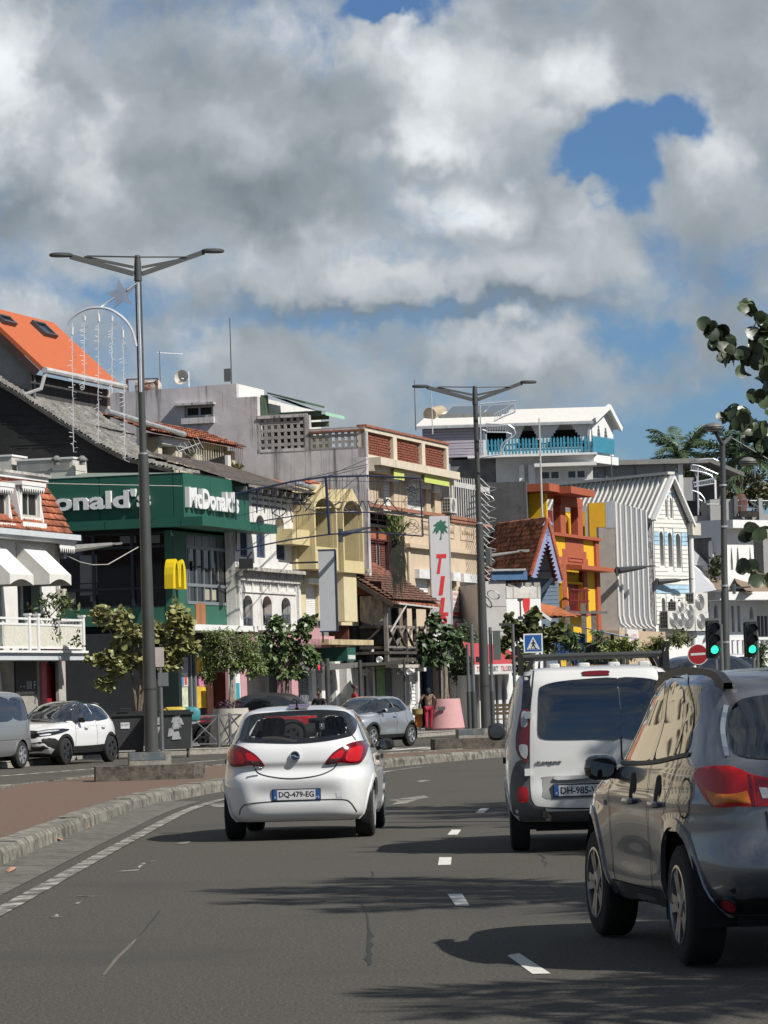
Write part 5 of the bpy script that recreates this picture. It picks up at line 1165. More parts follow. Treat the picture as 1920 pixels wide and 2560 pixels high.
Le=P(1205,1436,161.5);Lr=P(1200,1306,163)
p0,p1,p2,p3=Yb(el),Yb(ap),Lr,Le
rf=MB().quad(p0,p1,V((p2.x,p2.y,p1.z)),V((p3.x,p3.y,p0.z))).quad(p1,Yb(er),Yb(er)+(V((p2.x,p2.y,0))-V((p1.x,p1.y,0))),V((p2.x,p2.y,p1.z))).build('roof',TILED,t)
e1=(V((p3.x,p3.y,p0.z))-p0);Lw=e1.length;e2=p1-p0;e2=e2-e1.normalized()*e2.dot(e1.normalized());hl=e2.length;skew=(p1-p0).dot(e1.normalized())
n1=int(hl/.30);L_=hl/12
TG=M('gable_tile',(.56,.20,.10),.9,var=.4,sc=7,bump=.3,spot=.50,spotc=(.05,.032,.022),spotsc=3,orand=.5)
tiles(p0,e1,e2,.23,L_,lambda a,b:skew*b/hl-.05<a<Lw+.1,TG,rf,'gab',int(Lw/.23)+2,12,limit=300)
q0=p1+V((0,0,.05));e1n=e1.normalized()
for i in range(12):MB().tube([q0+e1n*(i*Lw/12),q0+e1n*((i+.95)*Lw/12)],.11,8).build('ridge_tile',TG,rf,1)
for A_,B_ in((Yb(el),Yb(ap)),(Yb(er),Yb(ap))):
 for i in range(12):MB().tube([A_.lerp(B_,i/12)+V((0,0,.06)),A_.lerp(B_,(i+.96)/12)+V((0,0,.06))],.11,8).build('verge_tile',M('verge_red',(.42,.11,.055),.9,var=.25,spot=.3),rf,1)
LIL=M('lilac_wood',(.36,.42,.68),.7,var=.06)
for A_,B_,sgn_ in((el,ap,1),(er,ap,-1)):
 pts=[];n=15
 for i in range(n+1):
  q=i/n;pts.append((A_[0]+(B_[0]-A_[0])*q,A_[1]+(B_[1]-A_[1])*q))
 inn=[]
 for i in range(2*n+1):
  q=i/(2*n);w_=.30 if i%2 else .17;inn.append((A_[0]+(B_[0]-A_[0])*q+sgn_*w_*.9,A_[1]+(B_[1]-A_[1])*q-w_*.45))
 MB().plate(Fg.at,pts+inn[::-1],[],.02,.07).build('bargeboard',LIL,t)
MB().plate(Fg.at,[(el[0]+.1,el[1]+.02),(er[0]-.05,er[1]+.02),(ap[0],ap[1]-.1)],[],-.9,-.85).build('gable_wall',M('grey_boarding',(.36,.37,.40),.9,var=.06),t)
zz=[el[1]+(ap[1]-el[1])*x for x in(.1,.58)]
for z in zz:MB().fbox(Fg,el[0]+.4,er[0]-.3,z-.03,z+.03,-.845,-.80).build('board_line',M('board_shadow',(.16,.165,.18),.9),t)
BW=M('blue_grey_boards',(.20,.27,.36),.85,var=.08)
a2,b2,y0,y1=Fg.r(1330,1440,1392,1520,-1);zt_=y1
for i in range(8):fb('wall_board',Fg,(a2,b2+.1,y0+i*(y1-y0)/8+.01,y0+(i+1)*(y1-y0)/8-.006),-4,-1+.01*(i%2),BW,t)
fb('lower_wall',Fg,(a2,b2+.1,.15,y0),-4,-1,BW,t)
MB().bar(Fg.at(b2-.2,y1-.1,-.8),Fg.at(a2+.2,y0+.5,-.8),.16).build('brace',M('pale_blue_wood',(.50,.60,.70),.8),t)
fb('blue_fascia',F6,(a+.3,b+.9,z1+.02,z1+.38),.0,.12,M('blue_fascia',(.06,.15,.30),.7,var=.1),t)
MB().fbox(F6,a+.3,b+.8,z1+.40,z1+.47,-.4,.25).build('eaves_gutter',GALV,t)
pa=[P(1352,1548,152),P(1446,1542,152),P(1392,1516,156),P(1352,1508,156)]
q=wthing('lean_to','low orange tiled lean-to roof beside the painted wall','roof',P(1400,1560,154))
MB().quad(*pa).build('roof',M('orange_tile',(.45,.14,.05),.9,var=.2),q)
TO=M('orange_tile');e_=pa[1]-pa[0];tiles(pa[0],e_,pa[3]-pa[0],.25,.35,lambda a,b:a<e_.length-b*1.0,TO,q,'lean',int(e_.length/.25),3)
MB().bar(P(1350,1530,151),P(1378,1550,151),.18,.12).build('gutter',WHITE2,q)
for u in(1360,1395,1430):c=P(u,1560,152.5);MB().tube([V((c.x,c.y,.15)),c],.06,6).build('post',WD,q)
# yellow and rust coloured house
YL=M('bright_yellow',(.78,.46,.012),.85,var=.04,sc=2);YS=M('ochre_yellow',(.56,.31,.004),.85,var=.06);RO=M('rust_orange',(.40,.095,.042),.85,var=.06,streak=.1,streakc=(.25,.06,.03));RW_=M('dark_red',(.16,.008,.010),.6)
Fy=Fr(P(1420,1500,166),(.30,.954));o=0
t=wthing('yellow_rust_house','bright yellow and rust orange house with stepped paint pattern','house',Fy.at(2,0))
def RR(*x):return Fy.r(*x,0)
def yb(name,q4,o0,o1,m):return fb(name,Fy,RR(*q4),o0,o1,m,t)
sA,sB=Fy.pix(1386,1500)[0],Fy.pix(1497,1500)[0];zf=Fy.pix(1440,1347)[1];zr=Fy.pix(1440,1245)[1]
zb_=Fy.pix(1440,1412)[1]
dw=rect(*RR(1395,1458,1406,1530));dw2=rect(*RR(1421,1460,1458,1530))
sgn=rect(*RR(1414,1414,1462,1455))
wall('front_wall',Fy,rect(sA-.6,sB,.15,zf),[dw,dw2,sgn],-.3,0,YL,t)
for h in(dw,dw2):fb('door',Fy,(h[0][0],h[1][0],h[0][1],h[2][1]),-.32,-.25,RW_,t)
bars=MB()
for i in range(14):a,z0=Fy.pix(1425+i*3.5,1528,.45);z1=Fy.pix(1425+i*3.5,1472,.45)[1];bars.fbox(Fy,a-.02,a+.02,z0,z1,.43,.47)
for v in(1473,1500,1527):a,z=Fy.pix(1424,v,.45);b=Fy.pix(1472,v,.45)[0];bars.fbox(Fy,a,b,z-.03,z+.03,.42,.48)
bars.build('balcony_railing',RW_,t)
MB().fbox(Fy,Fy.pix(1415,1530,.4)[0],Fy.pix(1480,1530,.4)[0],Fy.pix(1440,1538,.4)[1],Fy.pix(1440,1529,.4)[1],.003,.5).build('balcony_slab',RO,t)
sm=(sA+sB)/2
zt=zf
RP=[RR(1414,1348,1458,1412),RR(1406,1372,1414,1412),RR(1404,1392,1410,1412),RR(1458,1380,1465,1412),RR(1465,1398,1469,1412)]
for i,q4 in enumerate(RP):fb('rust_panel',Fy,q4,.002+.001*i,.03,RO,t)
for q4 in((1395,1392,1414,1412),(1406,1412,1416,1540),(1458,1412,1467,1540)):yb('rust_strip',q4,.003,.045,RO)
yb('rust_edge',(1488,1345,1496,1640),.003,.12,RO)
fb('sign_recess',Fy,(sgn[0][0],sgn[1][0],sgn[0][1],sgn[2][1]),-.32,-.2,YS,t)
for i in range(5):words('IIIII IIII II',Fy,sgn[0][0]+.3,sgn[0][1]+.35+i*.28,2.2,.14,M('sign_brown',(.12,.09,.02)),t,-.2,.01)
zl=Fy.pix(1450,1413,.6)[1];MB().fbox(Fy,Fy.pix(1413,1413)[0],sB,zl-.2,zl,.05,.8).build('ledge',RO,t)
wall('niche_frame',Fy,rect(*RR(1418,1394,1456,1405)),[rect(*RR(1420,1396,1454,1404))],.031,.07,RO,t)
MB().fbox(Fy,sA-.6,sB,zf,zf+.14,-2.8,.25).build('floor_slab',RO,t)
Ft=Fy
MB().fbox(Fy,sA-1.5,sB-.5,zf+.14,zr,-6,-2.8).build('rear_wall',YL,t)
MB().fbox(Fy,sA-.7,sA-.5,zf+.141,zr,-2.79,-.05).build('side_wall',YL,t)
yw=Fy.pix(1340,1290,-2.5)
for q4,m_ in(((1396,1272,1412,1342),WHITE2),((1378,1275,1392,1342),RW_),((1338,1275,1352,1330),RW_)):a,b,z0,z1=Fy.r(*q4,-2.5);fb('loggia_door',Fy,(a,b,zf+.15,z1),-2.79,-2.7,m_,t)
for u0,u1 in((1402,1415),(1445,1457)):a,b,_,_=RR(u0,1300,u1,1340);fb('pillar',Fy,(a,b,zf+.141,zr-.45),-.35,0,RO,t)
a,b,_,_=RR(1402,1250,1457,1260);MB().fbox(Fy,a,b,zr-.44,zr-.002,-.36,.002).build('beam',RO,t)
ra=Fy.pix(1344,1230,.3)[0]
MB().fbox(Fy,Fy.pix(1428,1235,.9)[0],Fy.pix(1487,1240,.9)[0],zr,zr+.32,-2.8,.9).build('roof_slab',RO,t)
MB().fbox(Fy,sA-1.6,Fy.pix(1428,1235,.9)[0]-.01,zr+.05,zr+.40,-6,.35).build('roof_slab',RO,t)
for k2,u in enumerate((1423,1430,1438)):a,z=Fy.pix(u,1275,-1.2);MB().tube([Fy.at(a,zf+.15,-1.2),Fy.at(a,zr-.8,-1.2),Fy.at(a+.2,zr-.6,-1.4),Fy.at(a+.5,zr-.6,-1.6)],.09,8).build('pipe',YL,t,1)
Fo=Fr(P(1494,1340,172),(1,.1))
a,b,z0,z1=Fo.r(1473,1257,1514,1352);zq=Fo.pix(1500,1318)[1];xq=Fo.pix(1491,1320)[0]
MB().plate(Fo.at,[(a,z0),(xq,z0),(xq,zq),(b,zq),(b,z1),(a,z1)],[],-.4,0).build('ochre_wall',YS,t)
fb('ochre_rear',Fo,(a-1.2,a-.01,z0,Fo.pix(1465,1275)[1]),-1.5,-1.1,YS,t)
Fd=Fr(P(1270,1250,161.5),(1,-.1));a,b,z0,z1=Fd.r(1140,1206,1318,1440)
q=wthing('charcoal_wall','big blank charcoal stained wall between the beige building and the yellow house','wall',Fd.at(a,z0));MB().fbox(Fd,a-6,b,.15,z1,-3,0).build('wall_body',M('charcoal_render',(.085,.085,.088),.95,var=.25,sc=1.0,spot=.5,spotc=(.02,.02,.02),spotsc=.8,streak=.3),q)
q=wthing('spike_fence','white railing with bent over spikes and loose wire on the beige terrace wall','railing',ST.at(35,9,-.3))
oF=-.35
za=ST.pix(1160,1303,oF)[1];MB().fbox(ST,ST.pix(1122,1300,oF)[0],ST.pix(1225,1320,oF)[0],za-.12,za,oF-.1,oF+.1).build('fence_base',M('terracotta_line'),q)
WI=M('white_iron')
for i in range(13):
 u=1126+i*5.6;a,z0=ST.pix(u,1300+i*.6,oF);z1=ST.pix(u,1192+i*.5,oF)[1];MB().tube([ST.at(a,za,oF),ST.at(a,z1,oF)],.028,5).build('bar',WI,q)
a,z0=ST.pix(1126,1209,oF);b,_=ST.pix(1222,1209,oF);MB().fbox(ST,a,b,z0-.1,z0+.12,oF-.03,oF+.03).build('top_rail',WI,q)
for i in range(17):
 v=1195+i*15.5;A_,B_=P(1200,v,152),P(1224,v+24,149.5);MB().tube([A_,B_],.022,4).build('spike',WI,q)
cw=[P(1222+14*math.sin(i*1.25)+(6 if i%3 else-2),1215+i*5.1,149.4)for i in range(48)]
MB().tube(cw,.012,4).build('loose_wire',GALV,q)
wire('wire_coil',[P(1232+15*math.cos(i*.7)+i*.1,1487+11*math.sin(i*.7+.4),145.6)for i in range(30)],.014,'coil of loose wire hanging on the concrete wall panels',STEEL)
# finned house front and white gabled house
GRF=M('shaded_fin',(.52,.55,.59),.85,var=.06,streak=.18,streakc=(.30,.32,.34));FW=M('fin_edge_white',(.80,.80,.79),.7,var=.02)  # white fins: sides greyed to paint their shade, edges left sunlit white
BG=M('beige_grey_render',(.50,.45,.40),.9,var=.08,streak=.22,streakc=(.3,.25,.2))
Ff=Fr(P(1541,1400,176),(.28,.96))
t=wthing('finned_house','house front of tall pale grey vertical fins beside the yellow house','building',Ff.at(3,0))
Fs=Fr(P(1541,1400,176),(.98,-.20));al=Fs.pix(1499,1400)[0];zt=Fs.pix(1520,1255)[1];zb=Fs.pix(1520,1580)[1]
MB().fbox(Fs,al,.0,.15,zt,-9,0).build('side_wall',BG,t)
fb('upper_side',Fs,(Fs.pix(1514,1280)[0],0.001,Fs.pix(1520,1320)[1],zt+.02),-.2,.01,GRF,t)
us=[1541,1552,1566,1579,1592,1604,1617]
tops=[1255,1256,1258.5,1261,1263.5,1265.5,1268]
for i,u in enumerate(us):
 a=Ff.pix(u,1400,0)[0];z1=zt-.02*i;zl=zb+.2
 pts=[(-.75,zl+.55),(-.55,zl+.2),(-.2,zl),(0,zl+.55),(0,z1),(-.95,z1),(-.95,zl+.55)]
 pts=[(-.95,zl),(.35,zl),(.10,zl+.18),(0,zl+.6),(0,z1),(-.95,z1)]
 Fn=Fr(Ff.at(a,0,0),(.96,-.28))
 f_=MB().plate(Fn.at,pts,[],-.16,0).build('fin',GRF,t)
 ed=[(.352,zl),(.102,zl+.18),(.002,zl+.6),(.002,z1),(.05,z1),(.05,zl+.62),(.14,zl+.22),(.40,zl)]
 MB().plate(Fn.at,ed,[],-.17,.012).build('fin_edge',FW,f_)
a1=Ff.pix(1617,1400)[0]+.3
MB().fbox(Ff,0,a1-.2,3.2,zt-.15,-3,-.96).fbox(Ff,0,a1-.2,.15,3.19,-5,-1.2).build('front_wall',GRF,t)
q4=Ff.r(1598,1578,1660,1700,.4);MB().fbox(Ff,-1,a1+2.5,.15,q4[3],-2,.25).build('ground_floor',M('tan_render',(.52,.40,.27),.9,var=.06),t)
a,b,z0,z1=Ff.r(1566,1574,1594,1640,.3);sg_=fb('white_sign',Ff,(a,b,z0,z1),.26,.36,SG,t)
words('LOTO',Ff,a+.9,z0+(z1-z0)*.56,1.2,.35,M('sign_pink',(.65,.2,.25)),sg_,.36,.01)
bracket_lamp(1543,1427,1638,1414,174.5,178,'dark lamp on a wall bracket across the grey fins',.12,grp='street lamps on wall brackets',long=1.4)
sh_=M('white_seam_roof',(.64,.63,.59),.6,var=.05,streak=.05)
Fg=Fr(P(1680,1400,190),(.62,.785))
t=wthing('white_gable_house','white house with textured gable front, pale blue bands and slit windows','house',Fg.at(0,0))
sa,sb=Fg.pix(1634,1400)[0],Fg.pix(1720,1400)[0];ap=Fg.pix(1670,1188);ze_l=Fg.pix(1632,1290)[1];ze_r=Fg.pix(1716,1306)[1]
WT=M('white_block_paint',(.78,.77,.73),.8,var=.03,spot=.12,spotc=(.6,.57,.5));BLB=M('pale_blue_paint',(.38,.58,.72),.8,var=.12,sc=4,spot=.3,spotc=(.62,.68,.72))
def RG(*x):return Fg.r(*x,0)
hol=[arch(*RG(u0,v0,u1,v1),.3)for u0,u1,v0,v1 in((1649,1659,1328,1414),(1670,1681,1331,1417),(1690,1702,1334,1420),(1662.5,1667,1242,1292),(1674.5,1680,1244,1295),(1654,1664,1494,1545),(1674,1684,1496,1530),(1693,1704,1498,1535))]
wall('gable_wall',Fg,[(sa,.15),(sb,.15),(sb,ze_r),ap,(sa,ze_l)],hol,-.35,0,WT,t)
MB().fbox(Fg,sa+.05,sb-.05,.15,min(ze_l,ze_r)-1,-12,-.6).build('house_body',M('white_gable_body',(.55,.55,.53),.9),t)
for h in hol:fb('window',Fg,(h[0][0],h[1][0],h[0][1],max(z for _,z in h)),-.4,-.36,M('slit_grey',(.20,.20,.20),.7),t)
rows=34;zbot=Fg.pix(1680,1560)[1]
for i in range(rows):
 z0=zbot+i*(ap[1]-zbot)/rows;z1=zbot+(i+.86)*(ap[1]-zbot)/rows
 f=lambda z:(sa+max(0,(z-ze_l)/(ap[1]-ze_l))*(ap[0]-sa),sb-max(0,(z-ze_r)/(ap[1]-ze_r))*(sb-ap[0]))
 x0,x1=f(z1);x0+=.05;x1-=.05
 segs=[(x0,x1)]
 for h in hol:
  h0,h1,hz0,hz1=h[0][0]-.04,h[1][0]+.04,h[0][1]-.05,max(z for _,z in h)+.05
  if hz0<z1 and hz1>z0:segs=[s2 for s in segs for s2 in(((s[0],min(s[1],h0)),(max(s[0],h1),s[1]))if h0<s[1]and h1>s[0]else(s,))if s2[1]-s2[0]>.05]
 vm=None
 blue=any(Fg.pix(1680,vb)[1]<(z0+z1)/2<Fg.pix(1680,va)[1]for va,vb in((1228,1246),(1333,1360),(1464,1486)))
 for s_0,s_1 in segs:MB().fbox(Fg,s_0,s_1,z0,z1,.002,.05).build('block_course',BLB if blue else WT,t)
Lr_=P(1120,1216,205);Le_=P(1320,1300,198)
rA,rB=Fg.at(ap[0]-.05,ap[1]+.02,.25),Fg.at(sa-.35,ze_l-.15,.25)
bd=V((Lr_.x-rA.x,Lr_.y-rA.y,0)).normalized();LL=15.5
rf=MB().quad(rA,rB,rB+bd*LL,rA+bd*LL).build('roof',sh_,t)
rnn=(rB-rA).cross(bd).normalized();rnn=rnn if rnn.z>0 else-rnn
for i in range(38):
 p_=bd*(i*LL/38+.25);MB().bar(rA+p_+rnn*.05,rB+p_+rnn*.05,.05,.14,up=rnn).build('seam',sh_,rf)
MB().bar(rA+V((0,0,.08)),rA+bd*LL+V((0,0,.08)),.5,.14).build('ridge_cap',sh_,rf)
rC=Fg.at(sb+.2,ze_r-.1,.25);MB().quad(rA,rC,rC+bd*LL,rA+bd*LL).build('rear_roof',sh_,t)
for A_,B_ in((rA,rB),(rA,rC)):MB().bar(A_+Fg.n*.08-V((0,0,.1)),B_+Fg.n*.08-V((0,0,.1)),.28,.12).build('bargeboard',WHITE2,t)
x=Fg.pix(1625,1400)[0]
MB().fbox(Fg,sa-.9,sa-.02,.15,ze_l-.4,-3,-.05).build('stone_strip',M('rough_stone',(.20,.195,.20),.95,var=.6,sc=5,bump=1,spot=.4),t)
MB().tube([Fg.at(sb+.25,2,.1),Fg.at(sb+.2,ze_r-.7,.1)],.14,10).build('downpipe',WHITE2,t,1)
MB().fbox(Fg,sb-.05,sb+.75,ze_r-.7,ze_r-.05,-.2,.4).build('rain_hopper',M('hopper',(.60,.57,.50),.8,streak=.2),t)
bracket_lamp(1643,1455,1735,1447,188.5,190,'dark lamp on a wall bracket low on the white gable front',.11,long=1.2)
for i,(u,v,w,h)in enumerate(((1671,1533,1.1,.62),(1694,1544,1.0,.72),(1716,1531,1.35,1.05),(1651,1573,1.3,.95),(1673,1570,1.05,.85),(1692,1578,1.0,1.15),(1720,1578,1.3,1.0))):
 a,z=Fg.pix(u,v,.06)
 ac_unit(Fg,a,z,.06,('upper left','upper middle','upper right large','lower far left','lower second','lower third','lower right')[i]+' air conditioner of the cluster on the white gable front',w,h,.5,'air conditioners on the white gable front')
for u,v0,v1,y,lb in((1356,1046,1302,158,'tall white pole rising from the red tiled gable roof'),(1532,1135,1253,178,'thin dark rod rising above the grey fins'),(1039,950,1058,150,'thin dark aerial left of the roof terrace house'),(1081,955,1068,152,'hair thin white aerial beside the brick parapet')):
 antenna('mast',u,v0,v1,y,lb,.05 if u==1356 else .028,M('pole_white',(.55,.55,.53))if u in(1356,1081)else STEEL)
# roof terrace house with the blue picket fence, behind
Ft=Fr(P(1250,1100,215),(1,-.02))
LV=M('lavender_boards',(.44,.40,.47),.85,var=.05);BLP=M('blue_picket',(.045,.26,.38),.7,var=.12,sc=5)
t=wthing('roof_terrace_house','rooftop terrace house with stepped openings, white tin roof and blue picket fence','house',Ft.at(0,0))
def RT_(*x):return Ft.r(*x,0)
ze=Ft.pix(1250,1055)[1];zfl=Ft.pix(1250,1140)[1];a0,a1=Ft.pix(1056,1090)[0],Ft.pix(1207,1090)[0];a2=Ft.pix(1478,1090)[0]
for i in range(12):z0=zfl+i*(ze-zfl)/12;fb('clapboard',Ft,(a0,a1,z0+.01,z0+(ze-zfl)/12-.008),-6,.02*(i%2),LV,t)
def stepped(s0,s1,z0,z1,n=7):
 l=[(s0,z0),(s1,z0)];w_=(s1-s0)*.36/n;h=(z1-z0)/(n+1);r_=[]
 for i in range(n):r_+=[(s1-i*w_,z0+(i+1)*h),(s1-(i+1)*w_,z0+(i+1)*h)]
 r_+=[(s1-n*w_,z1),(s0+n*w_,z1)]
 for i in reversed(range(n)):r_+=[(s0+(i+1)*w_,z0+(i+1)*h),(s0+i*w_,z0+(i+1)*h)]
 return l+r_
zo0=Ft.pix(1350,1120)[1]
wall('arcade_wall',Ft,rect(a1+.01,a2,zfl,ze),[stepped(*RT_(1287,1063,1354,1108)[:2],zo0,RT_(1287,1063,1354,1108)[3]),stepped(*RT_(1362,1060,1465,1104)[:2],zo0,RT_(1362,1059,1465,1104)[3]),rect(*RT_(1214,1075,1266,1125))],-.15,0,WHITE2,t)
MB().fbox(Ft,a1+.3,a2-.2,zfl,ze-.05,-6,-3.5).build('terrace_back',M('terrace_dark',(.02,.018,.016),.9),t)
Fr2=Fr(Ft.at(a2,0,0),(.42,.907));b1=Fr2.pix(1533,1090)[0];apx=Fr2.pix(1508,1021);zer=Fr2.pix(1533,1068)[1]
hs=[stepped(*Fr2.r(u0,v0,u1,1118)[:2],zo0,Fr2.r(u0,v0,u1,1118)[3],5)for u0,u1,v0 in((1472,1484,1058),(1490,1504,1064),(1507,1522,1070))]
wall('gable_wall',Fr2,[(0,zfl),(b1,zfl),(b1,zer),apx,(0,ze)],hs,-.15,0,WHITE2,t)
rr=[Ft.at(a0-.4,ze-.1,.35),Ft.at(a2+.15,ze-.1,.35)];rg=[Fr2.at(apx[0],apx[1]+.1,.3)];rg.append(rg[0]+(rr[0]-rr[1]))
rf=MB().add([rr[0],rr[1],rg[0],rg[1]]+[x-V((0,0,.12))for x in(rr[0],rr[1],rg[0],rg[1])],[(0,1,2,3),(7,6,5,4),(0,4,5,1),(1,5,6,2),(2,6,7,3),(3,7,4,0)]).build('roof',M('white_tin',(.72,.70,.66),.6,var=.04),t)
re=Fr2.at(b1+.4,zer-.15,.3);MB().add([rg[0],re,re+(rr[0]-rr[1]),rg[1]],[(0,1,2,3)]).build('rear_roof',M('white_tin'),t)
MB().bar(rr[0]+V((0,0,-.12)),rr[1]+V((0,0,-.12)),.14,.16).build('gutter',GALV,t)
for A_,B_ in((rg[0],rr[1]),(rg[0],re)):MB().bar(A_+Fr2.n*.1,B_+Fr2.n*.1,.14,.3).build('bargeboard',WHITE2,t)
n=30;x0,x1=Ft.pix(1218,1120,.6)[0],Ft.pix(1478,1120,.6)[0];zp0,zp1=Ft.pix(1350,1134,.6)[1],Ft.pix(1350,1093,.6)[1]
def picket(F,s,w,z0,z1,o,par):
 MB().plate(F.at,[(s,z0),(s+w,z0),(s+w,z1-.12),(s+w/2,z1),(s,z1-.12)],[],o,o+.04).build('picket',BLP,par)
fe=wthing('picket_fence','blue picket fence round the rooftop terrace','fence',Ft.at(x0,zp0,.6))
for i in range(n):picket(Ft,x0+(x1-x0)*i/n+rnd.uniform(-.02,.02),(x1-x0)/n*.62,zp0,zp1+rnd.uniform(-.04,.04),.6,fe)
MB().fbox(Ft,x0,x1,zp0+.2,zp0+.3,.55,.599).fbox(Ft,x0,x1,zp1-.45,zp1-.35,.55,.599).build('fence_rail',BLP,fe)
Fr3=Fr(Ft.at(a2,0,.62),(.42,.907));bb=Fr3.pix(1534,1120)[0]
for i in range(20):picket(Fr3,bb*i/20+.05,bb/20*.85,zp0,zp1,.02,fe)
MB().fbox(Fr3,0,bb,zp1-.45,zp1-.35,-.03,.019).fbox(Fr3,0,bb,zp0+.2,zp0+.3,-.03,.019).build('fence_rail',BLP,fe)
MB().fbox(Ft,x0-1.2,a2+.3,zfl-.12,zfl,-6,.8).build('terrace_slab',WHITE2,t)
MB().fbox(Fr3,0,bb+.5,zfl-.6,zfl-.121,-6,.1).build('terrace_beam',WHITE2,t)
xa,xb=Ft.pix(1126,1170)[0],Ft.pix(1482,1170)[0];zb=Ft.pix(1300,1225)[1]
OM=M('old_patchy_wall',(.16,.158,.155),.95,var=.3,sc=1.5,spot=.35,spotc=(.5,.5,.49),spotsc=.45)
xm=Ft.pix(1240,1170)[0]
MB().fbox(Ft,xa,xm,.2,zfl-.13,-6,-.3).build('lower_wall',OM,t)
wl_=[rect(*RT_(1350,1174,1402,1200)),rect(*RT_(1416,1172,1467,1198))]
wall('lower_front',Ft,rect(xm+.01,xb,.2,zfl-.13),wl_,-.5,-.25,WHITE,t)
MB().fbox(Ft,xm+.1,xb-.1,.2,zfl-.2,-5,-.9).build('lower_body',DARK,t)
for h in wl_:window(Ft,(h[0][0],h[1][0],h[0][1],h[2][1]),-.3,t,WHITE2,GLASS,2,1,.12)
zs_=Ft.pix(1410,1167)[1];MB().fbox(Ft,Ft.pix(1335,1160)[0],xb+.2,zs_,zs_+.2,-.249,.9).build('window_hood',WHITE,t)
for u0,u1 in((1298,1311),(1321,1338)):fb('white_pier',Ft,(*RT_(u0,1180,u1,1200)[:2],zb-3,Ft.pix(1310,1162)[1]),-.248,.1,WHITE2,t)
for i,u in enumerate((1103,1131,1160,1200,1222)):
 c=Ft.at(Ft.pix(u,1045,-1)[0],ze+.42,-1.0);d=V((.62,.35,.62)).normalized()
 q=wthing('solar_heater',('first','second','third','fourth','fifth')[i]+' solar water heater from the left on the white tin roof','solar heater',c,'solar heaters on the tin roof')
 MB().quad(c,c+V((1.2,0,0))*.75,c+V((.9,0,0))+d*1.1,c+d*1.1).build('panel',M('solar_glass',(.16,.19,.23),.12,var=0),q)
 MB().box(c.x-.05,c.x+.75,c.y-.25,c.y+.2,c.z-.3,c.z+.22).build('tank_box',M('solar_box',(.22,.22,.21),.6),q)
c=Ft.at(Ft.pix(1086,1036,-1)[0],ze+.65,-1.2);q=wthing('roof_tank','cream cylinder tank lying left of the solar heaters','tank',c-V((0,0,.5)))
MB().tube([c+V((-.3,-.5,0)),c+V((.4,1.2,.25))],.42,14).build('tank_body',M('tank_cream',(.45,.36,.25),.6),q,1)
# grey modern house and terraces far right
Fm=Fr(P(1640,1190,225),(1,.08))
t=wthing('grey_modern_house','grey flat roofed house with dark sliding windows behind the white gable','house',Fm.at(0,0))
def RM(*x):return Fm.r(*x,0)
a,b,z0,z1=RM(1484,1163,1740,1300);zt=Fm.pix(1600,1162)[1]
GM=M('grey_panel_wall',(.33,.33,.335),.8,var=.06)
wall('front_wall',Fm,rect(a,b-1.2,z0-6,zt),[rect(*RM(1680,1190,1738,1250)[:2],*RM(1680,1194,1738,1252)[2:])],-.3,0,GM,t)
q4=RM(1680,1194,1738,1252);window(Fm,(q4[0],q4[1]-.02,q4[2],q4[3]),-.05,t,WHITE2,GLASS,2,1,.1)
for i in range(8):x=a+.8+i*1.9;MB().fbox(Fm,x,x+.1,zt-1.0,zt-.02,.002,.08).build('panel_joint',STEEL,t)
MB().fbox(Fm,a-.3,b+.8,zt,zt+.3,-5,.5).build('roof_slab',M('roof_grey',(.24,.235,.22),.8,spot=.3),t)
MB().fbox(Fm,b-1.1,b-.8,z0-6,zt,-.3,.05).build('corner_column',WHITE2,t)
MB().add([Fm.at(b+.8,zt+.3,.5),Fm.at(b+3.0,zt-.7,.8),Fm.at(b+3.0,zt-.7,-4),Fm.at(b+.8,zt+.3,-4),Fm.at(b+.8,zt+.05,.5),Fm.at(b+3.0,zt-.95,.8)],[(0,1,2,3),(0,4,5,1)]).build('sloping_roof',M('roof_grey'),t)
MB().fbox(Fm,b-.8,b+2.2,z0-6,zt-1,-5,-2.5).build('recess_wall',M('slate_wall',(.13,.135,.15),.8),t)
for u0,u1,v0,v1 in((1742,1746,1190,1290),(1785,1790,1190,1248)):fb('post',Fm,RM(u0,v0,u1,v1),.05,.2,WHITE2,t)
fb('railing_panel',Fm,RM(1748,1265,1775,1288),-.1,.05,M('slate_panel',(.05,.05,.055),.7),t)
Fm2=Fr(P(1850,1280,222),(1,.10))
t=wthing('grey_terrace_wall','grey rendered terrace walls with posts beyond the mushroom street lamp','wall',Fm2.at(0,5))
GT=M('grey_terrace',(.42,.42,.41),.9,var=.05,streak=.12,streakc=(.26,.26,.25))
for u0,u1,v0,o_ in((1776,1837,1248,0),(1837,1905,1284,-.4),(1902,1960,1285,.2),(1730,1777,1290,-.6)):a,b,z0,z1=Fm2.r(u0,v0,u1,1330,o_);fb('terrace_wall',Fm2,(a,b,z0-4,z1),o_-3,o_,GT,t)
for u,v0 in((1838,1240),(1900,1246),(1872,1285)):a,z1=Fm2.pix(u,v0,.1);MB().fbox(Fm2,a-.12,a+.12,z1-3,z1,.05,.25).build('terrace_post',STEEL if u!=1900 else GT,t)
a,b,z0,z1=Fm2.r(1847,1266,1892,1285,.2);MB().fbox(Fm2,a,b,z0-.2,z1-.3,.2,.7).build('dark_bundle',M('dark_bundle',(.04,.035,.03),.9,var=.5),t)
MB().bar(Fm2.at(a-.2,z1+.1,.2),Fm2.at(b+.3,z1-.2,.2),.08).bar(Fm2.at(a+.2,z1+.7,.2),Fm2.at(b+.2,z1-.1,.2),.07).bar(Fm2.at(a+.2,z1+.7,.2),Fm2.at(a+.2,z1-.3,.2),.07).build('folded_frame',STEEL,t)
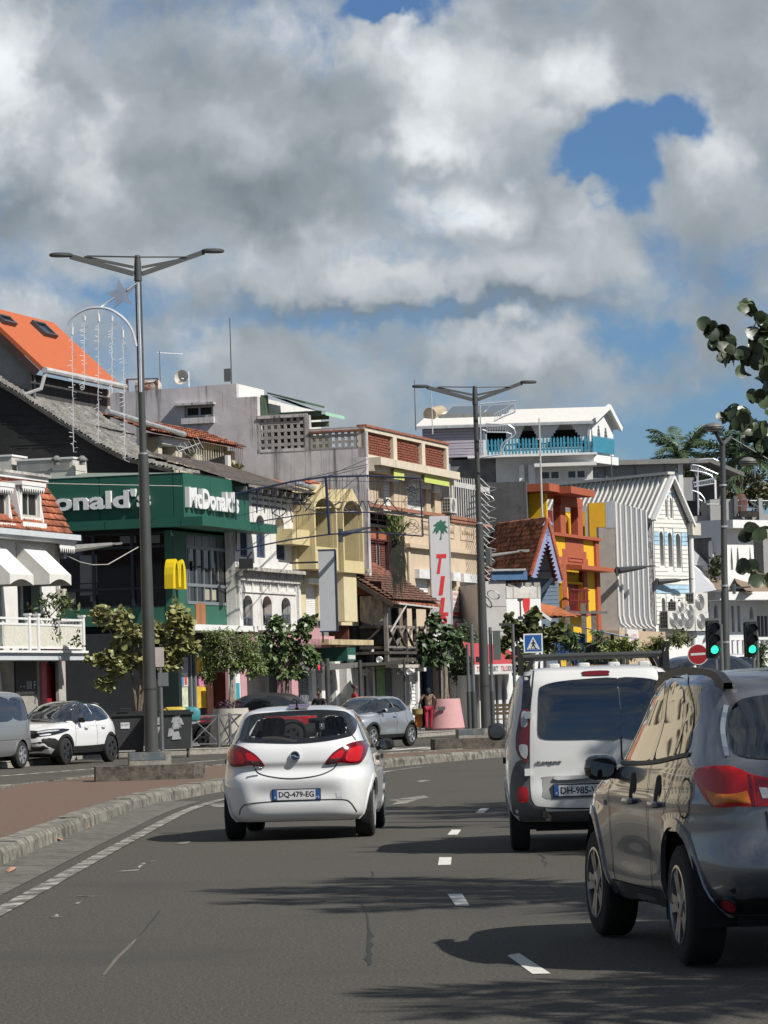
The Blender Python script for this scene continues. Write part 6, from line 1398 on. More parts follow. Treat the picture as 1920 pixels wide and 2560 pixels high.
MB().tube([Fm2.at(Fm2.pix(1845,1250,.1)[0],Fm2.pix(1845,1251,.1)[1],.1),Fm2.at(Fm2.pix(1945,1248,.1)[0],Fm2.pix(1945,1252,.1)[1],.1)],.03,5).build('top_rail',GALV,t)
# white arcaded house with brown awning roofs, right edge
Fa=Fr(P(1815,1480,200),(.75,.66))
t=wthing('white_arcade_house','white house with pointed slit openings and brown sloping awning roofs at the right edge','house',Fa.at(0,0))
def RA(*x):return Fa.r(*x,0)
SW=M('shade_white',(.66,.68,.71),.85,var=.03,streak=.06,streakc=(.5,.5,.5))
hs=[arch(*RA(u0,1365,u1,1425),.9,pointed=True)for u0,u1 in((1826,1832),(1841,1848),(1873,1878))]
a,b=Fa.pix(1738,1400)[0],Fa.pix(1885,1400)[0];zt=Fa.pix(1840,1322)[1];zc=Fa.pix(1840,1480)[1]
x1=Fa.pix(1806,1400)[0]
wall('upper_wall',Fa,rect(x1,b,zc,zt),hs,-.3,0,WHITE2,t)
MB().fbox(Fa,x1,b+.3,zt,zt+.45,-6,.9).build('flat_roof',WHITE2,t)
MB().fbox(Fa,x1+.1,b-.1,zc,zt-.1,-6,-.6).build('upper_body',M('slit_grey'),t)
Fb=Fr(Fa.at(x1,0,0),(.80,-.6));c0=Fb.pix(1728,1400)[0];zt2=Fb.pix(1760,1302)[1]
dk=rect(*Fb.r(1731,1345,1780,1425))
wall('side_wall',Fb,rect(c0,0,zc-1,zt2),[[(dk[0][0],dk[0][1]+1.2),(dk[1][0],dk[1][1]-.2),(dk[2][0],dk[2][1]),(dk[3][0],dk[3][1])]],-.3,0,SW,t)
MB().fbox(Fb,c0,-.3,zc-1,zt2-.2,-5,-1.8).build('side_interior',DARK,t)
g=Fb.r(1775,1365,1785,1430)
MB().plate(Fb.at,arch(g[0],g[1],g[2],g[3]+.3,.3),[rect(g[0]+.1,g[1]-.1,g[2]+.1+i*(g[3]-g[2])/8,g[2]+(i+.7)*(g[3]-g[2])/8)for i in range(8)],.003,.12).build('white_grille',WHITE2,t)
BR=M('brown_awning',(.23,.165,.11),.9,var=.12,sc=3,streak=.25,streakc=(.12,.085,.06))
def P5(u,v,y):return P(u,v,y)
rc=[P(1733,1410,201),P(1792,1474,194),P(1826,1474,196),P(1800,1436,203),P(1760,1432,203)]
MB().add(rc,[(0,1,2,3,4)]).build('awning_roof',BR,t)
rc=[P(1824,1424,203),P(1920,1432,209),P(1955,1492,206),P(1865,1476,197),P(1843,1458,199)]
MB().add(rc+[V(x)-V((0,0,.1))for x in rc],[(0,1,2,3,4),(9,8,7,6,5)]).build('awning_roof',BR,t)
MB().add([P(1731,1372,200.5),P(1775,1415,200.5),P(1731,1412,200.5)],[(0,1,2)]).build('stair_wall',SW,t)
fr_=[P(1731,1410,200),P(1790,1475,193.5),P(1740,1484,194),P(1731,1484,195)]
MB().add(fr_+[V(x)+V((.3,1.5,0))for x in fr_],[(0,1,2,3),(7,6,5,4),(0,4,5,1),(1,5,6,2),(2,6,7,3),(3,7,4,0)]).build('sloping_gable',SW,t)
zl1=Fa.pix(1830,1480,1.5)[1]
MB().fbox(Fa,a-.5,Fa.pix(1960,1490)[0],zl1-.45,zl1,-2,1.9).build('canopy_slab',WHITE2,t)
hs=[rect(*RA(u0,v0,u1,1580))for u0,u1,v0 in((1751,1759,1506),(1768,1774,1508),(1829,1836,1514),(1844,1851,1514))]+[arch(*RA(1785,1509,1795,1560),.4),arch(*RA(1874,1516,1884,1560),.4)]
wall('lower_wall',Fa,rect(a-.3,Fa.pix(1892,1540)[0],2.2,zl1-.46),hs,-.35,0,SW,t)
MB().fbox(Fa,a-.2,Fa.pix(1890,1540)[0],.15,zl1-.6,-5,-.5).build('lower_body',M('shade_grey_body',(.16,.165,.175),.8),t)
MB().fbox(Fa,Fa.pix(1893,1540)[0],Fa.pix(1990,1540)[0],.15,zl1-.2,-4,-.6).build('neighbour_wall',WHITE,t)
for i in range(7):q4=Fa.r(1897+i*9,1540,1902+i*9,1590,-.5);fb('window_slit',Fa,q4,-.598,-.55,M('slit_dark',(.06,.06,.065),.6),t)
for i in range(16):x=a+i*.42;MB().fbox(Fa,x,x+.12,3.0,4.0,1.75,1.87).build('balustrade_post',WHITE2,t)
MB().fbox(Fa,a-.5,Fa.pix(1890,1560)[0],4.0,4.14,1.7,1.92).fbox(Fa,a-.5,Fa.pix(1890,1560)[0],2.75,3.0,.2,1.92).build('balcony_rail',WHITE2,t)
MB().fbox(Fa,Fa.pix(1890,1400)[0],Fa.pix(1950,1400)[0],5,Fa.pix(1900,1380)[1],-8,-4).build('rear_block',GT,t)
q=wthing('roof_creeper','green bushy creeper growing by the white side grille','creeper',P(1793,1430,199));leaf_cloud(P(1791,1420,198),(.45,.3,.75),220,.3,M('creeper_leaf',(.06,.09,.03),.6,var=.4),.5).build('foliage',M('creeper_leaf'),q)
bracket_lamp(1835,1471,1875,1467,160,161,'dark lamp head seen against the brown awning roof',.05,long=.7)
# vehicles
def paint(name,col,metal=0.0,rough=.32,flake=.04,inner=False):
 mt=M(name,col,rough,metal,var=flake,sc=220,coat=1.0,detail=2)
 if inner:
  q=NT(mt.node_tree);b=mt.node_tree.nodes['Principled BSDF'];s0=b.inputs['Base Color'].links[0].from_socket
  g=q.n('ShaderNodeNewGeometry').outputs['Backfacing'];q.put(b.inputs['Base Color'],q.mix(g,s0,(.02,.02,.02,1)))
 return mt
TYRE=M('tyre',(.013,.013,.013),.85,var=.3,sc=30,bump=.5);BLACKP=M('black_plastic',(.016,.016,.017),.55,var=.1);GLOSSB=M('gloss_black',(.008,.008,.009),.12,var=0,coat=1)
CGL=M('car_glass',(.006,.008,.010),.03,var=0,spec=.9,coat=1);CHROME=M('chrome',(.75,.76,.78),.12,metal=1,var=0);ALLOY=M('alloy',(.50,.51,.53),.3,metal=.8,var=.03);ALLOYD=M('dark_alloy',(.045,.047,.05),.35,metal=.5,var=0)
LRED=M('lamp_red',(.52,.006,.010),.22,var=0,coat=.25,spec=.4);LREDD=M('lamp_dark_red',(.13,.004,.008),.15,var=0,coat=.5);LCLR=M('lamp_clear',(.45,.46,.48),.1,var=.25,sc=70,coat=1);LAMB=M('lamp_amber',(.62,.17,.008),.2,var=.1,sc=50,coat=.25);GAP=M('panel_gap',(.010,.010,.010),.9,var=0)
PLW=M('plate_white',(.66,.67,.68),.45,var=.03);PLB=M('plate_blue',(.02,.09,.33),.45,var=.02);PLK=M('plate_black',(.02,.02,.022),.5,var=0)
def crom(rows,n):
 q=[rows[0]]+rows+[rows[-1]];out=[]
 for i in range(1,len(q)-2):
  for j in range(n):
   t=j/n;a,b,c,d=q[i-1:i+3]
   out.append([.5*(2*B+(Cc-A)*t+(2*A-5*B+4*Cc-D)*t*t+(3*B-A-3*Cc+D)*t**3)for A,B,Cc,D in zip(a,b,c,d)])
 out.append(list(rows[-1]));return out
def spl(pts,n=6,closed=True):
 L=len(pts);out=[]
 for i in range(L if closed else L-1):
  a,b,c,d=(pts[(i+k-1)%L]if closed else pts[min(max(i+k-1,0),L-1)]for k in range(4))
  for j in range(n):
   t=j/n;out.append(tuple(.5*(2*B+(Cc-A)*t+(2*A-5*B+4*Cc-D)*t*t+(3*B-A-3*Cc+D)*t**3)for A,B,Cc,D in zip(a,b,c,d)))
 if not closed:out.append(tuple(pts[-1]))
 return out
def inpoly(x,y,lp):
 c=False
 for i in range(len(lp)):
  (xa,ya),(xb,yb)=lp[i],lp[i-1]
  if(ya>y)!=(yb>y)and x<(xb-xa)*(y-ya)/(yb-ya)+xa:c=not c
 return c
class Car:
 zm=staticmethod(lambda z:z)
 def __init__(s,name,label,cat,rows,wheels,R,pnt,n_r=5.0,n_f=4.0,sculpt=None,arch=.07,cut=(),group=None,clad=None,floor=.20,zm=None):
  if zm:s.zm=zm
  s.root=thing(name,label,cat,group=group);s.p=pnt;s.R=R;s.wheels=wheels
  rows=crom(rows,7);N=168;vs,fs=[],[]
  ang=[]
  for(yr,zr,yf,zf,w)in rows:
   ym,hl=(yr+yf)/2,(yf-yr)/2;ring=[]
   for j in range(720):
    th=2*math.pi*j/720;n=n_r if math.sin(th)<0 else n_f
    c_,s_=math.cos(th),math.sin(th)
    ring.append((w*math.copysign(abs(c_)**(2/n),c_),ym+hl*math.copysign(abs(s_)**(2/n),s_)))
   L=[0]
   for a,b in zip(ring,ring[1:]+ring[:1]):L.append(L[-1]+math.hypot((a[0]-b[0])*1.6,a[1]-b[1]))
   k=0
   for j in range(N):
    tg=L[-1]*j/N
    while L[k+1]<tg:k+=1
    q=(tg-L[k])/max(1e-9,L[k+1]-L[k]);a,b=ring[k],ring[(k+1)%720]
    x,y=a[0]+(b[0]-a[0])*q,a[1]+(b[1]-a[1])*q
    z=zr+(zf-zr)*(y-yr)/max(1e-6,yf-yr)
    if sculpt:x,y,z=sculpt(x,y,z)
    if zm:z=zm(z)
    vs.append((x,y,z))
  nr=len(rows)
  for i in range(nr-1):fs+=[(i*N+j,i*N+(j+1)%N,(i+1)*N+(j+1)%N,(i+1)*N+j)for j in range(N)]
  fs+=[tuple(reversed(range(N))),tuple((nr-1)*N+j for j in range(N))]
  s.bvh=BVHTree.FromPolygons(vs,fs);s.vs=[V(v)for v in vs];s.fs=fs;vn=[V()for _ in vs]
  for f in fs[:-2]:
   n_=(s.vs[f[2]]-s.vs[f[0]]).cross(s.vs[f[3]]-s.vs[f[1]])
   for i in f:vn[i]+=n_
  s.vn=[(n_.normalized()if n_.length>1e-9 else V((0,0,1)))for n_ in vn]
  Ra=R+arch;keep=[]
  for f in fs:
   if len(f)>4:keep.append(f);continue
   x=sum(vs[i][0]for i in f)/4;y=sum(vs[i][1]for i in f)/4;z=sum(vs[i][2]for i in f)/4
   if abs(x)>.5 and any((y-wy)**2+(z-R)**2<(Ra+.02)**2 for wx,wy in wheels):continue
   n_=None;drop=False
   for ax,lp in cut:
    if ax=='rear' and y<1.2 and inpoly(x,z,lp):drop=True
    if ax=='front' and y>1.5 and z>.95 and inpoly(x,z,lp):drop=True
    if ax=='side' and abs(x)>.4 and inpoly(y,z,lp):drop=True
   if not drop:keep.append(f)
  mb=MB().add(vs,keep);s.body=mb.build('body',pnt,s.root,'all')
  fl=MB().box(-.62,.62,.3,rows[0][2]-.3,floor,floor+.25)
  for wx,wy in wheels:
   n=18;q=[(wy+(Ra+.03)*math.cos(math.pi*(i/n*1.16-.08)),R+(Ra+.03)*math.sin(math.pi*(i/n*1.16-.08)))for i in range(n+1)]
   xa,xb=math.copysign(.45,wx),wx-math.copysign(.015,wx)
   fl.add([(x_,y_,z_)for x_ in(xa,xb)for y_,z_ in q],[(i,i+1,i+n+2,i+n+1)for i in range(n)]+[tuple(range(n+1))])
  fl.build('underbody',M('underbody',(.006,.006,.006),.9,var=0),s.root)
  for sx in(-1,1):
   for wy in sorted({w[1]for w in wheels}):
    c=[]
    for i in range(33):
     a=math.radians(-28+236*i/32);c.append((wy+(Ra+.012)*math.cos(a),R+(Ra+.012)*math.sin(a)))
    c=[q for q in c if q[1]>R-.15]
    s.ribbon(c,'left' if sx<0 else 'right',clad or .045,(BLACKP if clad else(WP2 if pnt.name=='white_paint' else pnt)),'wheel_arch',.012,inset=.03)
 def hit(s,a,b,ax):
  if ax!='top':b=s.zm(b)
  o,d={'rear':((a,-1,b),(0,1,0)),'front':((a,7,b),(0,-1,0)),'left':((-2,a,b),(1,0,0)),'right':((2,a,b),(-1,0,0)),'top':((a,b,4),(0,0,-1))}[ax]
  loc,nrm,ix,_=s.bvh.ray_cast(V(o),V(d))
  if loc is None:
   loc,nrm,ix,_=s.bvh.find_nearest(V(o)+V(d)*(1.2 if ax in('left','right')else 1.0)if ax!='top' else V((a,b,1.4)))
  if len(s.fs[ix])==4:
   f=s.fs[ix];wt=poly_3d_calc([s.vs[i]for i in f],loc);n2=sum((s.vn[i]*w_ for i,w_ in zip(f,wt)),V())
   if n2.length>.1:nrm=n2.normalized()
  if nrm.dot(V(d))>0:nrm=-nrm
  return loc,nrm
 def patch(s,poly,ax,mat,name,off=.006,res=.05,thick=.02,holes=(),parent=None,sm='all',bulge=0.0):
  pts=[V(p)for p in poly];es=[(i,(i+1)%len(pts))for i in range(len(pts))];loops=[list(poly)]
  for h in holes:
   k=len(pts);pts+=[V(p)for p in h];es+=[(k+i,k+(i+1)%len(h))for i in range(len(h))];loops.append(list(h))
  par=lambda x,y:sum(inpoly(x,y,l)for l in loops)%2==1
  x0,x1=min(p.x for p in pts),max(p.x for p in pts);y0,y1=min(p.y for p in pts),max(p.y for p in pts)
  nb=len(pts);i=x0+res/2
  while i<x1:
   j=y0+res/2
   while j<y1:
    if par(i,j)and min((V((i,j))-p).length for p in pts[:nb])>res*.4:pts.append(V((i,j)))
    j+=res
   i+=res
  co,_,tr=delaunay_2d_cdt(pts,es,[],0,1e-6)[:3]
  tr=[t for t in tr if par(sum(co[i].x for i in t)/3,sum(co[i].y for i in t)/3)]
  P3=[]
  for c in co:
   l,n=s.hit(c.x,c.y,ax);P3.append(l+n*off)
  mb=MB().add(P3,[tuple(t)for t in tr])
  d={'rear':V((0,1,0)),'front':V((0,-1,0)),'left':V((1,0,0)),'right':V((-1,0,0)),'top':V((0,0,-1))}[ax]*thick
  for lp in loops:
   q=[]
   for a,b in lp:l,n=s.hit(a,b,ax);q.append(l+n*off)
   m_=len(q);mb.add(q+[x+d for x in q],[(i,i+m_,(i+1)%m_+m_,(i+1)%m_)for i in range(m_)])
  o=mb.build(name,mat,parent or s.root,False)
  me=o.data;me.polygons.foreach_set('use_smooth',[True]*len(me.polygons));me.set_sharp_from_angle(angle=R(50));return o
 def ribbon(s,line,ax,w,mat,name,off=.003,inset=0,parent=None):
  L,Rr=[],[];P_=[V(p)for p in line];mb=MB();A_,B_=[],[]
  for i,p in enumerate(P_):
   d=(P_[min(i+1,len(P_)-1)]-P_[max(i-1,0)]).normalized();n=V((-d.y,d.x))*w/2
   for q,lst in((p+n,A_),(p-n,B_)):
    l,nn=s.hit(q.x,q.y,ax);lst.append(l+nn*off)
  for i in range(len(P_)-1):mb.quad(A_[i],A_[i+1],B_[i+1],B_[i])
  if inset:
   dd=V((1 if ax=='left' else-1,0,0))*inset
   for i in range(len(P_)-1):mb.quad(A_[i],A_[i+1],A_[i+1]+dd,A_[i]+dd);mb.quad(B_[i],B_[i+1],B_[i+1]+dd,B_[i]+dd)
  return mb.build(name,mat,parent or s.root,True)
 def wheel(s,i,spokes=5,rim=ALLOY,wd=.20,cover=False,twin=False,steer=0):
  x,y=s.wheels[i];sg=1 if x>0 else-1;Rr=s.R;t=MB()
  prof=[(Rr*.62,-wd/2),(Rr*.90,-wd/2),(Rr*.975,-wd*.42),(Rr,-wd*.30),(Rr,wd*.30),(Rr*.975,wd*.42),(Rr*.90,wd/2),(Rr*.62,wd/2),(Rr*.62,-wd/2)]
  mm=Matrix.Translation((x-sg*wd/2,y,Rr))@Matrix.Rotation(steer,4,'Z')@Matrix.Rotation(math.pi/2*sg,4,'Y')
  def lathe(pr,n,mb,cap=False):
   mb2=MB().lathe(pr,(0,0,0),n,None,cap);mb.add([mm@V(v)for v in mb2.v],mb2.f)
  lathe(prof,40,t);tw=t.build('wheel',TYRE,s.root,1)
  r_=MB();ro=Rr*.66
  lathe([(ro,wd*.30),(ro,wd*.52),(ro*.93,wd*.53),(ro*.90,wd*.2)],36,r_);lathe([(ro*.92,-wd*.1),(ro*.92,-.05)],30,r_)
  rm=r_.build('rim',rim,tw,1)
  b=MB();lathe([(ro*.92,wd*.12),(.01,wd*.12)],28,b);b.build('rim_back',M('rim_shadow',(.012,.012,.012),.8),tw)
  sp=MB()
  if cover:
   lathe([(ro*.95,wd*.42),(ro*.8,wd*.50),(ro*.3,wd*.53),(.02,wd*.54)],28,sp)
   for k in range(9):
    a=2*math.pi*k/9;sp.add([mm@V((math.cos(a+e)*r0,math.sin(a+e)*r0,wd*.525))for r0,e in((ro*.45,-.12),(ro*.85,-.10),(ro*.85,.10),(ro*.45,.12))],[(0,1,2,3)])
  else:
   for k in range(spokes):
    for da in((-.13,.13)if twin else(0,)):
     a=2*math.pi*k/spokes+.3;w0=.030 if twin else .045
     def pt(r0,e,z):return mm@V((math.cos(a)*r0-math.sin(a)*e,math.sin(a)*r0+math.cos(a)*e,z))
     e0,e1=da*ro*.25,da*ro*1.25
     v=[pt(.05,e0-w0,wd*.46),pt(.05,e0+w0,wd*.46),pt(ro*.93,e1+w0*.8,wd*.50),pt(ro*.93,e1-w0*.8,wd*.50)]
     v+=[pt(.05,e0-w0,wd*.30),pt(.05,e0+w0,wd*.30),pt(ro*.93,e1+w0*.8,wd*.30),pt(ro*.93,e1-w0*.8,wd*.30)]
     sp.add(v,[(0,1,2,3),(0,4,5,1),(1,5,6,2),(3,2,6,7),(0,3,7,4)])
   lathe([(.075,wd*.3),(.07,wd*.49),(.02,wd*.5)],16,sp)
  sp.build('spokes',rim,tw);return tw
 def mirror(s,x,y,z,mat,w=.20,h=.15,d=.16):
  sg=1 if x>0 else-1;mb=MB();n=14
  rings=[(0,.72),(.25,.95),(.5,1.0),(.85,.8),(1.0,.35)]
  for q,k in rings:
   for j in range(n):a=2*math.pi*j/n;mb.v.append((x+sg*(w/2+math.copysign(abs(math.cos(a))**.7,math.cos(a))*w/2*k),y+q*d,z+math.copysign(abs(math.sin(a))**.7,math.sin(a))*h/2*k))
  for i in range(len(rings)-1):mb.add([],[]);mb.f+=[(i*n+j,i*n+(j+1)%n,(i+1)*n+(j+1)%n,(i+1)*n+j)for j in range(n)];mb.mi+=[0]*n
  mb.f.append(tuple((len(rings)-1)*n+j for j in range(n)));mb.mi.append(0)
  o=mb.build('wing_mirror',mat,s.root,1)
  gl=[(x+sg*(w/2+math.copysign(abs(math.cos(2*math.pi*j/n))**.7,math.cos(2*math.pi*j/n))*w/2*.72),y-.002,z+math.copysign(abs(math.sin(2*math.pi*j/n))**.7,math.sin(2*math.pi*j/n))*h/2*.72)for j in range(n)]
  MB().add(gl,[tuple(range(n))]).build('mirror_glass',M('mirror_glass',(.10,.11,.12),.02,metal=.9,var=0),o)
  MB().bar((x-sg*.08,y+.08,z-h*.4),(x+sg*.05,y+.06,z-h*.25),.08,.05).build('mirror_arm',BLACKP,o);return o
 def plate(s,txt,cx,cz,y,w=.52,h=.11,tilt=0,right=None,ax='rear',first=None):
  sg=-1 if ax=='front' else 1;F=Fr((cx-sg*w/2,y),(sg,0))
  p=MB().fbox(F,-.012,w+.012,cz-h/2-.012,cz+h/2+.012,-.03,.004).build('plate_holder',BLACKP,s.root)
  MB().fbox(F,0,w,cz-h/2,cz+h/2,.0042,.008).build('number_plate',PLW,p)
  MB().fbox(F,0,.045,cz-h/2,cz+h/2,.0082,.0095).build('plate_band',PLB,p)
  if right:MB().fbox(F,w-.045,w,cz-h/2,cz+h/2,.0082,.0095).build('plate_band',PLB,p);words(right,F,w-.041,cz-h/2+.012,.037,.022,PLW,p,.0097,.0005,.01);words('F',F,.014,cz-h/2+.012,.016,.024,PLW,p,.0097,.0005,.01)
  else:words('F',F,.014,cz-h/2+.012,.016,.024,PLW,p,.0097,.0005,.01)
  words(txt,F,.062,cz-h*.34,w-.124 if right else w-.085,h*.68,PLK,p,.0082,.001,.028)
 def place(s,X,Y,head,ref=(0,0)):
  c,n=math.cos(head),math.sin(head);s.root.location=(X-(ref[0]*c-ref[1]*n),Y-(ref[0]*n+ref[1]*c),.004);s.root.rotation_euler=(0,0,head)
# white hatchback ahead
zc_=lambda a,b:((a-736)/822+.03*((1392-b)/822-.45),(1392-b-.03*(a-736))/822)
rg=[zc_(*p)for p in((205,478),(218,390),(255,285),(330,248),(500,228),(735,216),(950,208),(1130,216),(1200,246),(1252,300),(1268,370),(1247,430),(1190,456),(1000,490),(740,512),(400,506),(250,496))]
rg=spl(rg,4)
ri=spl([zc_(*p)for p in((300,445),(345,340),(400,285),(600,262),(900,252),(1110,262),(1165,300),(1190,370),(1160,425),(950,455),(740,470),(450,468))],4)
fr2=spl([(-.62,1.06),(-.50,1.38),(0,1.42),(.50,1.38),(.62,1.06),(0,1.03)],4)
WP=paint('white_paint',(.76,.77,.77),rough=.35,flake=.01,inner=True);WP2=paint('white_paint_trim',(.76,.77,.77),rough=.35,flake=.01)
def sc1(x,y,z):
 if y<.5 and z<.85:
  k=math.exp(-((z-.52)/.10)**2)*max(0,1-(abs(x)/.52)**6);y+=.035*k
  y+=.02*math.exp(-((z-.80)/.05)**2)
 sx=1 if x>0 else-1
 for wy in(.72,3.23):x+=sx*.022*math.exp(-((y-wy)/.40)**2-((z-.55)/.22)**2)if abs(x)>.5 else 0
 return x,y,z
c=Car('white_hatchback','white five door hatchback driving ahead in the left lane','car',[(.14,.21,3.88,.20,.78),(.05,.29,3.98,.30,.83),(.01,.48,4.02,.50,.85),(.01,.66,3.98,.64,.855),(.055,.76,3.86,.76,.85),(.06,.90,3.45,.88,.83),(.085,1.0,3.12,.97,.805),(.13,1.07,2.95,1.02,.775),(.27,1.24,2.55,1.22,.70),(.40,1.395,2.2,1.38,.625),(.47,1.445,1.98,1.44,.55),(.85,1.485,1.75,1.475,.40),(1.2,1.495,1.5,1.49,.14),(1.3,1.496,1.4,1.496,.02)],[(-.84,.72),(.84,.72),(-.83,3.23),(.83,3.23)],.31,WP,5.5,3.6,sc1,.055,cut=[('rear',ri),('front',fr2)])
TG_=M('tinted_glass',(.35,.42,.40),.02,var=0,alpha=.22,fresnel=1,coat=1)
def glass_mat():
 mt=bpy.data.materials.new('see_through_glass');mt.use_nodes=True;q=NT(mt.node_tree);mt.node_tree.nodes.clear()
 tr=q.n('ShaderNodeBsdfTransparent');tr.inputs[0].default_value=(.86,.90,.88,1);gl=q.n('ShaderNodeBsdfGlossy');gl.inputs['Roughness'].default_value=.03
 lw=q.n('ShaderNodeLayerWeight');lw.inputs[0].default_value=.5;mx=q.n('ShaderNodeMixShader');o=q.n('ShaderNodeOutputMaterial')
 q.put(mx.inputs[0],q.m('MULTIPLY_ADD',q.m('POWER',lw.outputs[1],4.0),.7,.05));mt.node_tree.links.new(tr.outputs[0],mx.inputs[1]);mt.node_tree.links.new(gl.outputs[0],mx.inputs[2]);mt.node_tree.links.new(mx.outputs[0],o.inputs[0]);return mt
STG=glass_mat()
rw=c.patch(rg,'rear',GLOSSB,'rear_window',.012,.035,.015,holes=[ri])
c.patch(ri,'rear',STG,'pane',.010,.06,.004,parent=rw)
c.patch(spl([(x*1.04,1.22+(z-1.22)*1.05)for x,z in fr2[::4]],4),'front',STG,'windscreen',.006,.08,.004)
for sd in('left','right'):
 c.patch(spl([(.62,1.07),(.70,1.22),(.95,1.36),(1.5,1.42),(2.1,1.36),(2.55,1.16),(2.8,1.02),(2.4,.99),(1.5,.985),(.9,1.0)],4),sd,CGL,'side_window',.006,.08,.01)
 c.ribbon(spl([(1.72,.35),(1.70,.6),(1.68,.98),(1.66,1.4)],6,False),sd,.012,GAP,'door_gap');c.ribbon(spl([(2.85,.35),(2.80,.7),(2.72,.98)],6,False),sd,.012,GAP,'door_gap');c.ribbon(spl([(1.05,.62),(.95,.8),(.85,1.0)],6,False),sd,.012,GAP,'door_gap')
 c.ribbon([(1.68,.99),(1.66,1.42)],sd,.07,BLACKP,'pillar_trim',.009)
 sx=-1 if sd=='left' else 1
 for yy in(1.28,2.3):l,n_=c.hit(yy,.86,sd);MB().bar(l+n_*.035+V((0,-.09,0)),l+n_*.035+V((0,.09,.01)),.03,.045).build('door_handle',BLACKP,c.root)
 c.ribbon(spl([(.95,.80),(1.8,.78),(2.8,.74)],6,False),sd,.02,WP2,'crease',.006)
tl=[zc_(*p)for p in((1003,692),(1060,612),(1130,558),(1230,510),(1318,491),(1361,508),(1366,570),(1348,640),(1312,682),(1250,690),(1140,680),(1060,692))]
for sg in(1,-1):
 P_=spl([(sg*a,z)for a,z in tl],5);lt=c.patch(P_,'rear',LREDD,'tail_light',.016,.03,.03)
 q=[zc_(*p)for p in((1070,625),(1130,580),(1170,580),(1150,640),(1060,650))];c.patch(spl([(sg*a,z)for a,z in q],4),'rear',LRED,'lens',.019,.03,.003,parent=lt)
 q=[zc_(*p)for p in((1215,570),(1300,535),(1325,560),(1310,650),(1270,670),(1190,660))];c.patch(spl([(sg*a,z)for a,z in q],4),'rear',LRED,'lens',.019,.03,.003,parent=lt)
 q=[zc_(*p)for p in((1055,655),(1120,640),(1110,670),(1040,680))];c.patch(spl([(sg*a,z)for a,z in q],3),'rear',M('lens_smoke',(.05,.035,.035),.1,var=0,coat=1),'reverse_lens',.019,.03,.003,parent=lt)
c.ribbon(spl([zc_(*p)for p in((1240,435),(1275,480))],4,False),'rear',.010,GAP,'hatch_gap');c.ribbon(spl([(-x,z)for x,z in[zc_(*p)for p in((1240,435),(1275,480))]],4,False),'rear',.010,GAP,'hatch_gap')
c.ribbon(spl([zc_(*p)for p in((345,712),(400,785),(560,822),(740,829),(950,800),(1075,745),(1112,690))],6,False),'rear',.012,GAP,'hatch_gap',.004)
c.ribbon(spl([zc_(*p)for p in((215,1165),(228,1112),(280,1068),(450,1046),(740,1031),(1000,1021),(1180,1021),(1240,1052),(1292,1135))],6,False),'rear',.011,GAP,'bumper_gap',.004)
c.plate('DQ-479-EG',.012,.505,.028,right='972')
bl=[zc_(*p)for p in((634,178),(828,172),(828,203),(634,210))];c.patch(bl,'rear',LREDD,'brake_light',.03,.05,.05)
em=zc_(730,628);l,n_=c.hit(em[0],em[1],'rear');mm=Matrix.Translation(l)@n_.to_track_quat('Z','Y').to_matrix().to_4x4()
eb=MB().lathe([(.058,.0),(.058,.03),(.050,.036),(.044,.030),(.042,.012)],(0,0,0),24);eb.v=[tuple(mm@V(v))for v in eb.v];e_=eb.build('emblem',CHROME,c.root,1)
db=MB().lathe([(.043,.010),(.043,.020)],(0,0,0),20);db.v=[tuple(mm@V(v))for v in db.v];db.build('emblem_disc',M('emblem_navy',(.012,.018,.04),.2,var=0),e_)
zb_=MB().plate(lambda a,b,o:mm@V((a,b,o)),[(-.05,.010),(.012,.012),(-.004,.003),(.05,-.010),(.05,-.016),(-.012,-.012),(.004,-.003),(-.05,.004)],[],.020,.028).build('emblem_bolt',CHROME,e_)
F0=Fr((-.452,.035),(1,0));words('CORSA',F0,0,zc_(410,735)[1],.11,.018,CHROME,c.root,.02,.02,.01)
c.ribbon(spl([zc_(*p)for p in((420,470),(560,465),(700,490),(740,488))],6,False),'rear',.03,BLACKP,'wiper',.014)
l,n_=c.hit(0,.62,'top');MB().tube([l+V((0,0,0)),l+V((0,.02,.03)),l+V((0,-.03,.10))],[.025,.012,.006],8).build('aerial',BLACKP,c.root)
for sg in(-1,1):c.ribbon(spl([(sg*.56,.75),(sg*.565,1.2),(sg*.555,1.7)],6,False),'top',.02,BLACKP,'roof_strip',.003)
c.patch([zc_(*p)for p in((1110,955),(1160,953),(1162,1000),(1112,1003))],'rear',WP2,'tow_cover',.004,.05,.003)
c.mirror(-.80,2.72,1.0,BLACKP,.19,.14);c.mirror(.80,2.72,1.0,BLACKP,.19,.14)
for i in range(4):c.wheel(i,cover=True,rim=M('wheel_cover',(.42,.43,.45),.35,metal=.5,var=.05),wd=.205)
IN=M('seat_fabric',(.012,.013,.015),.9,var=.2)
def blob_box(x0,x1,y0,y1,z0,z1,mat,name,par,k=.25):
 n=12;mb=MB();rings=[(0,.6),(.08,.9),(.25,1),(.75,1),(.92,.9),(1,.6)]
 for q,s_ in rings:
  for j in range(n):a=2*math.pi*j/n;mb.v.append(((x0+x1)/2+(x1-x0)/2*s_*math.copysign(abs(math.cos(a))**.55,math.cos(a)),(y0+y1)/2+(y1-y0)/2*s_*math.copysign(abs(math.sin(a))**.55,math.sin(a)),z0+(z1-z0)*q))
 for i in range(len(rings)-1):mb.f+=[(i*n+j,i*n+(j+1)%n,(i+1)*n+(j+1)%n,(i+1)*n+j)for j in range(n)];mb.mi+=[0]*n
 mb.f+=[tuple(reversed(range(n))),tuple((len(rings)-1)*n+j for j in range(n))];mb.mi+=[0,0]
 return mb.build(name,mat,par,1)
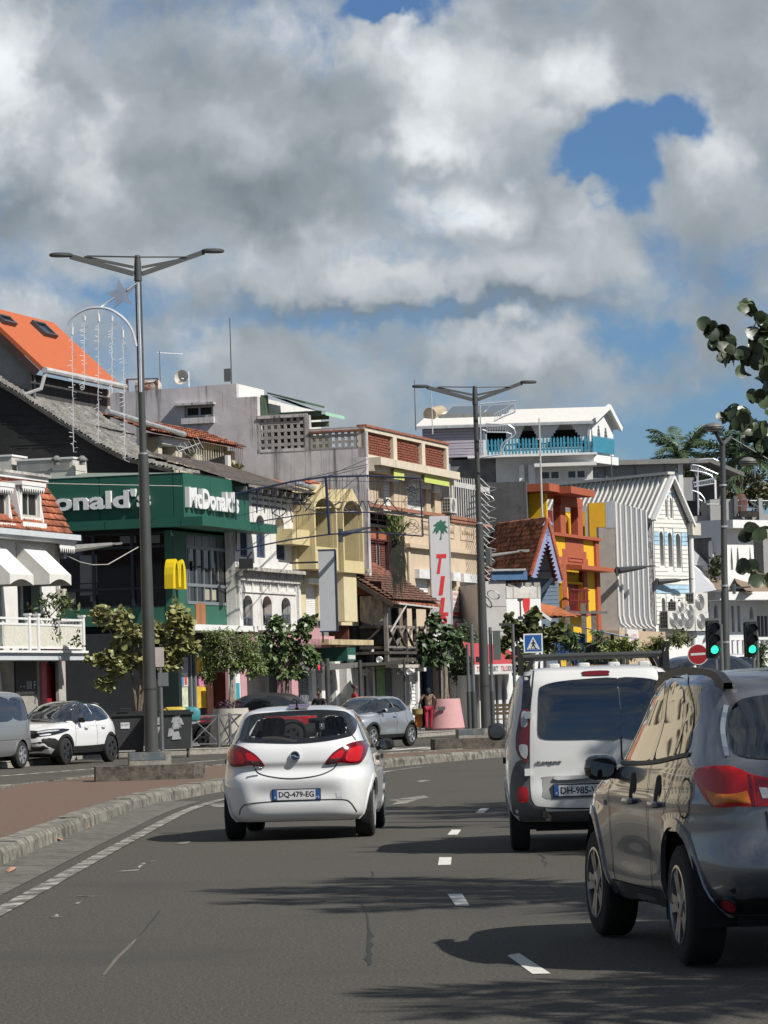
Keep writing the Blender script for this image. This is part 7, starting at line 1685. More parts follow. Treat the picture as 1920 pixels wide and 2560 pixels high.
for sg in(-1,1):
 st=blob_box(sg*.36-.24,sg*.36+.24,1.75,1.95,.6,1.14,IN,'front_seat',c.root);blob_box(sg*.36-.13,sg*.36+.13,1.76,1.87,1.14,1.36,IN,'headrest',st)
st=blob_box(-.62,.62,.75,.95,.5,1.06,IN,'rear_seat',c.root)
for x in(-.36,.38):blob_box(x-.13,x+.13,.78,.88,1.05,1.22,IN,'headrest',st)
blob_box(.02,.24,2.12,2.17,1.28,1.345,IN,'rear_view_mirror',c.root);MB().bar((.12,2.15,1.30),(.12,2.25,1.18),.045,.03).build('dash_camera',IN,c.root)
MB().box(-.68,.68,2.5,2.95,.55,.98).build('dashboard',IN,c.root);MB().box(-.70,.70,.25,2.9,.45,.5).build('cabin_floor',IN,c.root)
c.place(-1.05,40.5,-.047,(0,.72))
# white van with roof bars
zk=lambda a,b:((a-930)/806+.03*((1680-b)/806-.9),(1680-b-.03*(a-930))/806)
VP=paint('van_white',(.70,.70,.68),rough=.38,flake=.02);VG=M('van_grey_plastic',(.10,.105,.11),.5,var=.06)
c=Car('white_van','dirty white delivery van with black roof bars in the right lane','van',[(.12,.30,4.05,.26,.82),(.02,.40,4.15,.38,.885),(.0,.55,4.2,.55,.905),(.03,.72,4.15,.72,.912),(.035,.95,3.75,.95,.912),(.045,1.15,3.30,1.10,.895),(.07,1.40,2.85,1.42,.845),(.11,1.62,2.55,1.62,.79),(.16,1.72,2.35,1.72,.745),(.24,1.785,2.15,1.78,.66),(.5,1.815,1.9,1.81,.45),(.9,1.825,1.6,1.82,.15),(1.1,1.826,1.4,1.826,.02)],[(-.875,.66),(.875,.66),(-.87,3.36),(.87,3.36)],.32,VP,9,4,None,.06)
w_=spl([zk(*p)for p in((462,760),(462,600),(470,420),(500,380),(600,350),(800,328),(1085,318),(1092,400),(1105,560),(1112,792),(900,802),(600,806),(500,798))],3)
c.patch(w_,'rear',CGL,'rear_window',.006,.07,.012)
w_=spl([zk(*p)for p in((1100,318),(1300,318),(1420,345),(1470,400),(1490,600),(1480,760),(1430,785),(1124,790),(1116,560),(1105,400))],3)
c.patch(w_,'rear',CGL,'rear_window',.006,.07,.012)
c.ribbon([zk(*p)for p in((1083,212),(1092,400),(1110,620),(1118,800),(1128,1100),(1130,1340))],'rear',.016,GAP,'door_gap',.004)
c.ribbon(spl([zk(*p)for p in((430,260),(415,420),(398,600),(392,900),(398,1200),(420,1300),(480,1335),(700,1345),(1000,1340),(1300,1330))],5,False),'rear',.014,GAP,'door_gap',.004)
c.patch(spl([zk(*p)for p in((826,270),(1018,263),(1022,290),(1015,298),(830,302),(820,290))],3),'rear',LREDD,'brake_light',.012,.05,.02)
for sg in(-1,1):
 f=lambda p:[((x if sg<0 else-x),z)for x,z in(zk(*q)for q in p)]
 t_=c.patch(spl(f(((335,575),(398,572),(394,700),(390,850),(380,985),(340,965),(300,905),(292,800),(310,680))),4),'rear',LREDD,'tail_light',.014,.035,.03)
 c.patch(spl(f(((340,590),(380,590),(380,690),(335,700))),3),'rear',LCLR,'lens',.017,.04,.003,parent=t_);c.patch(spl(f(((318,850),(380,852),(375,950),(335,930))),3),'rear',LCLR,'lens',.017,.04,.003,parent=t_)
 c.patch(f(((340,255),(428,262),(408,410),(398,568),(332,570),(345,420))),'rear',GLOSSB,'pillar_trim',.008,.06,.01)
 c.patch(spl(f(((292,985),(390,990),(396,1180),(420,1310),(520,1345),(520,1500),(330,1500),(270,1390),(245,1180))),3),'rear',VG,'bumper_corner',.010,.06,.02)
 c.patch(spl(f(((312,1185),(380,1190),(383,1290),(315,1290))),3),'rear',LRED,'reflector',.018,.05,.01)
c.patch([(-.5,.27),(.5,.27),(.5,.405),(-.5,.405)],'rear',VG,'bumper',.014,.06,.02)
c.patch([(-.85,.30),(.85,.30),(.85,.415),(-.85,.415)],'rear',VG,'bumper_skin',.006,.08,.01);c.ribbon([(-.3,.29),(.7,.29)],'rear',.025,M('chrome_scuff',(.4,.4,.4),.4,metal=.5),'bumper_strip',.017)
c.patch(spl([zk(*p)for p in((497,1120),(520,1095),(900,1080),(1250,1075),(1290,1110),(1290,1200),(1270,1250),(900,1262),(530,1270),(500,1200))],3),'rear',M('van_recess',(.30,.30,.29),.6,streak=.2),'plate_recess',.003,.08,.004)
c.patch(spl([zk(*p)for p in((610,1095),(880,1085),(890,1105),(620,1125))],3),'rear',M('van_handle',(.5,.5,.49),.4),'door_handle',.03,.05,.03)
c.plate('DH-985-VK',(zk(790,1200))[0],zk(790,1200)[1],-.012,w=.50,h=.105)
q=zk(455,998);words('Kangoo',Fr((q[0],.035),(1,0)),0,q[1],.24,.036,M('badge_dark',(.08,.08,.08),.4,metal=.5),c.root,.004,.012,.008)
for b_ in(610,1060):q=zk(380,b_);MB().box(q[0]-.03,q[0]+.03,-.05,.05,q[1]-.035,q[1]+.035).build('hinge',CHROME if b_==610 else VP,c.root)
q=zk(515,1392);MB().box(q[0]-.02,q[0]+.03,-.03,.02,q[1]-.03,q[1]+.03).build('tow_hole',GAP,c.root)
for sd in('left','right'):
 c.patch(spl([(1.9,1.12),(1.95,1.60),(2.4,1.60),(2.75,1.35),(3.0,1.12)],3),sd,CGL,'side_window',.006,.1,.01);c.ribbon(spl([(.5,.62),(2.0,.60),(3.0,.60)],4,False),sd,.10,VG,'side_strip',.012);c.ribbon([(1.75,.35),(1.75,1.65)],sd,.014,GAP,'door_gap');c.ribbon([(.9,1.02),(1.75,1.04)],sd,.03,GAP,'slide_rail');c.patch(spl([(.35,1.12),(.38,1.55),(1.6,1.6),(1.65,1.1)],3),sd,VP,'blank_panel',.006,.1,.006)
 sx=-1 if sd=='left' else 1;l,n_=c.hit(.55,.9,sd);MB().box(l.x-.02,l.x+.02,.5,.6,.87,.93).build('fuel_flap_knob',GAP,c.root)
c.mirror(-.90,2.95,1.16,BLACKP,.19,.19);c.mirror(.90,2.95,1.16,BLACKP,.19,.19)
for i in range(4):c.wheel(i,cover=True,rim=M('van_cover',(.25,.25,.25),.5),wd=.195)
rb=MB()
for y in(.35,1.5):
 rb.tube([(-.70,y,1.915),(.68,y,1.915)],.030,10)
rb.build('roof_bar',M('bar_grey',(.05,.052,.052),.45),c.root,1)
for y in(.35,1.5):
 for sx in(-1,1):
  MB().box(sx*.72-.028,sx*.72+.028,y-.05,y+.05,1.74,1.94).bar((sx*.72,y,1.9),(sx*.75,y,2.03),.035).bar((sx*.66,y,1.78),(sx*.60,y,1.90),.04).build('rack_foot',BLACKP,c.root)
for i in range(4):blob_box(-.45+i*.3,-.33+i*.3,.6,.75,1.80,1.85,VP,'roof_rib',c.root)
c.place(2.04,35.6,-.035,(0,.66))
# grey crossover at the right edge
AP=paint('grey_metallic',(.145,.152,.168),metal=.55,rough=.25,flake=.08)
def sc3(x,y,z):
 sx=1 if x>0 else-1
 if abs(x)>.5:
  for wy in(.81,3.48):x+=sx*.035*math.exp(-((y-wy)/.46)**2-((z-.62)/.28)**2)
  x-=sx*.018*math.exp(-((z-.55)/.12)**2)*math.exp(-((y-2.1)/.8)**2)
  x+=sx*.012*math.exp(-((z-.86)/.03)**2)
 if y<.6:y+=.035*math.exp(-((z-.70)/.09)**2)
 return x,y,z
zmf=lambda z:z+.092*max(0,min(1,(z-.5)/.45))
c=Car('grey_crossover','dark grey metallic crossover with roof rails cut off by the right edge','car',[(.20,.30,4.1,.28,.80),(.06,.42,4.26,.42,.86),(.0,.56,4.30,.56,.872),(.03,.72,4.27,.72,.875),(.08,.86,4.15,.84,.872),(.12,1.0,3.60,.98,.858),(.17,1.08,3.20,1.05,.835),(.36,1.28,2.80,1.28,.765),(.52,1.44,2.45,1.46,.73),(.58,1.53,2.2,1.54,.69),(.9,1.578,1.95,1.575,.58),(1.3,1.595,1.7,1.59,.15),(1.4,1.596,1.55,1.596,.02)],[(-.865,.81),(.865,.81),(-.865,3.48),(.865,3.48)],.345,AP,5.0,4.2,sc3,.06,floor=.24,zm=zmf)
c.patch(spl([(-.60,1.10),(-.62,1.22),(-.58,1.36),(-.45,1.425),(0,1.44),(.45,1.425),(.58,1.36),(.62,1.22),(.60,1.10),(.3,1.07),(-.3,1.07)],5),'rear',CGL,'rear_window',.006,.07,.012)
c.ribbon(spl([(-.66,1.10),(-.645,1.25),(-.60,1.38)],5,False),'rear',.022,CHROME,'window_trim',.008)
for sg in(-1,1):
 f=lambda l:[(sg*-x,z-.092)for x,z in l]
 t_=c.patch(f([(-.806,1.085),(-.80,1.105),(-.782,1.127),(-.719,1.137),(-.652,1.134),(-.602,1.114),(-.566,1.091),(-.49,1.070),(-.413,1.057),(-.24,1.03),(-.24,.945),(-.413,.937),(-.56,.935),(-.719,.933),(-.745,.937),(-.762,.955),(-.783,1.0)]),'rear',LRED,'tail_light',.014,.03,.03)
 c.patch(f([(-.772,1.014),(-.585,1.004),(-.572,.946),(-.742,.944),(-.758,.965)]),'rear',LAMB,'amber_lens',.018,.03,.003,parent=t_)
 c.patch(f([(-.575,1.088),(-.562,1.085),(-.548,.938),(-.565,.938)]),'rear',LREDD,'lens_divider',.018,.03,.003,parent=t_);c.patch(f([(-.545,1.08),(-.26,1.027),(-.26,.95),(-.54,.942)]),'rear',M('lamp_mid_red',(.24,.004,.008),.2,var=0,coat=.3),'dark_lens',.016,.04,.003,parent=t_);c.patch(f([(-.526,1.021),(-.30,1.0),(-.30,.962),(-.512,.970)]),'rear',LCLR,'reverse_lens',.019,.03,.003,parent=t_)
 q=(sg*.68,.375);l,n_=c.hit(*q,'rear');MB().tube([l-n_*.02,l+n_*.02],.055,18).build('fog_lamp',BLACKP,c.root);MB().tube([l,l+n_*.026],.044,18).build('reflector',M('reflector_red',(.55,.02,.03),.2,var=.1,coat=1),c.root)
c.ribbon(spl([(-.50,.82),(-.47,.70),(-.36,.60),(-.2,.575),(.2,.575),(.36,.60),(.47,.70),(.50,.82)],6,False),'rear',.014,GAP,'hatch_gap',.004)
c.patch(spl([(-.80,.30),(-.80,.40),(-.45,.42),(-.38,.46),(.38,.46),(.45,.42),(.80,.40),(.80,.30)],3),'rear',BLACKP,'lower_bumper',.008,.06,.02)
words('MITSUBISHI',Fr((-.40,.055),(1,0)),0,.765,.36,.035,CHROME,c.root,.03,.02,.01);words('Bjogi',Fr((-.38,.055),(1,0)),0,.70,.20,.03,CHROME,c.root,.03,.02,.005)
for sd in('left','right'):
 c.patch(spl([(1.62,1.075),(1.64,1.30),(1.72,1.50),(2.1,1.525),(2.5,1.40),(2.85,1.20),(3.05,1.06),(2.4,1.055)],4),sd,CGL,'front_window',.006,.08,.010)
 c.patch(spl([(.98,1.10),(1.00,1.25),(1.08,1.42),(1.22,1.49),(1.52,1.51),(1.50,1.30),(1.48,1.08)],4),sd,CGL,'rear_door_window',.006,.07,.010)
 c.patch(spl([(.72,1.13),(.78,1.26),(.90,1.38),(.95,1.25),(.92,1.11)],4),sd,CGL,'quarter_window',.006,.05,.010)
 c.ribbon(spl([(1.58,1.06),(1.57,1.3),(1.62,1.53)],5,False),sd,.10,GLOSSB,'pillar_trim',.008);c.ribbon(spl([(.96,1.09),(.96,1.25),(1.02,1.40)],5,False),sd,.04,GLOSSB,'window_bar',.009)
 c.ribbon(spl([(.66,1.11),(1.5,1.055),(2.4,1.035),(3.05,1.04)],6,False),sd,.025,BLACKP,'waist_seal',.008)
 c.ribbon(spl([(.74,1.14),(.86,1.38),(1.2,1.535),(1.75,1.56),(2.2,1.53),(2.6,1.38),(3.0,1.1)],6,False),sd,.018,GLOSSB,'window_seal',.006)
 c.ribbon(spl([(1.60,.34),(1.59,.7),(1.56,1.05)],6,False),sd,.012,GAP,'door_gap',.004);c.ribbon(spl([(2.82,.34),(2.82,.8),(2.80,1.04)],6,False),sd,.012,GAP,'door_gap',.004);c.ribbon(spl([(1.12,.62),(1.02,.82),(.80,1.06)],6,False),sd,.012,GAP,'door_gap',.004)
 c.ribbon(spl([(1.25,.345),(2.0,.335),(3.0,.335)],4,False),sd,.11,M('sill_dark',(.035,.035,.036),.4,coat=.3),'sill',.008)
 for yy in(1.26,2.05):
  l,n_=c.hit(yy,.90,sd);hd=blob_box(l.x-.03+n_.x*.03,l.x+.03+n_.x*.03,yy-.11,yy+.11,.885,.925,AP,'door_handle',c.root);c.patch(spl([(yy-.08,.84),(yy-.07,.97),(yy+.06,.97),(yy+.07,.85)],3),sd,GAP,'handle_cup',.003,.05,.003,parent=hd)
 l,n_=c.hit(.62,.88,sd);c.ribbon([(.62+.09*math.cos(i*.4),.88+.095*math.sin(i*.4))for i in range(17)],sd,.008,GAP,'fuel_flap',.004)
 l,n_=c.hit(3.0,.87,sd);MB().box(l.x-.012,l.x+.012,2.95,3.03,.855,.89).build('indicator',LCLR,c.root)
 sx=-1 if sd=='left' else 1
 rp=[(sx*.60,.50,1.59),(sx*.61,.72,1.635),(sx*.61,1.15,1.66),(sx*.60,1.8,1.665),(sx*.585,2.35,1.635),(sx*.565,2.70,1.575)]
 rr_=MB();pp_=spl(rp,6,False)
 for i,p in enumerate(pp_):
  k=min(1,i/5,(len(pp_)-1-i)/5)*.022+.012
  for dx,dz in((-.028,-k-.012),(.028,-k-.012),(.024,k),(-.024,k)):rr_.v.append((p[0]+dx,p[1],p[2]+dz))
 for i in range(len(pp_)-1):rr_.f+=[(i*4+j,i*4+(j+1)%4,i*4+4+(j+1)%4,i*4+4+j)for j in range(4)];rr_.mi+=[0]*4
 rr_.build('roof_rail',M('satin_black',(.016,.016,.017),.5),c.root,1)
 low=[(sx*.60,.9,1.50),(sx*.60,1.6,1.56),(sx*.575,2.3,1.53)]
c.mirror(-.845,2.62,1.10,GLOSSB,.21,.165,.13);c.mirror(.845,2.62,1.10,GLOSSB,.21,.165,.13)
c.patch(spl([(-.66,1.08),(-.56,1.44),(0,1.5),(.56,1.44),(.66,1.08),(0,1.05)],4),'front',CGL,'windscreen',.006,.1,.01)
for i in range(4):c.wheel(i,5,M('bright_alloy',(.42,.42,.43),.25,metal=.9,var=.02),wd=.215,twin=True,steer=.04 if i>1 else 0)
c.place(2.47,20.5,.121,(0,.81))
# silver small crossover crossing ahead
JP=paint('silver_metallic',(.36,.385,.41),metal=.6,rough=.3,flake=.05)
def sc4(x,y,z):
 sx=1 if x>0 else-1
 if abs(x)>.45:
  for wy in(.70,3.23):x+=sx*.075*math.exp(-((y-wy)/.48)**2-((z-.72)/.30)**2)
  x-=sx*.03*math.exp(-((z-.58)/.16)**2)*math.exp(-((y-1.95)/.7)**2)
 return x,y,z
c=Car('silver_crossover','small silver crossover turning towards the camera beyond the island','car',[(.20,.30,3.98,.28,.78),(.05,.42,4.1,.42,.82),(.0,.56,4.13,.56,.835),(.02,.72,4.08,.72,.84),(.06,.86,3.95,.86,.83),(.12,.98,3.55,.99,.805),(.22,1.08,3.12,1.07,.775),(.45,1.27,2.75,1.27,.70),(.68,1.42,2.4,1.43,.62),(.80,1.48,2.2,1.495,.55),(1.1,1.53,1.95,1.535,.40),(1.4,1.55,1.7,1.55,.14),(1.5,1.55,1.6,1.55,.02)],[(-.84,.70),(.84,.70),(-.84,3.23),(.84,3.23)],.34,JP,4.4,3.6,sc4,.055,clad=.07)
c.patch(spl([(-.64,1.08),(-.54,1.43),(0,1.49),(.54,1.43),(.64,1.08),(0,1.04)],4),'front',CGL,'windscreen',.006,.08,.01)
for sd in('left','right'):
 sx=-1 if sd=='left' else 1
 c.patch(spl([(1.70,1.06),(1.72,1.28),(1.76,1.44),(2.15,1.44),(2.6,1.25),(2.92,1.07),(2.4,1.03)],4),sd,CGL,'front_window',.006,.08,.01);c.patch(spl([(.85,1.12),(.92,1.28),(1.1,1.41),(1.66,1.45),(1.64,1.25),(1.62,1.05),(1.2,1.07)],4),sd,CGL,'rear_window',.006,.08,.01)
 c.ribbon([(1.68,1.04),(1.71,1.46)],sd,.06,BLACKP,'pillar_trim',.008);c.ribbon(spl([(1.62,.38),(1.63,.7),(1.66,1.04)],5,False),sd,.012,GAP,'door_gap',.004);c.ribbon(spl([(2.78,.38),(2.78,.7),(2.74,1.04)],5,False),sd,.012,GAP,'door_gap',.004);c.ribbon(spl([(1.0,.7),(1.05,.9),(.95,1.08)],5,False),sd,.010,GAP,'door_gap',.004)
 c.ribbon([(1.1,.345),(2.85,.345)],sd,.10,BLACKP,'sill',.012)
 l,n_=c.hit(1.78,.92,sd);blob_box(l.x-.03+n_.x*.03,l.x+.03+n_.x*.03,1.68,1.88,.905,.945,JP,'door_handle',c.root)
 h_=c.patch(spl([(2.98,.985),(3.3,.99),(3.6,.96),(3.35,.93)],4),sd,LCLR,'headlight',.012,.05,.015)
c.mirror(-.80,2.62,1.10,JP,.19,.14,-.14);c.mirror(.80,2.62,1.10,JP,.19,.14,-.14)
c.patch(spl([(-.62,.52),(-.62,.64),(.62,.64),(.62,.52)],3),'front',BLACKP,'grille',.008,.06,.01)
for sg in(-1,1):q=(sg*.56,.70);l,n_=c.hit(*q,'front');MB().tube([l-n_*.03,l+n_*.01],.085,16).build('round_lamp',LCLR,c.root)
for i in range(4):c.wheel(i,5,ALLOY,wd=.205)
c.place(*G(1030,1865).xy,math.pi-.47,(-.84,.70))
# white crossover with black roof, parked left
XP=paint('bright_white',(.80,.80,.80),rough=.3,flake=.01)
c=Car('white_crossover','white crossover with black roof and cladding parked facing the camera at left','car',[(.20,.30,4.0,.28,.78),(.05,.42,4.15,.42,.83),(.0,.56,4.21,.56,.845),(.02,.74,4.2,.74,.85),(.05,.88,4.12,.88,.842),(.12,1.0,3.55,1.02,.815),(.22,1.08,3.12,1.08,.785),(.42,1.28,2.75,1.28,.705),(.62,1.44,2.4,1.44,.62),(.75,1.51,2.2,1.51,.55),(1.1,1.56,1.95,1.565,.40),(1.4,1.585,1.7,1.585,.14),(1.5,1.586,1.6,1.586,.02)],[(-.845,.76),(.845,.76),(-.845,3.36),(.845,3.36)],.335,XP,4.6,4.2,None,.055,clad=.075)
c.patch(spl([(-.66,1.09),(-.55,1.46),(0,1.52),(.55,1.46),(.66,1.09),(0,1.06)],4),'front',CGL,'windscreen',.006,.08,.01)
c.patch(spl([(-.52,.75),(-.58,1.2),(-.56,2.2),(-.48,2.36),(.48,2.36),(.56,2.2),(.58,1.2),(.52,.75)],3),'top',GLOSSB,'roof_skin',.006,.12,.01)
for sd in('left','right'):
 c.patch(spl([(1.66,1.07),(1.70,1.30),(1.76,1.47),(2.15,1.45),(2.6,1.26),(2.95,1.08)],4),sd,CGL,'front_window',.006,.08,.01);c.patch(spl([(.75,1.13),(.86,1.30),(1.1,1.42),(1.66,1.48),(1.63,1.25),(1.60,1.07),(1.1,1.08)],4),sd,CGL,'rear_window',.006,.08,.01)
 c.ribbon(spl([(.55,1.12),(.78,1.34),(1.15,1.50),(1.75,1.54),(2.2,1.50),(2.65,1.29),(3.05,1.06)],6,False),sd,.05,GLOSSB,'window_arch',.008)
 c.ribbon(spl([(1.60,.42),(1.60,.7),(1.63,1.05)],5,False),sd,.012,GAP,'door_gap',.004);c.ribbon(spl([(2.85,.42),(2.84,.8),(2.80,1.05)],5,False),sd,.012,GAP,'door_gap',.004)
 c.ribbon(spl([(1.05,.38),(2.0,.36),(3.0,.36)],4,False),sd,.19,BLACKP,'sill',.014);c.ribbon(spl([(1.1,.95),(1.9,.97),(2.85,.90)],5,False),sd,.03,XP,'crease',.008)
 for yy in(1.25,2.25):l,n_=c.hit(yy,.90,sd);blob_box(l.x-.03+n_.x*.03,l.x+.03+n_.x*.03,yy-.1,yy+.1,.885,.925,XP,'door_handle',c.root)
c.mirror(-.81,2.68,1.10,GLOSSB,.20,.15,-.14);c.mirror(.81,2.68,1.10,GLOSSB,.20,.15,-.14)
gr=c.patch(spl([(-.42,.70),(-.42,.86),(.42,.86),(.42,.70),(.2,.69),(-.2,.69)],3),'front',GLOSSB,'grille',.010,.05,.012)
for sg in(-1,1):
 h_=c.patch(spl([(sg*.40,.84),(sg*.79,.90),(sg*.80,.80),(sg*.66,.74),(sg*.42,.73)],4),'front',GLOSSB,'headlight',.014,.035,.02);c.patch(spl([(sg*.44,.835),(sg*.74,.875),(sg*.74,.84),(sg*.46,.81)],3),'front',LCLR,'lens',.018,.03,.003,parent=h_);c.patch(spl([(sg*.50,.77),(sg*.68,.79),(sg*.66,.755),(sg*.5,.745)],3),'front',M('lens_bright',(.75,.76,.78),.15),'lens',.018,.03,.003,parent=h_)
 c.patch(spl([(sg*.52,.65),(sg*.74,.67),(sg*.77,.50),(sg*.70,.42)],3),'front',BLACKP,'air_curtain',.008,.04,.012)
c.patch(spl([(-.50,.60),(-.50,.55),(.50,.55),(.50,.60)],2),'front',BLACKP,'slot',.008,.05,.01);c.patch(spl([(-.56,.50),(-.46,.36),(.46,.36),(.56,.50)],2),'front',BLACKP,'lower_grille',.008,.05,.01);c.patch([(-.78,.25),(.78,.25),(.80,.345),(-.80,.345)],'front',BLACKP,'bumper_lip',.012,.07,.02)
c.plate('GA-777-MQ',0,.46,4.225,ax='front')
for i in range(4):c.wheel(i,5,ALLOYD,wd=.215,twin=True)
c.place(*G(279,1904.7).xy,math.pi-.365,(-.845,.76));c.root.scale=(1.05,)*3
# grey minivan at the left edge
MP=paint('grey_van_paint',(.27,.28,.29),metal=.55,rough=.25,flake=.05)
c=Car('grey_minivan','tall grey metallic minivan cut off by the left edge','van',[(.15,.32,4.9,.30,.84),(.02,.45,5.05,.45,.90),(.0,.62,5.08,.62,.915),(.02,.85,4.95,.85,.92),(.06,1.1,4.55,1.08,.91),(.10,1.25,4.10,1.22,.89),(.16,1.55,3.6,1.55,.82),(.24,1.78,3.25,1.80,.74),(.35,1.88,3.0,1.90,.66),(.7,1.94,2.7,1.95,.45),(1.2,1.96,2.2,1.965,.15),(1.5,1.96,1.9,1.965,.02)],[(-.90,.95),(.90,.95),(-.90,4.0),(.90,4.0)],.34,MP,6,4.5,None,.06)
for sd in('left','right'):
 for a in([(.35,1.26),(.42,1.72),(1.35,1.76),(1.35,1.25)],[(1.45,1.25),(1.45,1.76),(2.55,1.76),(2.55,1.24)],[(2.65,1.24),(2.68,1.74),(3.2,1.66),(3.75,1.30),(3.8,1.24)]):c.patch(spl(a,3),sd,CGL,'side_window',.006,.1,.01)
 c.ribbon(spl([(.4,.78),(2.4,.76),(4.3,.76)],4,False),sd,.06,MP,'side_moulding',.02);c.ribbon([(1.4,.4),(1.4,1.8)],sd,.012,GAP,'door_gap');c.ribbon([(2.6,.4),(2.6,1.8)],sd,.012,GAP,'door_gap')
c.patch(spl([(-.72,1.25),(-.62,1.82),(.62,1.82),(.72,1.25)],3),'front',CGL,'windscreen',.006,.1,.01)
c.mirror(-.92,3.6,1.25,GLOSSB,.2,.24,-.16);c.mirror(.92,3.6,1.25,GLOSSB,.2,.24,-.16)
for i in range(4):c.wheel(i,6,ALLOY,wd=.21)
c.place(*G(57,1921).xy,math.pi-.345,(-.90,.95))
# red car and black estate half hidden by the concrete planter
def simple_car(name,label,pnt,cat='car',H=1.45,group=None):
 k=H/1.48
 c=Car(name,label,cat,[(.16,.24,4.15,.22,.78),(.03,.40,4.3,.40,.84),(0,.60*k,4.3,.58*k,.86),(.05,.80*k,4.1,.78*k,.86),(.12,.97*k,3.4,.93*k,.83),(.2,1.03*k,3.1,1.0*k,.80),(.45,1.25*k,2.65,1.24*k,.70),(.68,1.39*k,2.3,1.4*k,.62),(.95,1.455*k,2.0,1.46*k,.46),(1.3,1.48*k,1.7,1.48*k,.14),(1.4,1.48*k,1.6,1.48*k,.02)],[(-.85,.78),(.85,.78),(-.85,3.4),(.85,3.4)],.33,pnt,4.6,3.8)
 for sd in('left','right'):c.patch(spl([(.75,1.06*k),(.95,1.30*k),(1.3,1.39*k),(2.1,1.39*k),(2.5,1.24*k),(2.9,1.02*k)],4),sd,CGL,'side_window',.006,.1,.01);c.ribbon([(1.62,.3),(1.66,1.42*k)],sd,.05,pnt,'pillar',.009)
 c.patch(spl([(-.64,1.05*k),(-.54,1.36*k),(.54,1.36*k),(.64,1.05*k)],4),'front',CGL,'windscreen',.006,.1,.01);c.patch(spl([(-.6,1.08*k),(-.5,1.36*k),(.5,1.36*k),(.6,1.08*k)],4),'rear',CGL,'rear_window',.006,.1,.01)
 for sg in(-1,1):c.patch(spl([(sg*.45,.80*k),(sg*.76,.84*k),(sg*.76,.72*k),(sg*.48,.70*k)],3),'rear',LRED,'tail_light',.014,.05,.02);c.patch(spl([(sg*.48,.72*k),(sg*.77,.76*k),(sg*.74,.66*k),(sg*.5,.63*k)],3),'front',LCLR,'headlight',.014,.05,.02)
 for i in range(4):c.wheel(i,5,ALLOYD)
 c.mirror(-.82,2.65,1.02*k,pnt,.17,.12,-.12);c.mirror(.82,2.65,1.02*k,pnt,.17,.12,-.12)
 return c
RDP=paint('red_paint',(.42,.012,.018),rough=.3);c=simple_car('red_car','red car with black roof parked behind the crossed barrier and concrete planter',paint('black_paint',(.012,.013,.016),rough=.22),H=1.62);c.place(-4.35,109.8,math.pi*.5-.02,(0,2.15));c.root.location.z=.12
for sd in('left','right'):c.patch(spl([(.35,.62),(.30,1.0),(1.2,1.10),(2.9,1.05),(3.7,.98),(4.05,.80),(4.0,.70),(3.75,.75),(3.4,.80),(3.05,.72),(2.95,.42),(1.25,.42),(1.1,.75),(.78,.80),(.5,.72)],4),sd,RDP,'red_door',.006,.1,.01)
c.patch(spl([(-.7,.70),(-.68,.98),(.68,.98),(.7,.70)],3),'front',RDP,'bonnet_front',.006,.1,.01)
c=simple_car('dark_bus','dark blue minibus standing behind the no entry sign',paint('navy_paint',(.016,.022,.035),rough=.2),'minibus',H=2.6);p=P(1750,1740,120);c.place(p.x,120,-.9,(0,2));c.root.scale=(1.3,1.5,1)
c=simple_car('white_minibus','white minibus parked beyond the traffic lights at right',paint('minibus_white',(.72,.72,.71)),'minibus',H=2.35);p=P(1815,1700,160);c.place(p.x,160,-1.1,(0,2));c.root.scale=(1.4,1.4,1.25)
# street lamps and light decorations
def lamp_post(u,vb,vt,y,label):
 b=P(u,vb,y);top=P(u-(vb-vt)*-.0,vt,y).z;b=V((b.x,b.y,IH));H=top-IH
 t=wthing('street_lamp',label,'street lamp',b,'double armed street lamps on the island');lean=V((-.002*H,0,0))
 MB().tube([b+V((0,0,.3)),b+lean*.3+V((0,0,H*.3)),b+lean*.62+V((0,0,H*.62))],[.128,.112,.092],20).build('lower_pole',POLE,t,1)
 MB().tube([b+lean*.62+V((0,0,H*.62)),b+lean*.98+V((0,0,H*.985))],[.066,.060],18).build('upper_pole',POLE,t,1)
 for h in(.17,.315,.62):MB().tube([b+lean*h+V((0,0,H*h)),b+lean*h+V((0,0,H*h+.03))],.136-.085*h,18).build('band',GALV if h>.5 else IRON,t,1)
 c=b+lean+V((0,0,H));D=V((.955,.30,0)).normalized()
 MB().tube([c-V((0,0,.45)),c-V((0,0,.15)),c+V((0,0,.02))],[.075,.065,.05],10).build('head_joint',POLE,t,1)
 for sg in(-1,1):
  a=c+D*sg*.08-V((0,0,.32));e=c+D*sg*1.26+V((0,0,.04+.05*sg))
  MB().bar(a,e,.055,.09).bar(a+V((0,0,.12)),c+D*sg*1.0+V((0,0,-.02)),.04,.05).build('arm',POLE,t)
  for k in(-1,1):MB().tube([c+V((0,.05*k,-.01)),c+D*sg*.95+V((0,.05*k,.0))],.009,5).build('stay_rod',POLE,t)
  hd=MB();n=18;m_=e+D*sg*.17
  for q,z in((.2,.035),(.8,.03),(1,.01),(1,-.025),(.85,-.04),(.1,-.04)):
   for j in range(n):an=6.2832*j/n;hd.v.append(tuple(m_+D*.22*q*math.cos(an)+V((-D.y,D.x,0))*.12*q*math.sin(an)+V((0,0,z+.03))))
  for i in range(5):hd.f+=[(i*n+j,i*n+(j+1)%n,(i+1)*n+(j+1)%n,(i+1)*n+j)for j in range(n)];hd.mi+=[0]*n
  hd.f+=[tuple(range(n)),tuple(5*n+j for j in range(n))];hd.mi+=[0,0];hd.build('lamp_head',POLE,t,1)
 return t,b,c,lean,H
t1,b1,c1,l1,H1=lamp_post(381,1950,640,65,'tall dark double armed street lamp carrying the star and light curtain')
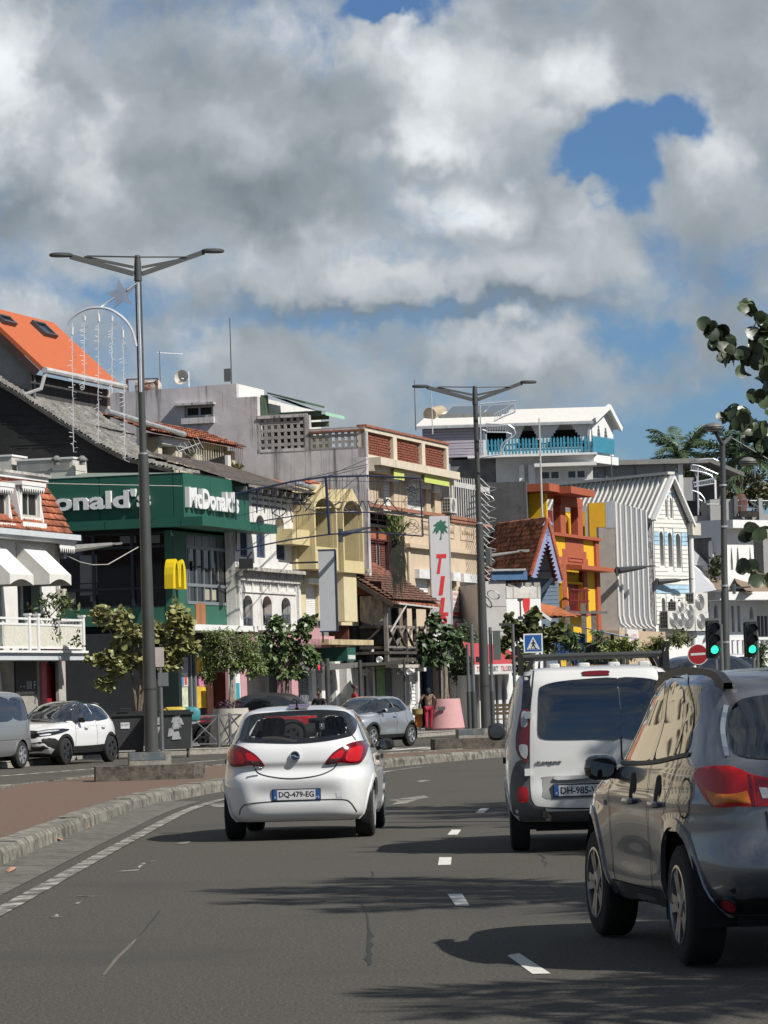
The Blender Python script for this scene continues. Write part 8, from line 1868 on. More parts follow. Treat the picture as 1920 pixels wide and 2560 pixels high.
t2_,b2_,c2_,l2_,H2_=lamp_post(1217,1874,966,89,'tall dark double armed street lamp standing before the red tiled gable')
def plinth(b,label,L=1.0,W=.45,top=True):
 q=wthing('lamp_plinth',label,'plinth',b)
 F=Fr(b,(1,.12));pts=[(-L,-W),(L*.78,-W),(L,-W*.3),(L,W),(-L,W)]
 MB().add([F.at(x,IH+z,-y)for z in(0,.27)for x,y in pts],[tuple(range(5)),tuple(range(5,10))]+[(i,(i+1)%5,5+(i+1)%5,5+i)for i in range(5)]).build('base_slab',CONCD,q)
 MB().fbox(F,-.38,.38,IH+.271,IH+.50,-.3,.3).build('upper_block',CONC,q);fb('blue_paint',F,(-.37,.28,IH+.36,IH+.5),.301,.306,M('faded_blue',(.10,.13,.15),.9,spot=.7,spotc=(.2,.19,.17),spotsc=5),q)
 return q
plinth(b1+V((-.05,.1,-IH)),'stepped dark concrete plinth under the nearer double lamp');plinth(b2_+V((-.35,.1,-IH)),'stepped dark concrete plinth under the farther double lamp')
SIL=M('silver_tube',(.55,.58,.62),.35,metal=.5);BULB=M('bulb_white',(.75,.76,.78),.4)
y1=64.6
q=wthing('light_decoration','silver star above a curved bar with hanging light strings on the nearer lamp','decoration',P(300,790,y1))
pt=[P(u,v,y1)for u,v in((296,698),(309,720),(340,716),(318,737),(331,761),(306,752),(286,771),(289,746),(264,731),(290,724))]
MB().add([p+V((0,.03*k,0))for k in(0,1)for p in pt],[tuple(range(10)),tuple(reversed(range(10,20)))]+[(i,(i+1)%10,10+(i+1)%10,10+i)for i in range(10)]).build('star',M('star_silver',(.30,.36,.46),.5,metal=.2,var=.1),q)
MB().tube([P(u,v,y1)for u,v in((248,768),(287,745))],.02,5).tube([P(u,v,y1)for u,v in((318,726),(345,706))],.02,5).build('star_stay',SIL,q)
MB().tube([P(u,v,y1)for u,v in((345,706),(347,790),(350,870),(352,980))],.028,6).build('hanger_pole',SIL,q)
arc=spl([(168,814),(185,790),(215,773),(246,769),(278,775),(310,797),(330,825),(341,866)],4,False)
MB().tube([P(u,v,y1)for u,v in arc],.027,6).build('curved_bar',SIL,q)
for u,v0,v1,lean in((180,808,1130,.004),(211,785,973,0),(246,775,1105,0),(280,785,985,0),(307,815,1150,.006)):
 n=34;ln=[P(u+(v1-v0)*lean*i/n*3+rnd.uniform(-1.1,1.1),v0+(v1-v0)*i/n,y1)for i in range(n+1)]
 MB().tube(ln,.008,4).build('light_string',BULB,q)
 bb=MB()
 for p in ln[4:]:
  for k in range(1):d=V((rnd.choice((-1,1))*rnd.uniform(.04,.09),0,rnd.uniform(-.05,.03)));bb.tube([p,p+d],.006,3)
 tag(bb.build('bulbs',BULB,q),kind='stuff');MB().tube([ln[1],ln[3]],.028,6).build('plug',M('bulb_white'),q)
y2=88.7
q=wthing('light_decoration','silver rope light bell ornament on the farther double lamp','decoration',P(1260,1080,y2));o_=MB()
z5=lambda a,b:P(1040+a/3.19,980+b/3.19,y2)
for ln in(((510,90),(520,520)),((510,95),(805,70)),((520,520),(690,495)),((620,235),(700,195),(790,160)),((620,180),(700,140),(785,90)),((785,90),(790,160)),((555,250),(740,262),(780,290),(795,330),(770,360),(700,400),(675,440),(680,495)),((560,320),(720,322),(760,335),(760,355),(720,400),(700,440),(690,480)),((530,300),(560,310))):o_.tube([z5(*p)for p in ln],.017,5)
for i in range(9):o_.tube([z5(565+i*22,255+i*2),z5(570+i*20,320)],.010,4);o_.tube([z5(630+i*18,232-i*8),z5(630+i*18,178-i*10)],.010,4)
o_.build('light_frame',SIL,q)
yb=119;NV=M('navy_tube',(.018,.028,.075),.5)
q=wthing('light_garland','big dark blue wire light frame with looping letters hung before the yellow house','decoration',P(830,1280,yb))
zb_=lambda a,b:P(500+a/2.592,920+b/2.592,yb)
fr_=MB()
for ln,r in((((232,815),(440,770),(600,735),(815,705),(1085,698),(1425,715)),.034),(((1425,715),(1445,1090)),.028),(((1445,1090),(1085,1062),(840,1078),(600,1110),(420,1145),(235,1185)),.026),(((232,815),(235,1185)),.028),(((815,705),(838,1075)),.05),(((240,1028),(440,985),(640,955),(830,935),(1085,935),(1440,948)),.02),(((375,785),(368,940)),.026),(((240,960),(600,870),(830,868),(1430,865)),.009),(((620,735),(625,1105)),.012),(((1022,700),(1030,935)),.012),(((235,840),(620,760),(820,730),(1420,740)),.009)):fr_.tube([zb_(*p)for p in ln],r,6)
fr_.build('frame_tube',NV,q)
for ln in(((470,940),(520,900),(560,920),(520,960),(470,940)),((580,880),(640,865),(650,920),(600,930),(580,880),(600,1000)),((680,930),(720,880),(700,850),(680,900),(760,930)),((860,890),(920,870),(900,920),(860,890)),((940,900),(990,870),(1010,900),(960,925),(940,900),(1020,925),(1050,860),(1080,925)),((1090,860),(1110,920),(1150,850),(1130,880),(1090,860)),((1150,920),(1220,850),(1200,870),(1230,930),(1250,920)),((1220,850),(1290,930),(1310,915)),((1350,800),(1380,760),(1400,810),(1340,785),(1410,785),(1350,800))):MB().tube([zb_(*p)for p in spl(list(ln),5,False)],.020,5).build('loop_letter',M('dark_rope_light',(.035,.042,.06),.6),q)
ic=MB()
for i in range(70):
 a=rnd.uniform(260,1420);f=(a-232)/1200;t0=790-90*min(1,f*1.9)+(20 if f>.9 else 0);L=rnd.uniform(60,320);ic.tube([zb_(a+rnd.uniform(-4,4),t0+L*k/5)for k in range(6)],.007,3)
for i in range(12):a=1350+rnd.uniform(-10,80);b=rnd.uniform(760,1070);ic.tube([zb_(a+40*math.cos(k*.9+i),b+35*math.sin(k*.9+i*2))for k in range(7)],.008,3)
tag(ic.build('icicle_strings',IRON,q),kind='stuff')
MB().tube([zb_(290,1285),zb_(310,1230),zb_(335,1190)],.03,6).box(*[zb_(300,1260).x-.25,zb_(300,1260).x+.22,yb-.1,yb+.3,zb_(300,1300).z,zb_(300,1235).z]).build('floodlight',BLACKP,q)
for a,b in(((815,705),(1085,590)),((815,705),(1085,640)),((600,735),(1085,625)),((920,790),(1080,655))):wire('cable',[zb_(*a),P(500+b[0]/2.592,920+b[1]/2.592,134.5)],.014,'stay cable from the blue light frame up to the beige house corner, '+('lowest','upper','longest','steepest')[[(815,590),(815,640),(600,625),(920,655)].index((a[0],b[1]))]+' of four')
bracket_lamp(852,1337,920,1319,119.5,123,'dark bracket lamp just below the blue light frame',.07,M('pale_lamp_dark',(.03,.04,.05),.5));bracket_lamp(1222,1390,1317,1376,91,93,'pale grey bracket lamp before the dark red roof tiles',.035,M('pale_lamp_grey'),.5)
bx=P(1819,1880,100);b=V((bx.x,bx.y,0));tz=P(1800,1110,100).z
t=wthing('mushroom_lamp','grey street lamp with two domed heads on a forked top at right','street lamp',b);lx=P(1806,1112,100);top=V((lx.x,lx.y,lx.z))
MB().tube([b,b.lerp(top,.5),b.lerp(top,.51),top],[.12,.11,.09,.075],16).build('pole',POLE,t,1)
for h in(.33,.52,.72,.86):p=b.lerp(top,h);MB().tube([p,p+V((0,0,.05))],.125-.02*h,16).build('band',GALV,t,1)
for(u,v),(hu,hv),yy in(((1790,1083),(1784,1072),99.6),((1826,1093),(1870,1158),102)):
 e=P(u,v,yy);MB().tube([top,e],[.07,.05],10).build('fork_arm',POLE,t,1);hd=P(hu,hv,yy)
 if hu>1800:MB().tube([e,hd+V((.8,.3,0))],.02,5).build('stay_rod',POLE,t)
 dm=MB().lathe([(.06,-.10),(.22,-.05),(.26,.0),(.26,.03),(.22,.10),(.12,.16),(.01,.18)],hd,22).build('dome_head',M('dome_grey',(.16,.155,.14),.55),t,1)
 MB().lathe([(.262,.03),(.27,.035),(.27,.05),(.25,.055)],hd,22).build('dome_ring',IRON,dm,1);MB().lathe([(.01,-.055),(.23,-.05),(.2,-.065)],hd,20).build('diffuser',M('lamp_diffuser',(.5,.48,.42),.4),dm,1)
q=wthing('light_decoration','silver rope light ornament and frame on the mushroom lamp','decoration',P(1760,1200,100));o_=MB();z6=lambda a,b:P(1660+a/6.38,1060+b/6.38,100)
for ln in(((400,605),(890,600),(895,1280)),((430,650),(560,670),(700,730),(860,800)),((420,740),(620,770),(760,830),(780,900)),((470,940),(600,910),(790,870)),((480,1000),(620,980),(800,950)),((440,960),(420,1050),(440,1120)),((450,1060),(560,1100),(640,1190),(650,1260)),((560,1200),(610,1230)),((680,1280),(890,1285)),((540,700),(545,1450))):o_.tube([z6(*p)for p in spl(list(ln),4,False)],.02,5)
for i in range(12):o_.tube([z6(430+i*32,650+i*12),z6(440+i*28,745+i*9)],.011,4);o_.tube([z6(490+i*25,935-i*5),z6(495+i*25,995-i*4)],.010,4)
o_.build('light_frame',SIL,q)
# signals, signs, poles
GREENL=M('green_light',(.02,.5,.25),.3,var=0,emit=(.03,1,.45,1),es=1.3);LENS=M('dead_lens',(.015,.014,.014),.3,var=0)
def signal(u0,v0,u1,v1,y,label):
 F=Fr(P((u0+u1)/2,v1,y),(1,.10));a,b,z0,z1=F.r(u0,v0,u1,v1);t=wthing('traffic_light',label,'traffic light',V((*F.at((a+b)/2,0).xy,0)),'traffic lights showing green at right')
 MB().fbox(F,a,b,z0-.02,z1+.02,-.22,0).build('signal_box',BLACKP,t);W_=b-a;cx=(a+b)/2
 for i in range(3):
  cz=z1-(i+.5)*(z1-z0)/3;mm=F.mat(cx,cz,0);r=W_*.44;n=20
  vi=MB()
  for z,lo in((0,0),(.2,0)):
   for j in range(n+1):an=math.radians(-35+250*j/n);vi.v.append(tuple(mm@V((r*math.cos(an),r*math.sin(an)-z*.12,z*(1 if 20<j*250/n<230 else .5)))))
  vi.f=[(j,j+1,n+2+j,n+1+j)for j in range(n)];vi.mi=[0]*n;vi.build('visor',BLACKP,t)
  MB().add([mm@V((r*.82*math.cos(j*.3142),r*.82*math.sin(j*.3142),.006))for j in range(20)],[tuple(range(20))]).build('lens',GREENL if i==2 else LENS,t)
 MB().fbox(F,a-.03,b+.03,z0-.08,z1+.09,-.235,-.221).build('backboard',M('grey_green_board',(.10,.125,.115),.6),t)
 MB().tube([V((*F.at(cx+.05,0,-.1).xy,0)),F.at(cx+.05,z0,-.1)],.05,10).build('pole',STEEL,t,1)
 return t
signal(1771,1553,1799,1638,92,'green traffic light left of the mushroom lamp pole');signal(1866,1556,1893,1636,94,'green traffic light right of the mushroom lamp pole')
for u,v0,v1,y,w,lb in((1806,1560,1700,93,.055,'thin grey pole between the left signal and the mushroom lamp'),(1896,1580,1700,95,.045,'thin pale pole behind the right signal'),(1233,1568,1822,108,.05,'grey green pole carrying a signal seen from behind'),(1175,1610,1835,112,.05,'short dark bollard pole left of the farther lamp'),(1187,1560,1835,110,.06,'grey signal pole with a short arm over the pink planter'),(1290,1560,1830,110,.05,'grey pole with a short arm left of the pedestrian sign')):
 a=P(u,v1,y);zt=P(u,v0,y).z;q=wthing('street_pole',lb,'pole',V((a.x,a.y,0)));mb=MB().tube([V((a.x,a.y,.1)),V((a.x,a.y,zt))],w,10);mb.build('pole',STEEL,q,1)
 MB().tube([V((a.x,a.y,.1)),V((a.x,a.y,1.6))],w*1.4,10).build('pole_sleeve',POLE,q,1)
 if u in(1187,1290):MB().bar(V((a.x,a.y,zt)),V((a.x-.42,a.y,zt)),.1,.08).build('arm',POLE,q)
 if u==1233:MB().box(a.x+.08,a.x+.30,y-.1,y+.15,P(u,1650,y).z,P(u,1577,y).z).build('signal_back',M('grey_green_board'),q)
 if u==1187:MB().box(a.x+.1,a.x+.42,y-.1,y+.1,P(u,1656,y).z,P(u,1642,y).z).build('signal_box',BLACKP,q)
F=Fr(P(1334,1600,104),(1,.05));a,b,z0,z1=F.r(1309,1584,1357,1632);q=wthing('pedestrian_sign','square blue pedestrian crossing sign above the white van','sign',V((*F.at((a+b)/2,0).xy,0)))
s_=MB().fbox(F,a,b,z0,z1,-.03,0).build('sign_plate',WHITE2,q);W_=b-a;pb=fb('blue_field',F,(a+.04,b-.04,z0+.04,z1-.04),.001,.004,M('sign_blue',(.008,.10,.36),.5,var=0),s_)
fb2=lambda pts,nm,m_,o:MB().plate(lambda x,z,o_:F.at(a+x*W_,z0+z*W_,o_),pts,[],o,o+.003).build(nm,m_,s_)
fb2([(.15,.17),(.85,.17),(.5,.85)],'white_triangle',PLW,.0045);MAN=M('sign_black',(.01,.01,.012),.6)
fb2([(.48,.60),(.46,.66),(.50,.69),(.54,.66),(.52,.60),(.60,.52),(.63,.44),(.60,.43),(.55,.50),(.54,.44),(.60,.32),(.66,.20),(.61,.19),(.54,.31),(.48,.36),(.42,.22),(.37,.23),(.44,.38),(.46,.48),(.41,.44),(.38,.45),(.43,.53)],'walking_figure',MAN,.008)
for i in range(5):fb2([(.25+i*.11,.18),(.30+i*.11,.18),(.32+i*.09,.24),(.28+i*.09,.24)],'sign_stripe',MAN,.0078)
MB().fbox(F,a+.05,b-.05,z0-.26,z0-.06,-.03,0).build('lower_plate',GALV,q);MB().tube([V((*F.at((a+b)/2,0,-.06).xy,0)),F.at((a+b)/2,z1-.05,-.06)],.03,8).build('pole',GALV,q,1)
c=P(1745,1636,100);rr=26/FPX*100;q=wthing('no_entry_sign','round red no entry sign with a white bar','sign',V((c.x,c.y,0)));mm=Matrix.Translation(c)@Matrix.Rotation(math.pi/2,4,'X')
def disc(r,z,nm,m_,par,h=.003):mb=MB();mb.lathe([(r,z),(r,z+h)],(0,0,0),30);mb.v=[tuple(mm@V(v))for v in mb.v];return mb.build(nm,m_,par)
s_=disc(rr,-.03,'sign_plate',WHITE2,q,.03);disc(rr*.93,.001,'red_disc',M('no_entry_red',(.33,.008,.012),.5,var=.05),s_);MB().add([mm@V((x*rr,y*rr,.008))for x,y in((-.7,-.1),(.7,-.06),(.7,.16),(-.7,.12))],[(0,1,2,3)]).build('white_bar',PLW,s_)
MB().tube([V((c.x,c.y+.06,0)),c+V((0,.06,0))],.035,8).build('pole',STEEL,q,1)
F=Fr(P(797,1660,117),(1,.1));a,b,z0,z1=F.r(790,1657,806,1683);q=wthing('pedestrian_signal','black pedestrian signal with red standing figure before the lattice gates','traffic light',F.at(a,0));MB().fbox(F,a,b,z0,z1,-.15,0).build('signal_box',BLACKP,q)
MB().plate(lambda x,z,o:F.at(a+(b-a)*x,z0+(z1-z0)*z,o),[(.3,.55),(.36,.80),(.5,.92),(.6,.8),(.66,.55),(.56,.5),(.55,.3),(.4,.3),(.4,.5)],[],.002,.004).build('red_figure',M('red_light',(.6,.01,.03),.4,var=0,emit=(1,.02,.06,1),es=.8),q);MB().bar(F.at(b,z1-.1,-.1),F.at(b+.25,z1-.05,-.1),.06).build('arm',POLE,q)
F=Fr(P(402,1640,92),(1,.2));a,b,z0,z1=F.r(394,1618,410,1667);q=wthing('sign_back','rounded road sign seen from behind beside the nearer lamp','sign',F.at(a,0));MB().fbox(F,a-.25,b,z0,z1,-.03,0).build('sign_plate',M('sign_back_pink',(.42,.36,.35),.6),q);MB().tube([F.at(b-.1,0,-.06),F.at(b-.1,z1-.1,-.06)],.05,8).build('pole',STEEL,q,1);MB().fbox(F,a,b+.1,z0-.5,z0-.15,-.1,0).build('small_plate',STEEL,q)
# bins, barriers, planters, bench, kiosk
BIN=M('bin_grey',(.032,.034,.035),.55,var=.15,sc=5,spot=.2,spotc=(.08,.08,.08))
def wbin(u0,u1,y,label,kind):
 F=Fr(P((u0+u1)/2,1890,y),(1,.12));a=F.pix(u0,1840)[0];b=F.pix(u1,1840)[0];t=wthing('waste_bin',label,'waste bin',F.at((a+b)/2,0),'wheeled waste containers beside the lamp')
 MB().add([F.at(x,z,o)for z,e in((.24,.08),(1.20,0))for x,o in((a+e,-.75+e),(b-e,-.75+e),(b-e,0-e*.3),(a+e,0-e*.3))],[(0,1,2,3),(7,6,5,4),(0,4,5,1),(1,5,6,2),(2,6,7,3),(3,7,4,0)]).build('container',BIN,t)
 MB().fbox(F,a-.04,b+.04,1.201,1.27,-.8,.05).fbox(F,a+.05,b-.05,1.271,1.33,-.7,-.05).build('lid',M('lid_black',(.02,.021,.022),.5),t)
 MB().tube([F.at(a+.2,1.33,.02),F.at(a+.25,1.40,.03),F.at(a+.5,1.40,.03),F.at(a+.55,1.33,.02)],.02,6).build('handle',BLACKP,t)
 for x in(a+.15,b-.15):
  p=F.at(x,.10,-.08);w_=MB();w_.tube([p-V((.025,0,0)),p+V((.025,0,0))],.10,16);w_.bar(p+V((0,0,.05)),p+V((0,.05,.16)),.06).build('castor',IRON,t)
 if kind==0:fb('label',F,(a+.25,a+.5,.85,1.02),.003,.01,PLW,t);words('EKCIM',F,a+.27,.93,.2,.05,PLK,t,.011,.001)
 else:
  for i in range(9):x=a+.12+rnd.uniform(0,b-a-.6);z=.5+rnd.uniform(0,.5);h=rnd.uniform(.12,.32);MB().plate(F.at,[(x,z),(x+rnd.uniform(.1,.3),z+.02),(x+.2,z+h),(x+.05,z+h*.9)],[],.001+i*.001,.003+i*.001).build('graffiti',M('graffiti_silver',(.38,.39,.40),.5,spot=.45,spotc=(.05,.05,.05),spotsc=7),t)
wbin(280,364,100,'dark grey waste container with white label left of the lamp',0);wbin(371,482,99.5,'dark grey waste container with silver graffiti right of the lamp',1)
for i,(u,c,y)in enumerate(((436,(.6,.45,.05),101),(470,(.05,.25,.27),101.5))):p=P(u,1778,y);q=blob_box(p.x-.35,p.x+.35,p.y-.2,p.y+.2,p.z-.3,p.z+.12,M('rubbish%d'%i,c,.5,var=.2),'rubbish_bag',None);tag(q,('yellow','teal')[i]+' rubbish bag lying on the graffitied waste container','bag')
bar=wthing('crossed_barrier','grey crossed street barrier in front of the red car and concrete planter','barrier',P(560,1880,105.4));bp=[V((-5.85,104.4,.15)),V((-5.05,104.7,.15)),V((-4.75,105.6,.15)),V((-4.3,107.4,.15)),V((-3.9,109.0,.15))]
for a,b in zip(bp,bp[1:]):
 MB().tube([a,a+V((0,0,1.02))],.045,8).build('post',STEEL,bar,1);up_=V((0,0,1))
 MB().bar(a+up_*.97,b+up_*.97,.04).bar(a+up_*.15,b+up_*.15,.03).build('rail',STEEL,bar);MB().bar(a+up_*.17,b+up_*.95,.03).build('cross_bar',STEEL,bar);MB().bar(a+up_*.95+V((.02,.02,0)),b+up_*.17+V((.02,.02,0)),.03).build('cross_bar',STEEL,bar)
PP2=M('pink_planter',(.60,.33,.34),.85,var=.05,streak=.06,streakc=(.45,.24,.25));SOIL=M('soil',(.05,.035,.025),.95)
def planter(u,vb,vt,wpx,y,label,mat,plaque=True):
 c=P(u,vb,y);zt=P(u,vt,y).z;r=wpx/2/FPX*y;c=V((c.x,c.y,.15));t=wthing('planter',label,'planter',c)
 MB().lathe([(r*.92,0),(r,.08),(r*.80,zt-.15),(r*.70,zt-.15),(r*.68,zt-.3)],c,26).build('tub',mat,t,1);MB().lathe([(r*.7,zt-.29),(.01,zt-.26)],c,20).build('soil',SOIL,t)
 if plaque:p=c+V((-r*.15,-r*.93,zt*.62));MB().box(p.x-.14,p.x+.14,p.y-.05,p.y,p.z-.07,p.z+.07).build('plaque',STEEL,t)
 return t,c,zt,r
planter(1112,1822,1747,100,137,'big pink tapered planter with small grey plaque',PP2);planter(1195,1815,1742,90,140,'pink tapered planter behind the farther lamp pole',PP2,False)
_,cpl,zpl,rpl=planter(578,1860,1771,112,107.2,'concrete planter behind the white hatchback',M('pale_concrete',(.46,.43,.37),.9,var=.12,streak=.2,spot=.3,spotc=(.3,.27,.23)),False)
leaf_cloud(cpl+V((0,0,zpl-.05)),(rpl*.65,.5,.16),260,.10,M('purple_leaf',(.06,.022,.05),.8,var=.5));q=leaf_cloud(cpl+V((0,0,zpl-.1)),(rpl*.65,.5,.2),300,.10,M('purple_leaf')).build('ground_cover',M('purple_leaf'));tag(q,'low purple leaved plants filling the concrete planter','plants',kind='stuff')
p=P(1262,1800,125);q=wthing('bench','slatted bench behind the farther lamp','bench',V((p.x,p.y,.15)));X,Y=p.x,p.y
for i in range(3):MB().box(X-.45,X+.65,Y+i*.13,Y+.1+i*.13,.58,.62).build('seat_slat',M('bench_wood',(.12,.085,.05),.8),q);MB().box(X-.45,X+.65,Y+.42,Y+.45,.75+i*.14,.85+i*.14).build('back_slat',M('bench_wood'),q)
for x in(X-.4,X+.6):MB().bar((x,Y,.15),(x,Y,.58),.05).bar((x,Y+.42,.15),(x,Y+.42,1.15),.05).build('bench_leg',IRON,q)
pk=P(1255,1700,138);F=Fr(pk,(1,.3));q=wthing('kiosk','white souvenir kiosk with red awning and lettered valance','kiosk',V((pk.x,pk.y,.15)));a,b,z0,z1=F.r(1186,1660,1322,1684)
MB().add([F.at(x,z,o)for x,z,o in((a,z1,0),(b,z1,0),(b-.6,z1+.75,-1.4),(a,z1+.9,-1.4))],[(0,1,2,3)]).build('red_awning',M('awning_red',(.42,.05,.06),.8,var=.08),q);v_=fb('valance',F,(a,b,z0,z1),-.02,.01,SG,q)
for tx,u,m_ in(('TILO',1192,RLET),('TSHIRT',1217,BLET),('TILO',1252,RLET),('SOUVENIRS',1270,BLET),('TILO',1306,RLET)):x=F.pix(u,1672)[0];words(tx,F,x,z0+.09,.30 if tx=='TILO' else .46,(z1-z0)*.55,m_,v_,.011,.003,.02)
MB().fbox(F,a,b,.15,z0-.02,-3.2,-2.4).build('kiosk_back',WHITE2,q)
for i,u in enumerate((1190,1214,1246,1262,1281)):x=F.pix(u,1720)[0];MB().fbox(F,x,x+.14,.15,z0-.02,-2.39,-.8).build('kiosk_pier',WHITE2,q)
F=Fr(P(1500,1640,150),(1,.25));q=wthing('cafe_shelter','cafe shelter with pale blue sheet roof and blue slatted railings','shelter',V((*F.o.xy,.15)));a,b,_,_=F.r(1458,1590,1585,1600);zr=F.pix(1520,1580)[1]
MB().add([F.at(a,zr+.25,-1.5),F.at(b,zr-.35,.3),F.at(b,zr-.3,.3),F.at(a,zr+.33,-1.5),F.at(a-.5,zr+.30,.6),F.at(b-.1,zr-.15,-2)],[(4,1,5,3),(4,1,2,3)]).build('sheet_roof',M('pale_blue_sheet',(.36,.46,.66),.6,var=.06),q)
for u in(1458,1534,1570):x=F.pix(u,1620)[0];MB().fbox(F,x-.06,x+.06,.15,zr-.1,-.2,-.08).build('post',WD,q)
for i in range(26):x=F.pix(1385+i*2.9,1600)[0];zt=F.pix(1385,1572+i*.6)[1];MB().fbox(F,x,x+.10,zt-1.2-(1.2 if i>16 else 0),zt,-.05,.02).build('blue_slat',M('slat_blue',(.03,.10,.30),.7,var=.2),q)
for u0,u1,m_ in((1462,1530,M('shop_dark')),(1536,1562,M('shop_dark'))):a,b,_,_=F.r(u0,1600,u1,1640,-1);MB().fbox(F,a,b,.15,zr-.4,-1.6,-1).build('dark_panel',m_,q)
for u,v0 in((1461,1508),(1486,1526),(1420,1515)):p=P(u,1600,155);MB().box(p.x-.1,p.x+.12,155,155.2,.15,P(u,v0,155).z).build('old_timber_post',WDG,q)
MB().bar(P(1425,1532,155),P(1518,1531,155),.1).build('timber_beam',WDG,q)
# trees
BARK=M('bark',(.16,.125,.09),.95,var=.3,sc=12,bump=.5);BARKP=M('pale_bark',(.30,.26,.20),.95,var=.25,sc=10)
SGL=M('sea_grape_leaf',(.21,.215,.075),.45,var=.35,sc=5,spot=.15,spotc=(.30,.26,.09),spotsc=3,orand=.3);SGD=M('sea_grape_backlit_leaf',(.035,.055,.020),.4,var=.4,sc=6,spot=.15,spotc=(.14,.15,.05),spotsc=3,orand=.35)  # bough leaves coloured dark as backlit, with paler spots as lit ones
FIN=M('fine_leaf',(.125,.18,.035),.5,var=.4,sc=5);BIG=M('big_leaf',(.095,.145,.045),.45,var=.4,sc=5);DKL=M('dark_fine_leaf',(.055,.105,.026),.5,var=.45,sc=4)
_lm={}
def leaf_mesh(kind,mat):
 k_=kind+mat.name
 if k_ not in _lm:
  mb=MB()
  if kind=='round':pts=[(.5*math.cos(6.2832*i/12)*(.9 if i==9 else 1),.5+.5*math.sin(6.2832*i/12)*(.78 if i==9 else 1),.07*math.cos(2*6.2832*i/12))for i in range(12)]
  elif kind=='heart':pts=[(0,0,0),(.28,-.06,.02),(.42,.2,.05),(.3,.6,0),(0,1.05,-.12),(-.3,.6,0),(-.42,.2,.05),(-.28,-.06,.02)]
  else:pts=[(0,0,0),(.16,.3,.04),(.13,.65,.02),(0,1,-.1),(-.13,.65,.02),(-.16,.3,.04)]
  n=len(pts);mb.add(pts+[(0,.45,-.02)],[(i,(i+1)%n,n)for i in range(n)]);_lm[k_]=mb.mesh('leaf',mat,'all')
 return _lm[k_]
def leaf_at(p,d,up,s):
 d=V(d).normalized();x=d.cross(V(up));x=x.normalized()if x.length>1e-3 else V((1,0,0));z=x.cross(d)
 m_=Matrix.Identity(4)
 for i in range(3):m_[i][0],m_[i][1],m_[i][2],m_[i][3]=x[i]*s,d[i]*s,z[i]*s,p[i]
 return m_
def tree(u,vb,y,zb,blobs_,n,kind,mat,size,label,trunks,name='street_tree',bark=BARK,parts=300,droop=.2,shoots=0,stake=False):
 b=P(u,vb,y);b=V((b.x,b.y,zb));t=wthing(name,label,'tree',b);tips=[];L=[];lm=leaf_mesh(kind,mat)
 cl=[]
 for(cu,cv,ru,rv)in blobs_:c=P(cu,cv,y);cl.append((c,ru/FPX*y,rv/FPX*y))
 tr=MB()
 for(tu,tv)in trunks:
  e=P(tu,tv,y);tr.tube([b+V((rnd.uniform(-.1,.1),0,-.05)),b.lerp(e,.5)+V((rnd.uniform(-.08,.08),rnd.uniform(-.08,.08),0)),e],[.06,.05,.035],7)
 top=P(*trunks[0],y)
 for c,rx,rz in cl:tr.tube([top,top.lerp(c,.5)+V((0,0,-.08)),c],[.035,.025,.012],5)
 for c,rx,rz in cl:
  k=max(4,int(n*.016))
  for i in range(k):
   while True:
    q=V((rnd.uniform(-1,1),rnd.uniform(-1,1),rnd.uniform(-1,1)))
    if .35<q.length<1:break
   e=c+V((q.x*rx,q.y*rx*.9,q.z*rz));tr.tube([c,c.lerp(e,.6)+V((0,0,.03)),e],[.012,.009,.004],4);tips.append((c,e))
 tr.build('trunk',bark,t,1)
 per=max(1,int(n/max(1,len(tips))))
 for c,e in tips:
  d=(e-c).normalized()
  for i in range(per+(1 if rnd.random()<n/max(1,len(tips))-per else 0)):
   p=c.lerp(e,rnd.uniform(.45,1.08))+V((rnd.gauss(0,.05),rnd.gauss(0,.05),rnd.gauss(0,.05)));dd=d*.7+V((rnd.uniform(-1,1),rnd.uniform(-1,1),rnd.uniform(-.7,.7)-droop))
   L.append(leaf_at(p,dd,V((rnd.uniform(-.6,.6),rnd.uniform(-1,.3),rnd.uniform(.2,1))),size*rnd.uniform(.65,1.2)))
 L.sort(key=lambda m_:m_[1][3])
 for m_ in L[:parts]:o=link('leaf',lm,t);o.matrix_basis=m_
 if L[parts:]:
  mb=MB();co=[v.co for v in lm.vertices];fa=[tuple(f.vertices)for f in lm.polygons]
  for m_ in L[parts:]:mb.add([m_@v for v in co],fa)
  tag(mb.build('crown',mat,t,'all'),kind='stuff')
 if stake:
  for k in(-.12,.12):e=P(*trunks[0],y);MB().tube([b+V((k,0,-.05)),V((b.x+k*.7,b.y,e.z+.5))],.035,7).build('stake',BARKP,t,1)
 return t
tree(345,1778,101.5,.15,[(285,1545,48,26),(255,1535,25,14),(330,1590,60,36),(400,1575,38,40),(438,1530,14,28),(462,1560,22,26),(290,1640,38,30),(375,1650,50,32),(440,1620,38,36),(248,1645,28,12),(262,1705,22,12),(420,1655,40,22),(300,1668,36,18),(478,1618,18,12)],2600,'round',SGL,.165,'sea grape tree with round olive leaves before the green restaurant',[(327,1670),(352,1672),(365,1680)],'sea_grape_tree')
tree(578,1780,107.2,1.0,[(575,1600,70,36),(525,1625,34,40),(520,1680,20,32),(620,1620,40,40),(640,1665,26,30),(570,1645,60,30),(540,1590,44,22),(600,1660,40,22)],4200,'fine',FIN,.125,'bushy fine leaved tree growing in the concrete planter',[(575,1665),(584,1650)],'planter_tree',BARKP,droop=.5)
tree(714,1770,110,.15,[(665,1600,34,40),(712,1590,40,36),(760,1575,26,30),(700,1640,48,36),(752,1630,34,32),(720,1680,44,22),(690,1560,12,22),(770,1552,16,18),(672,1655,26,26),(780,1645,14,22)],2500,'heart',BIG,.14,'young tree with drooping heart shaped leaves tied to two stakes',[(716,1680)],droop=.7,stake=True)
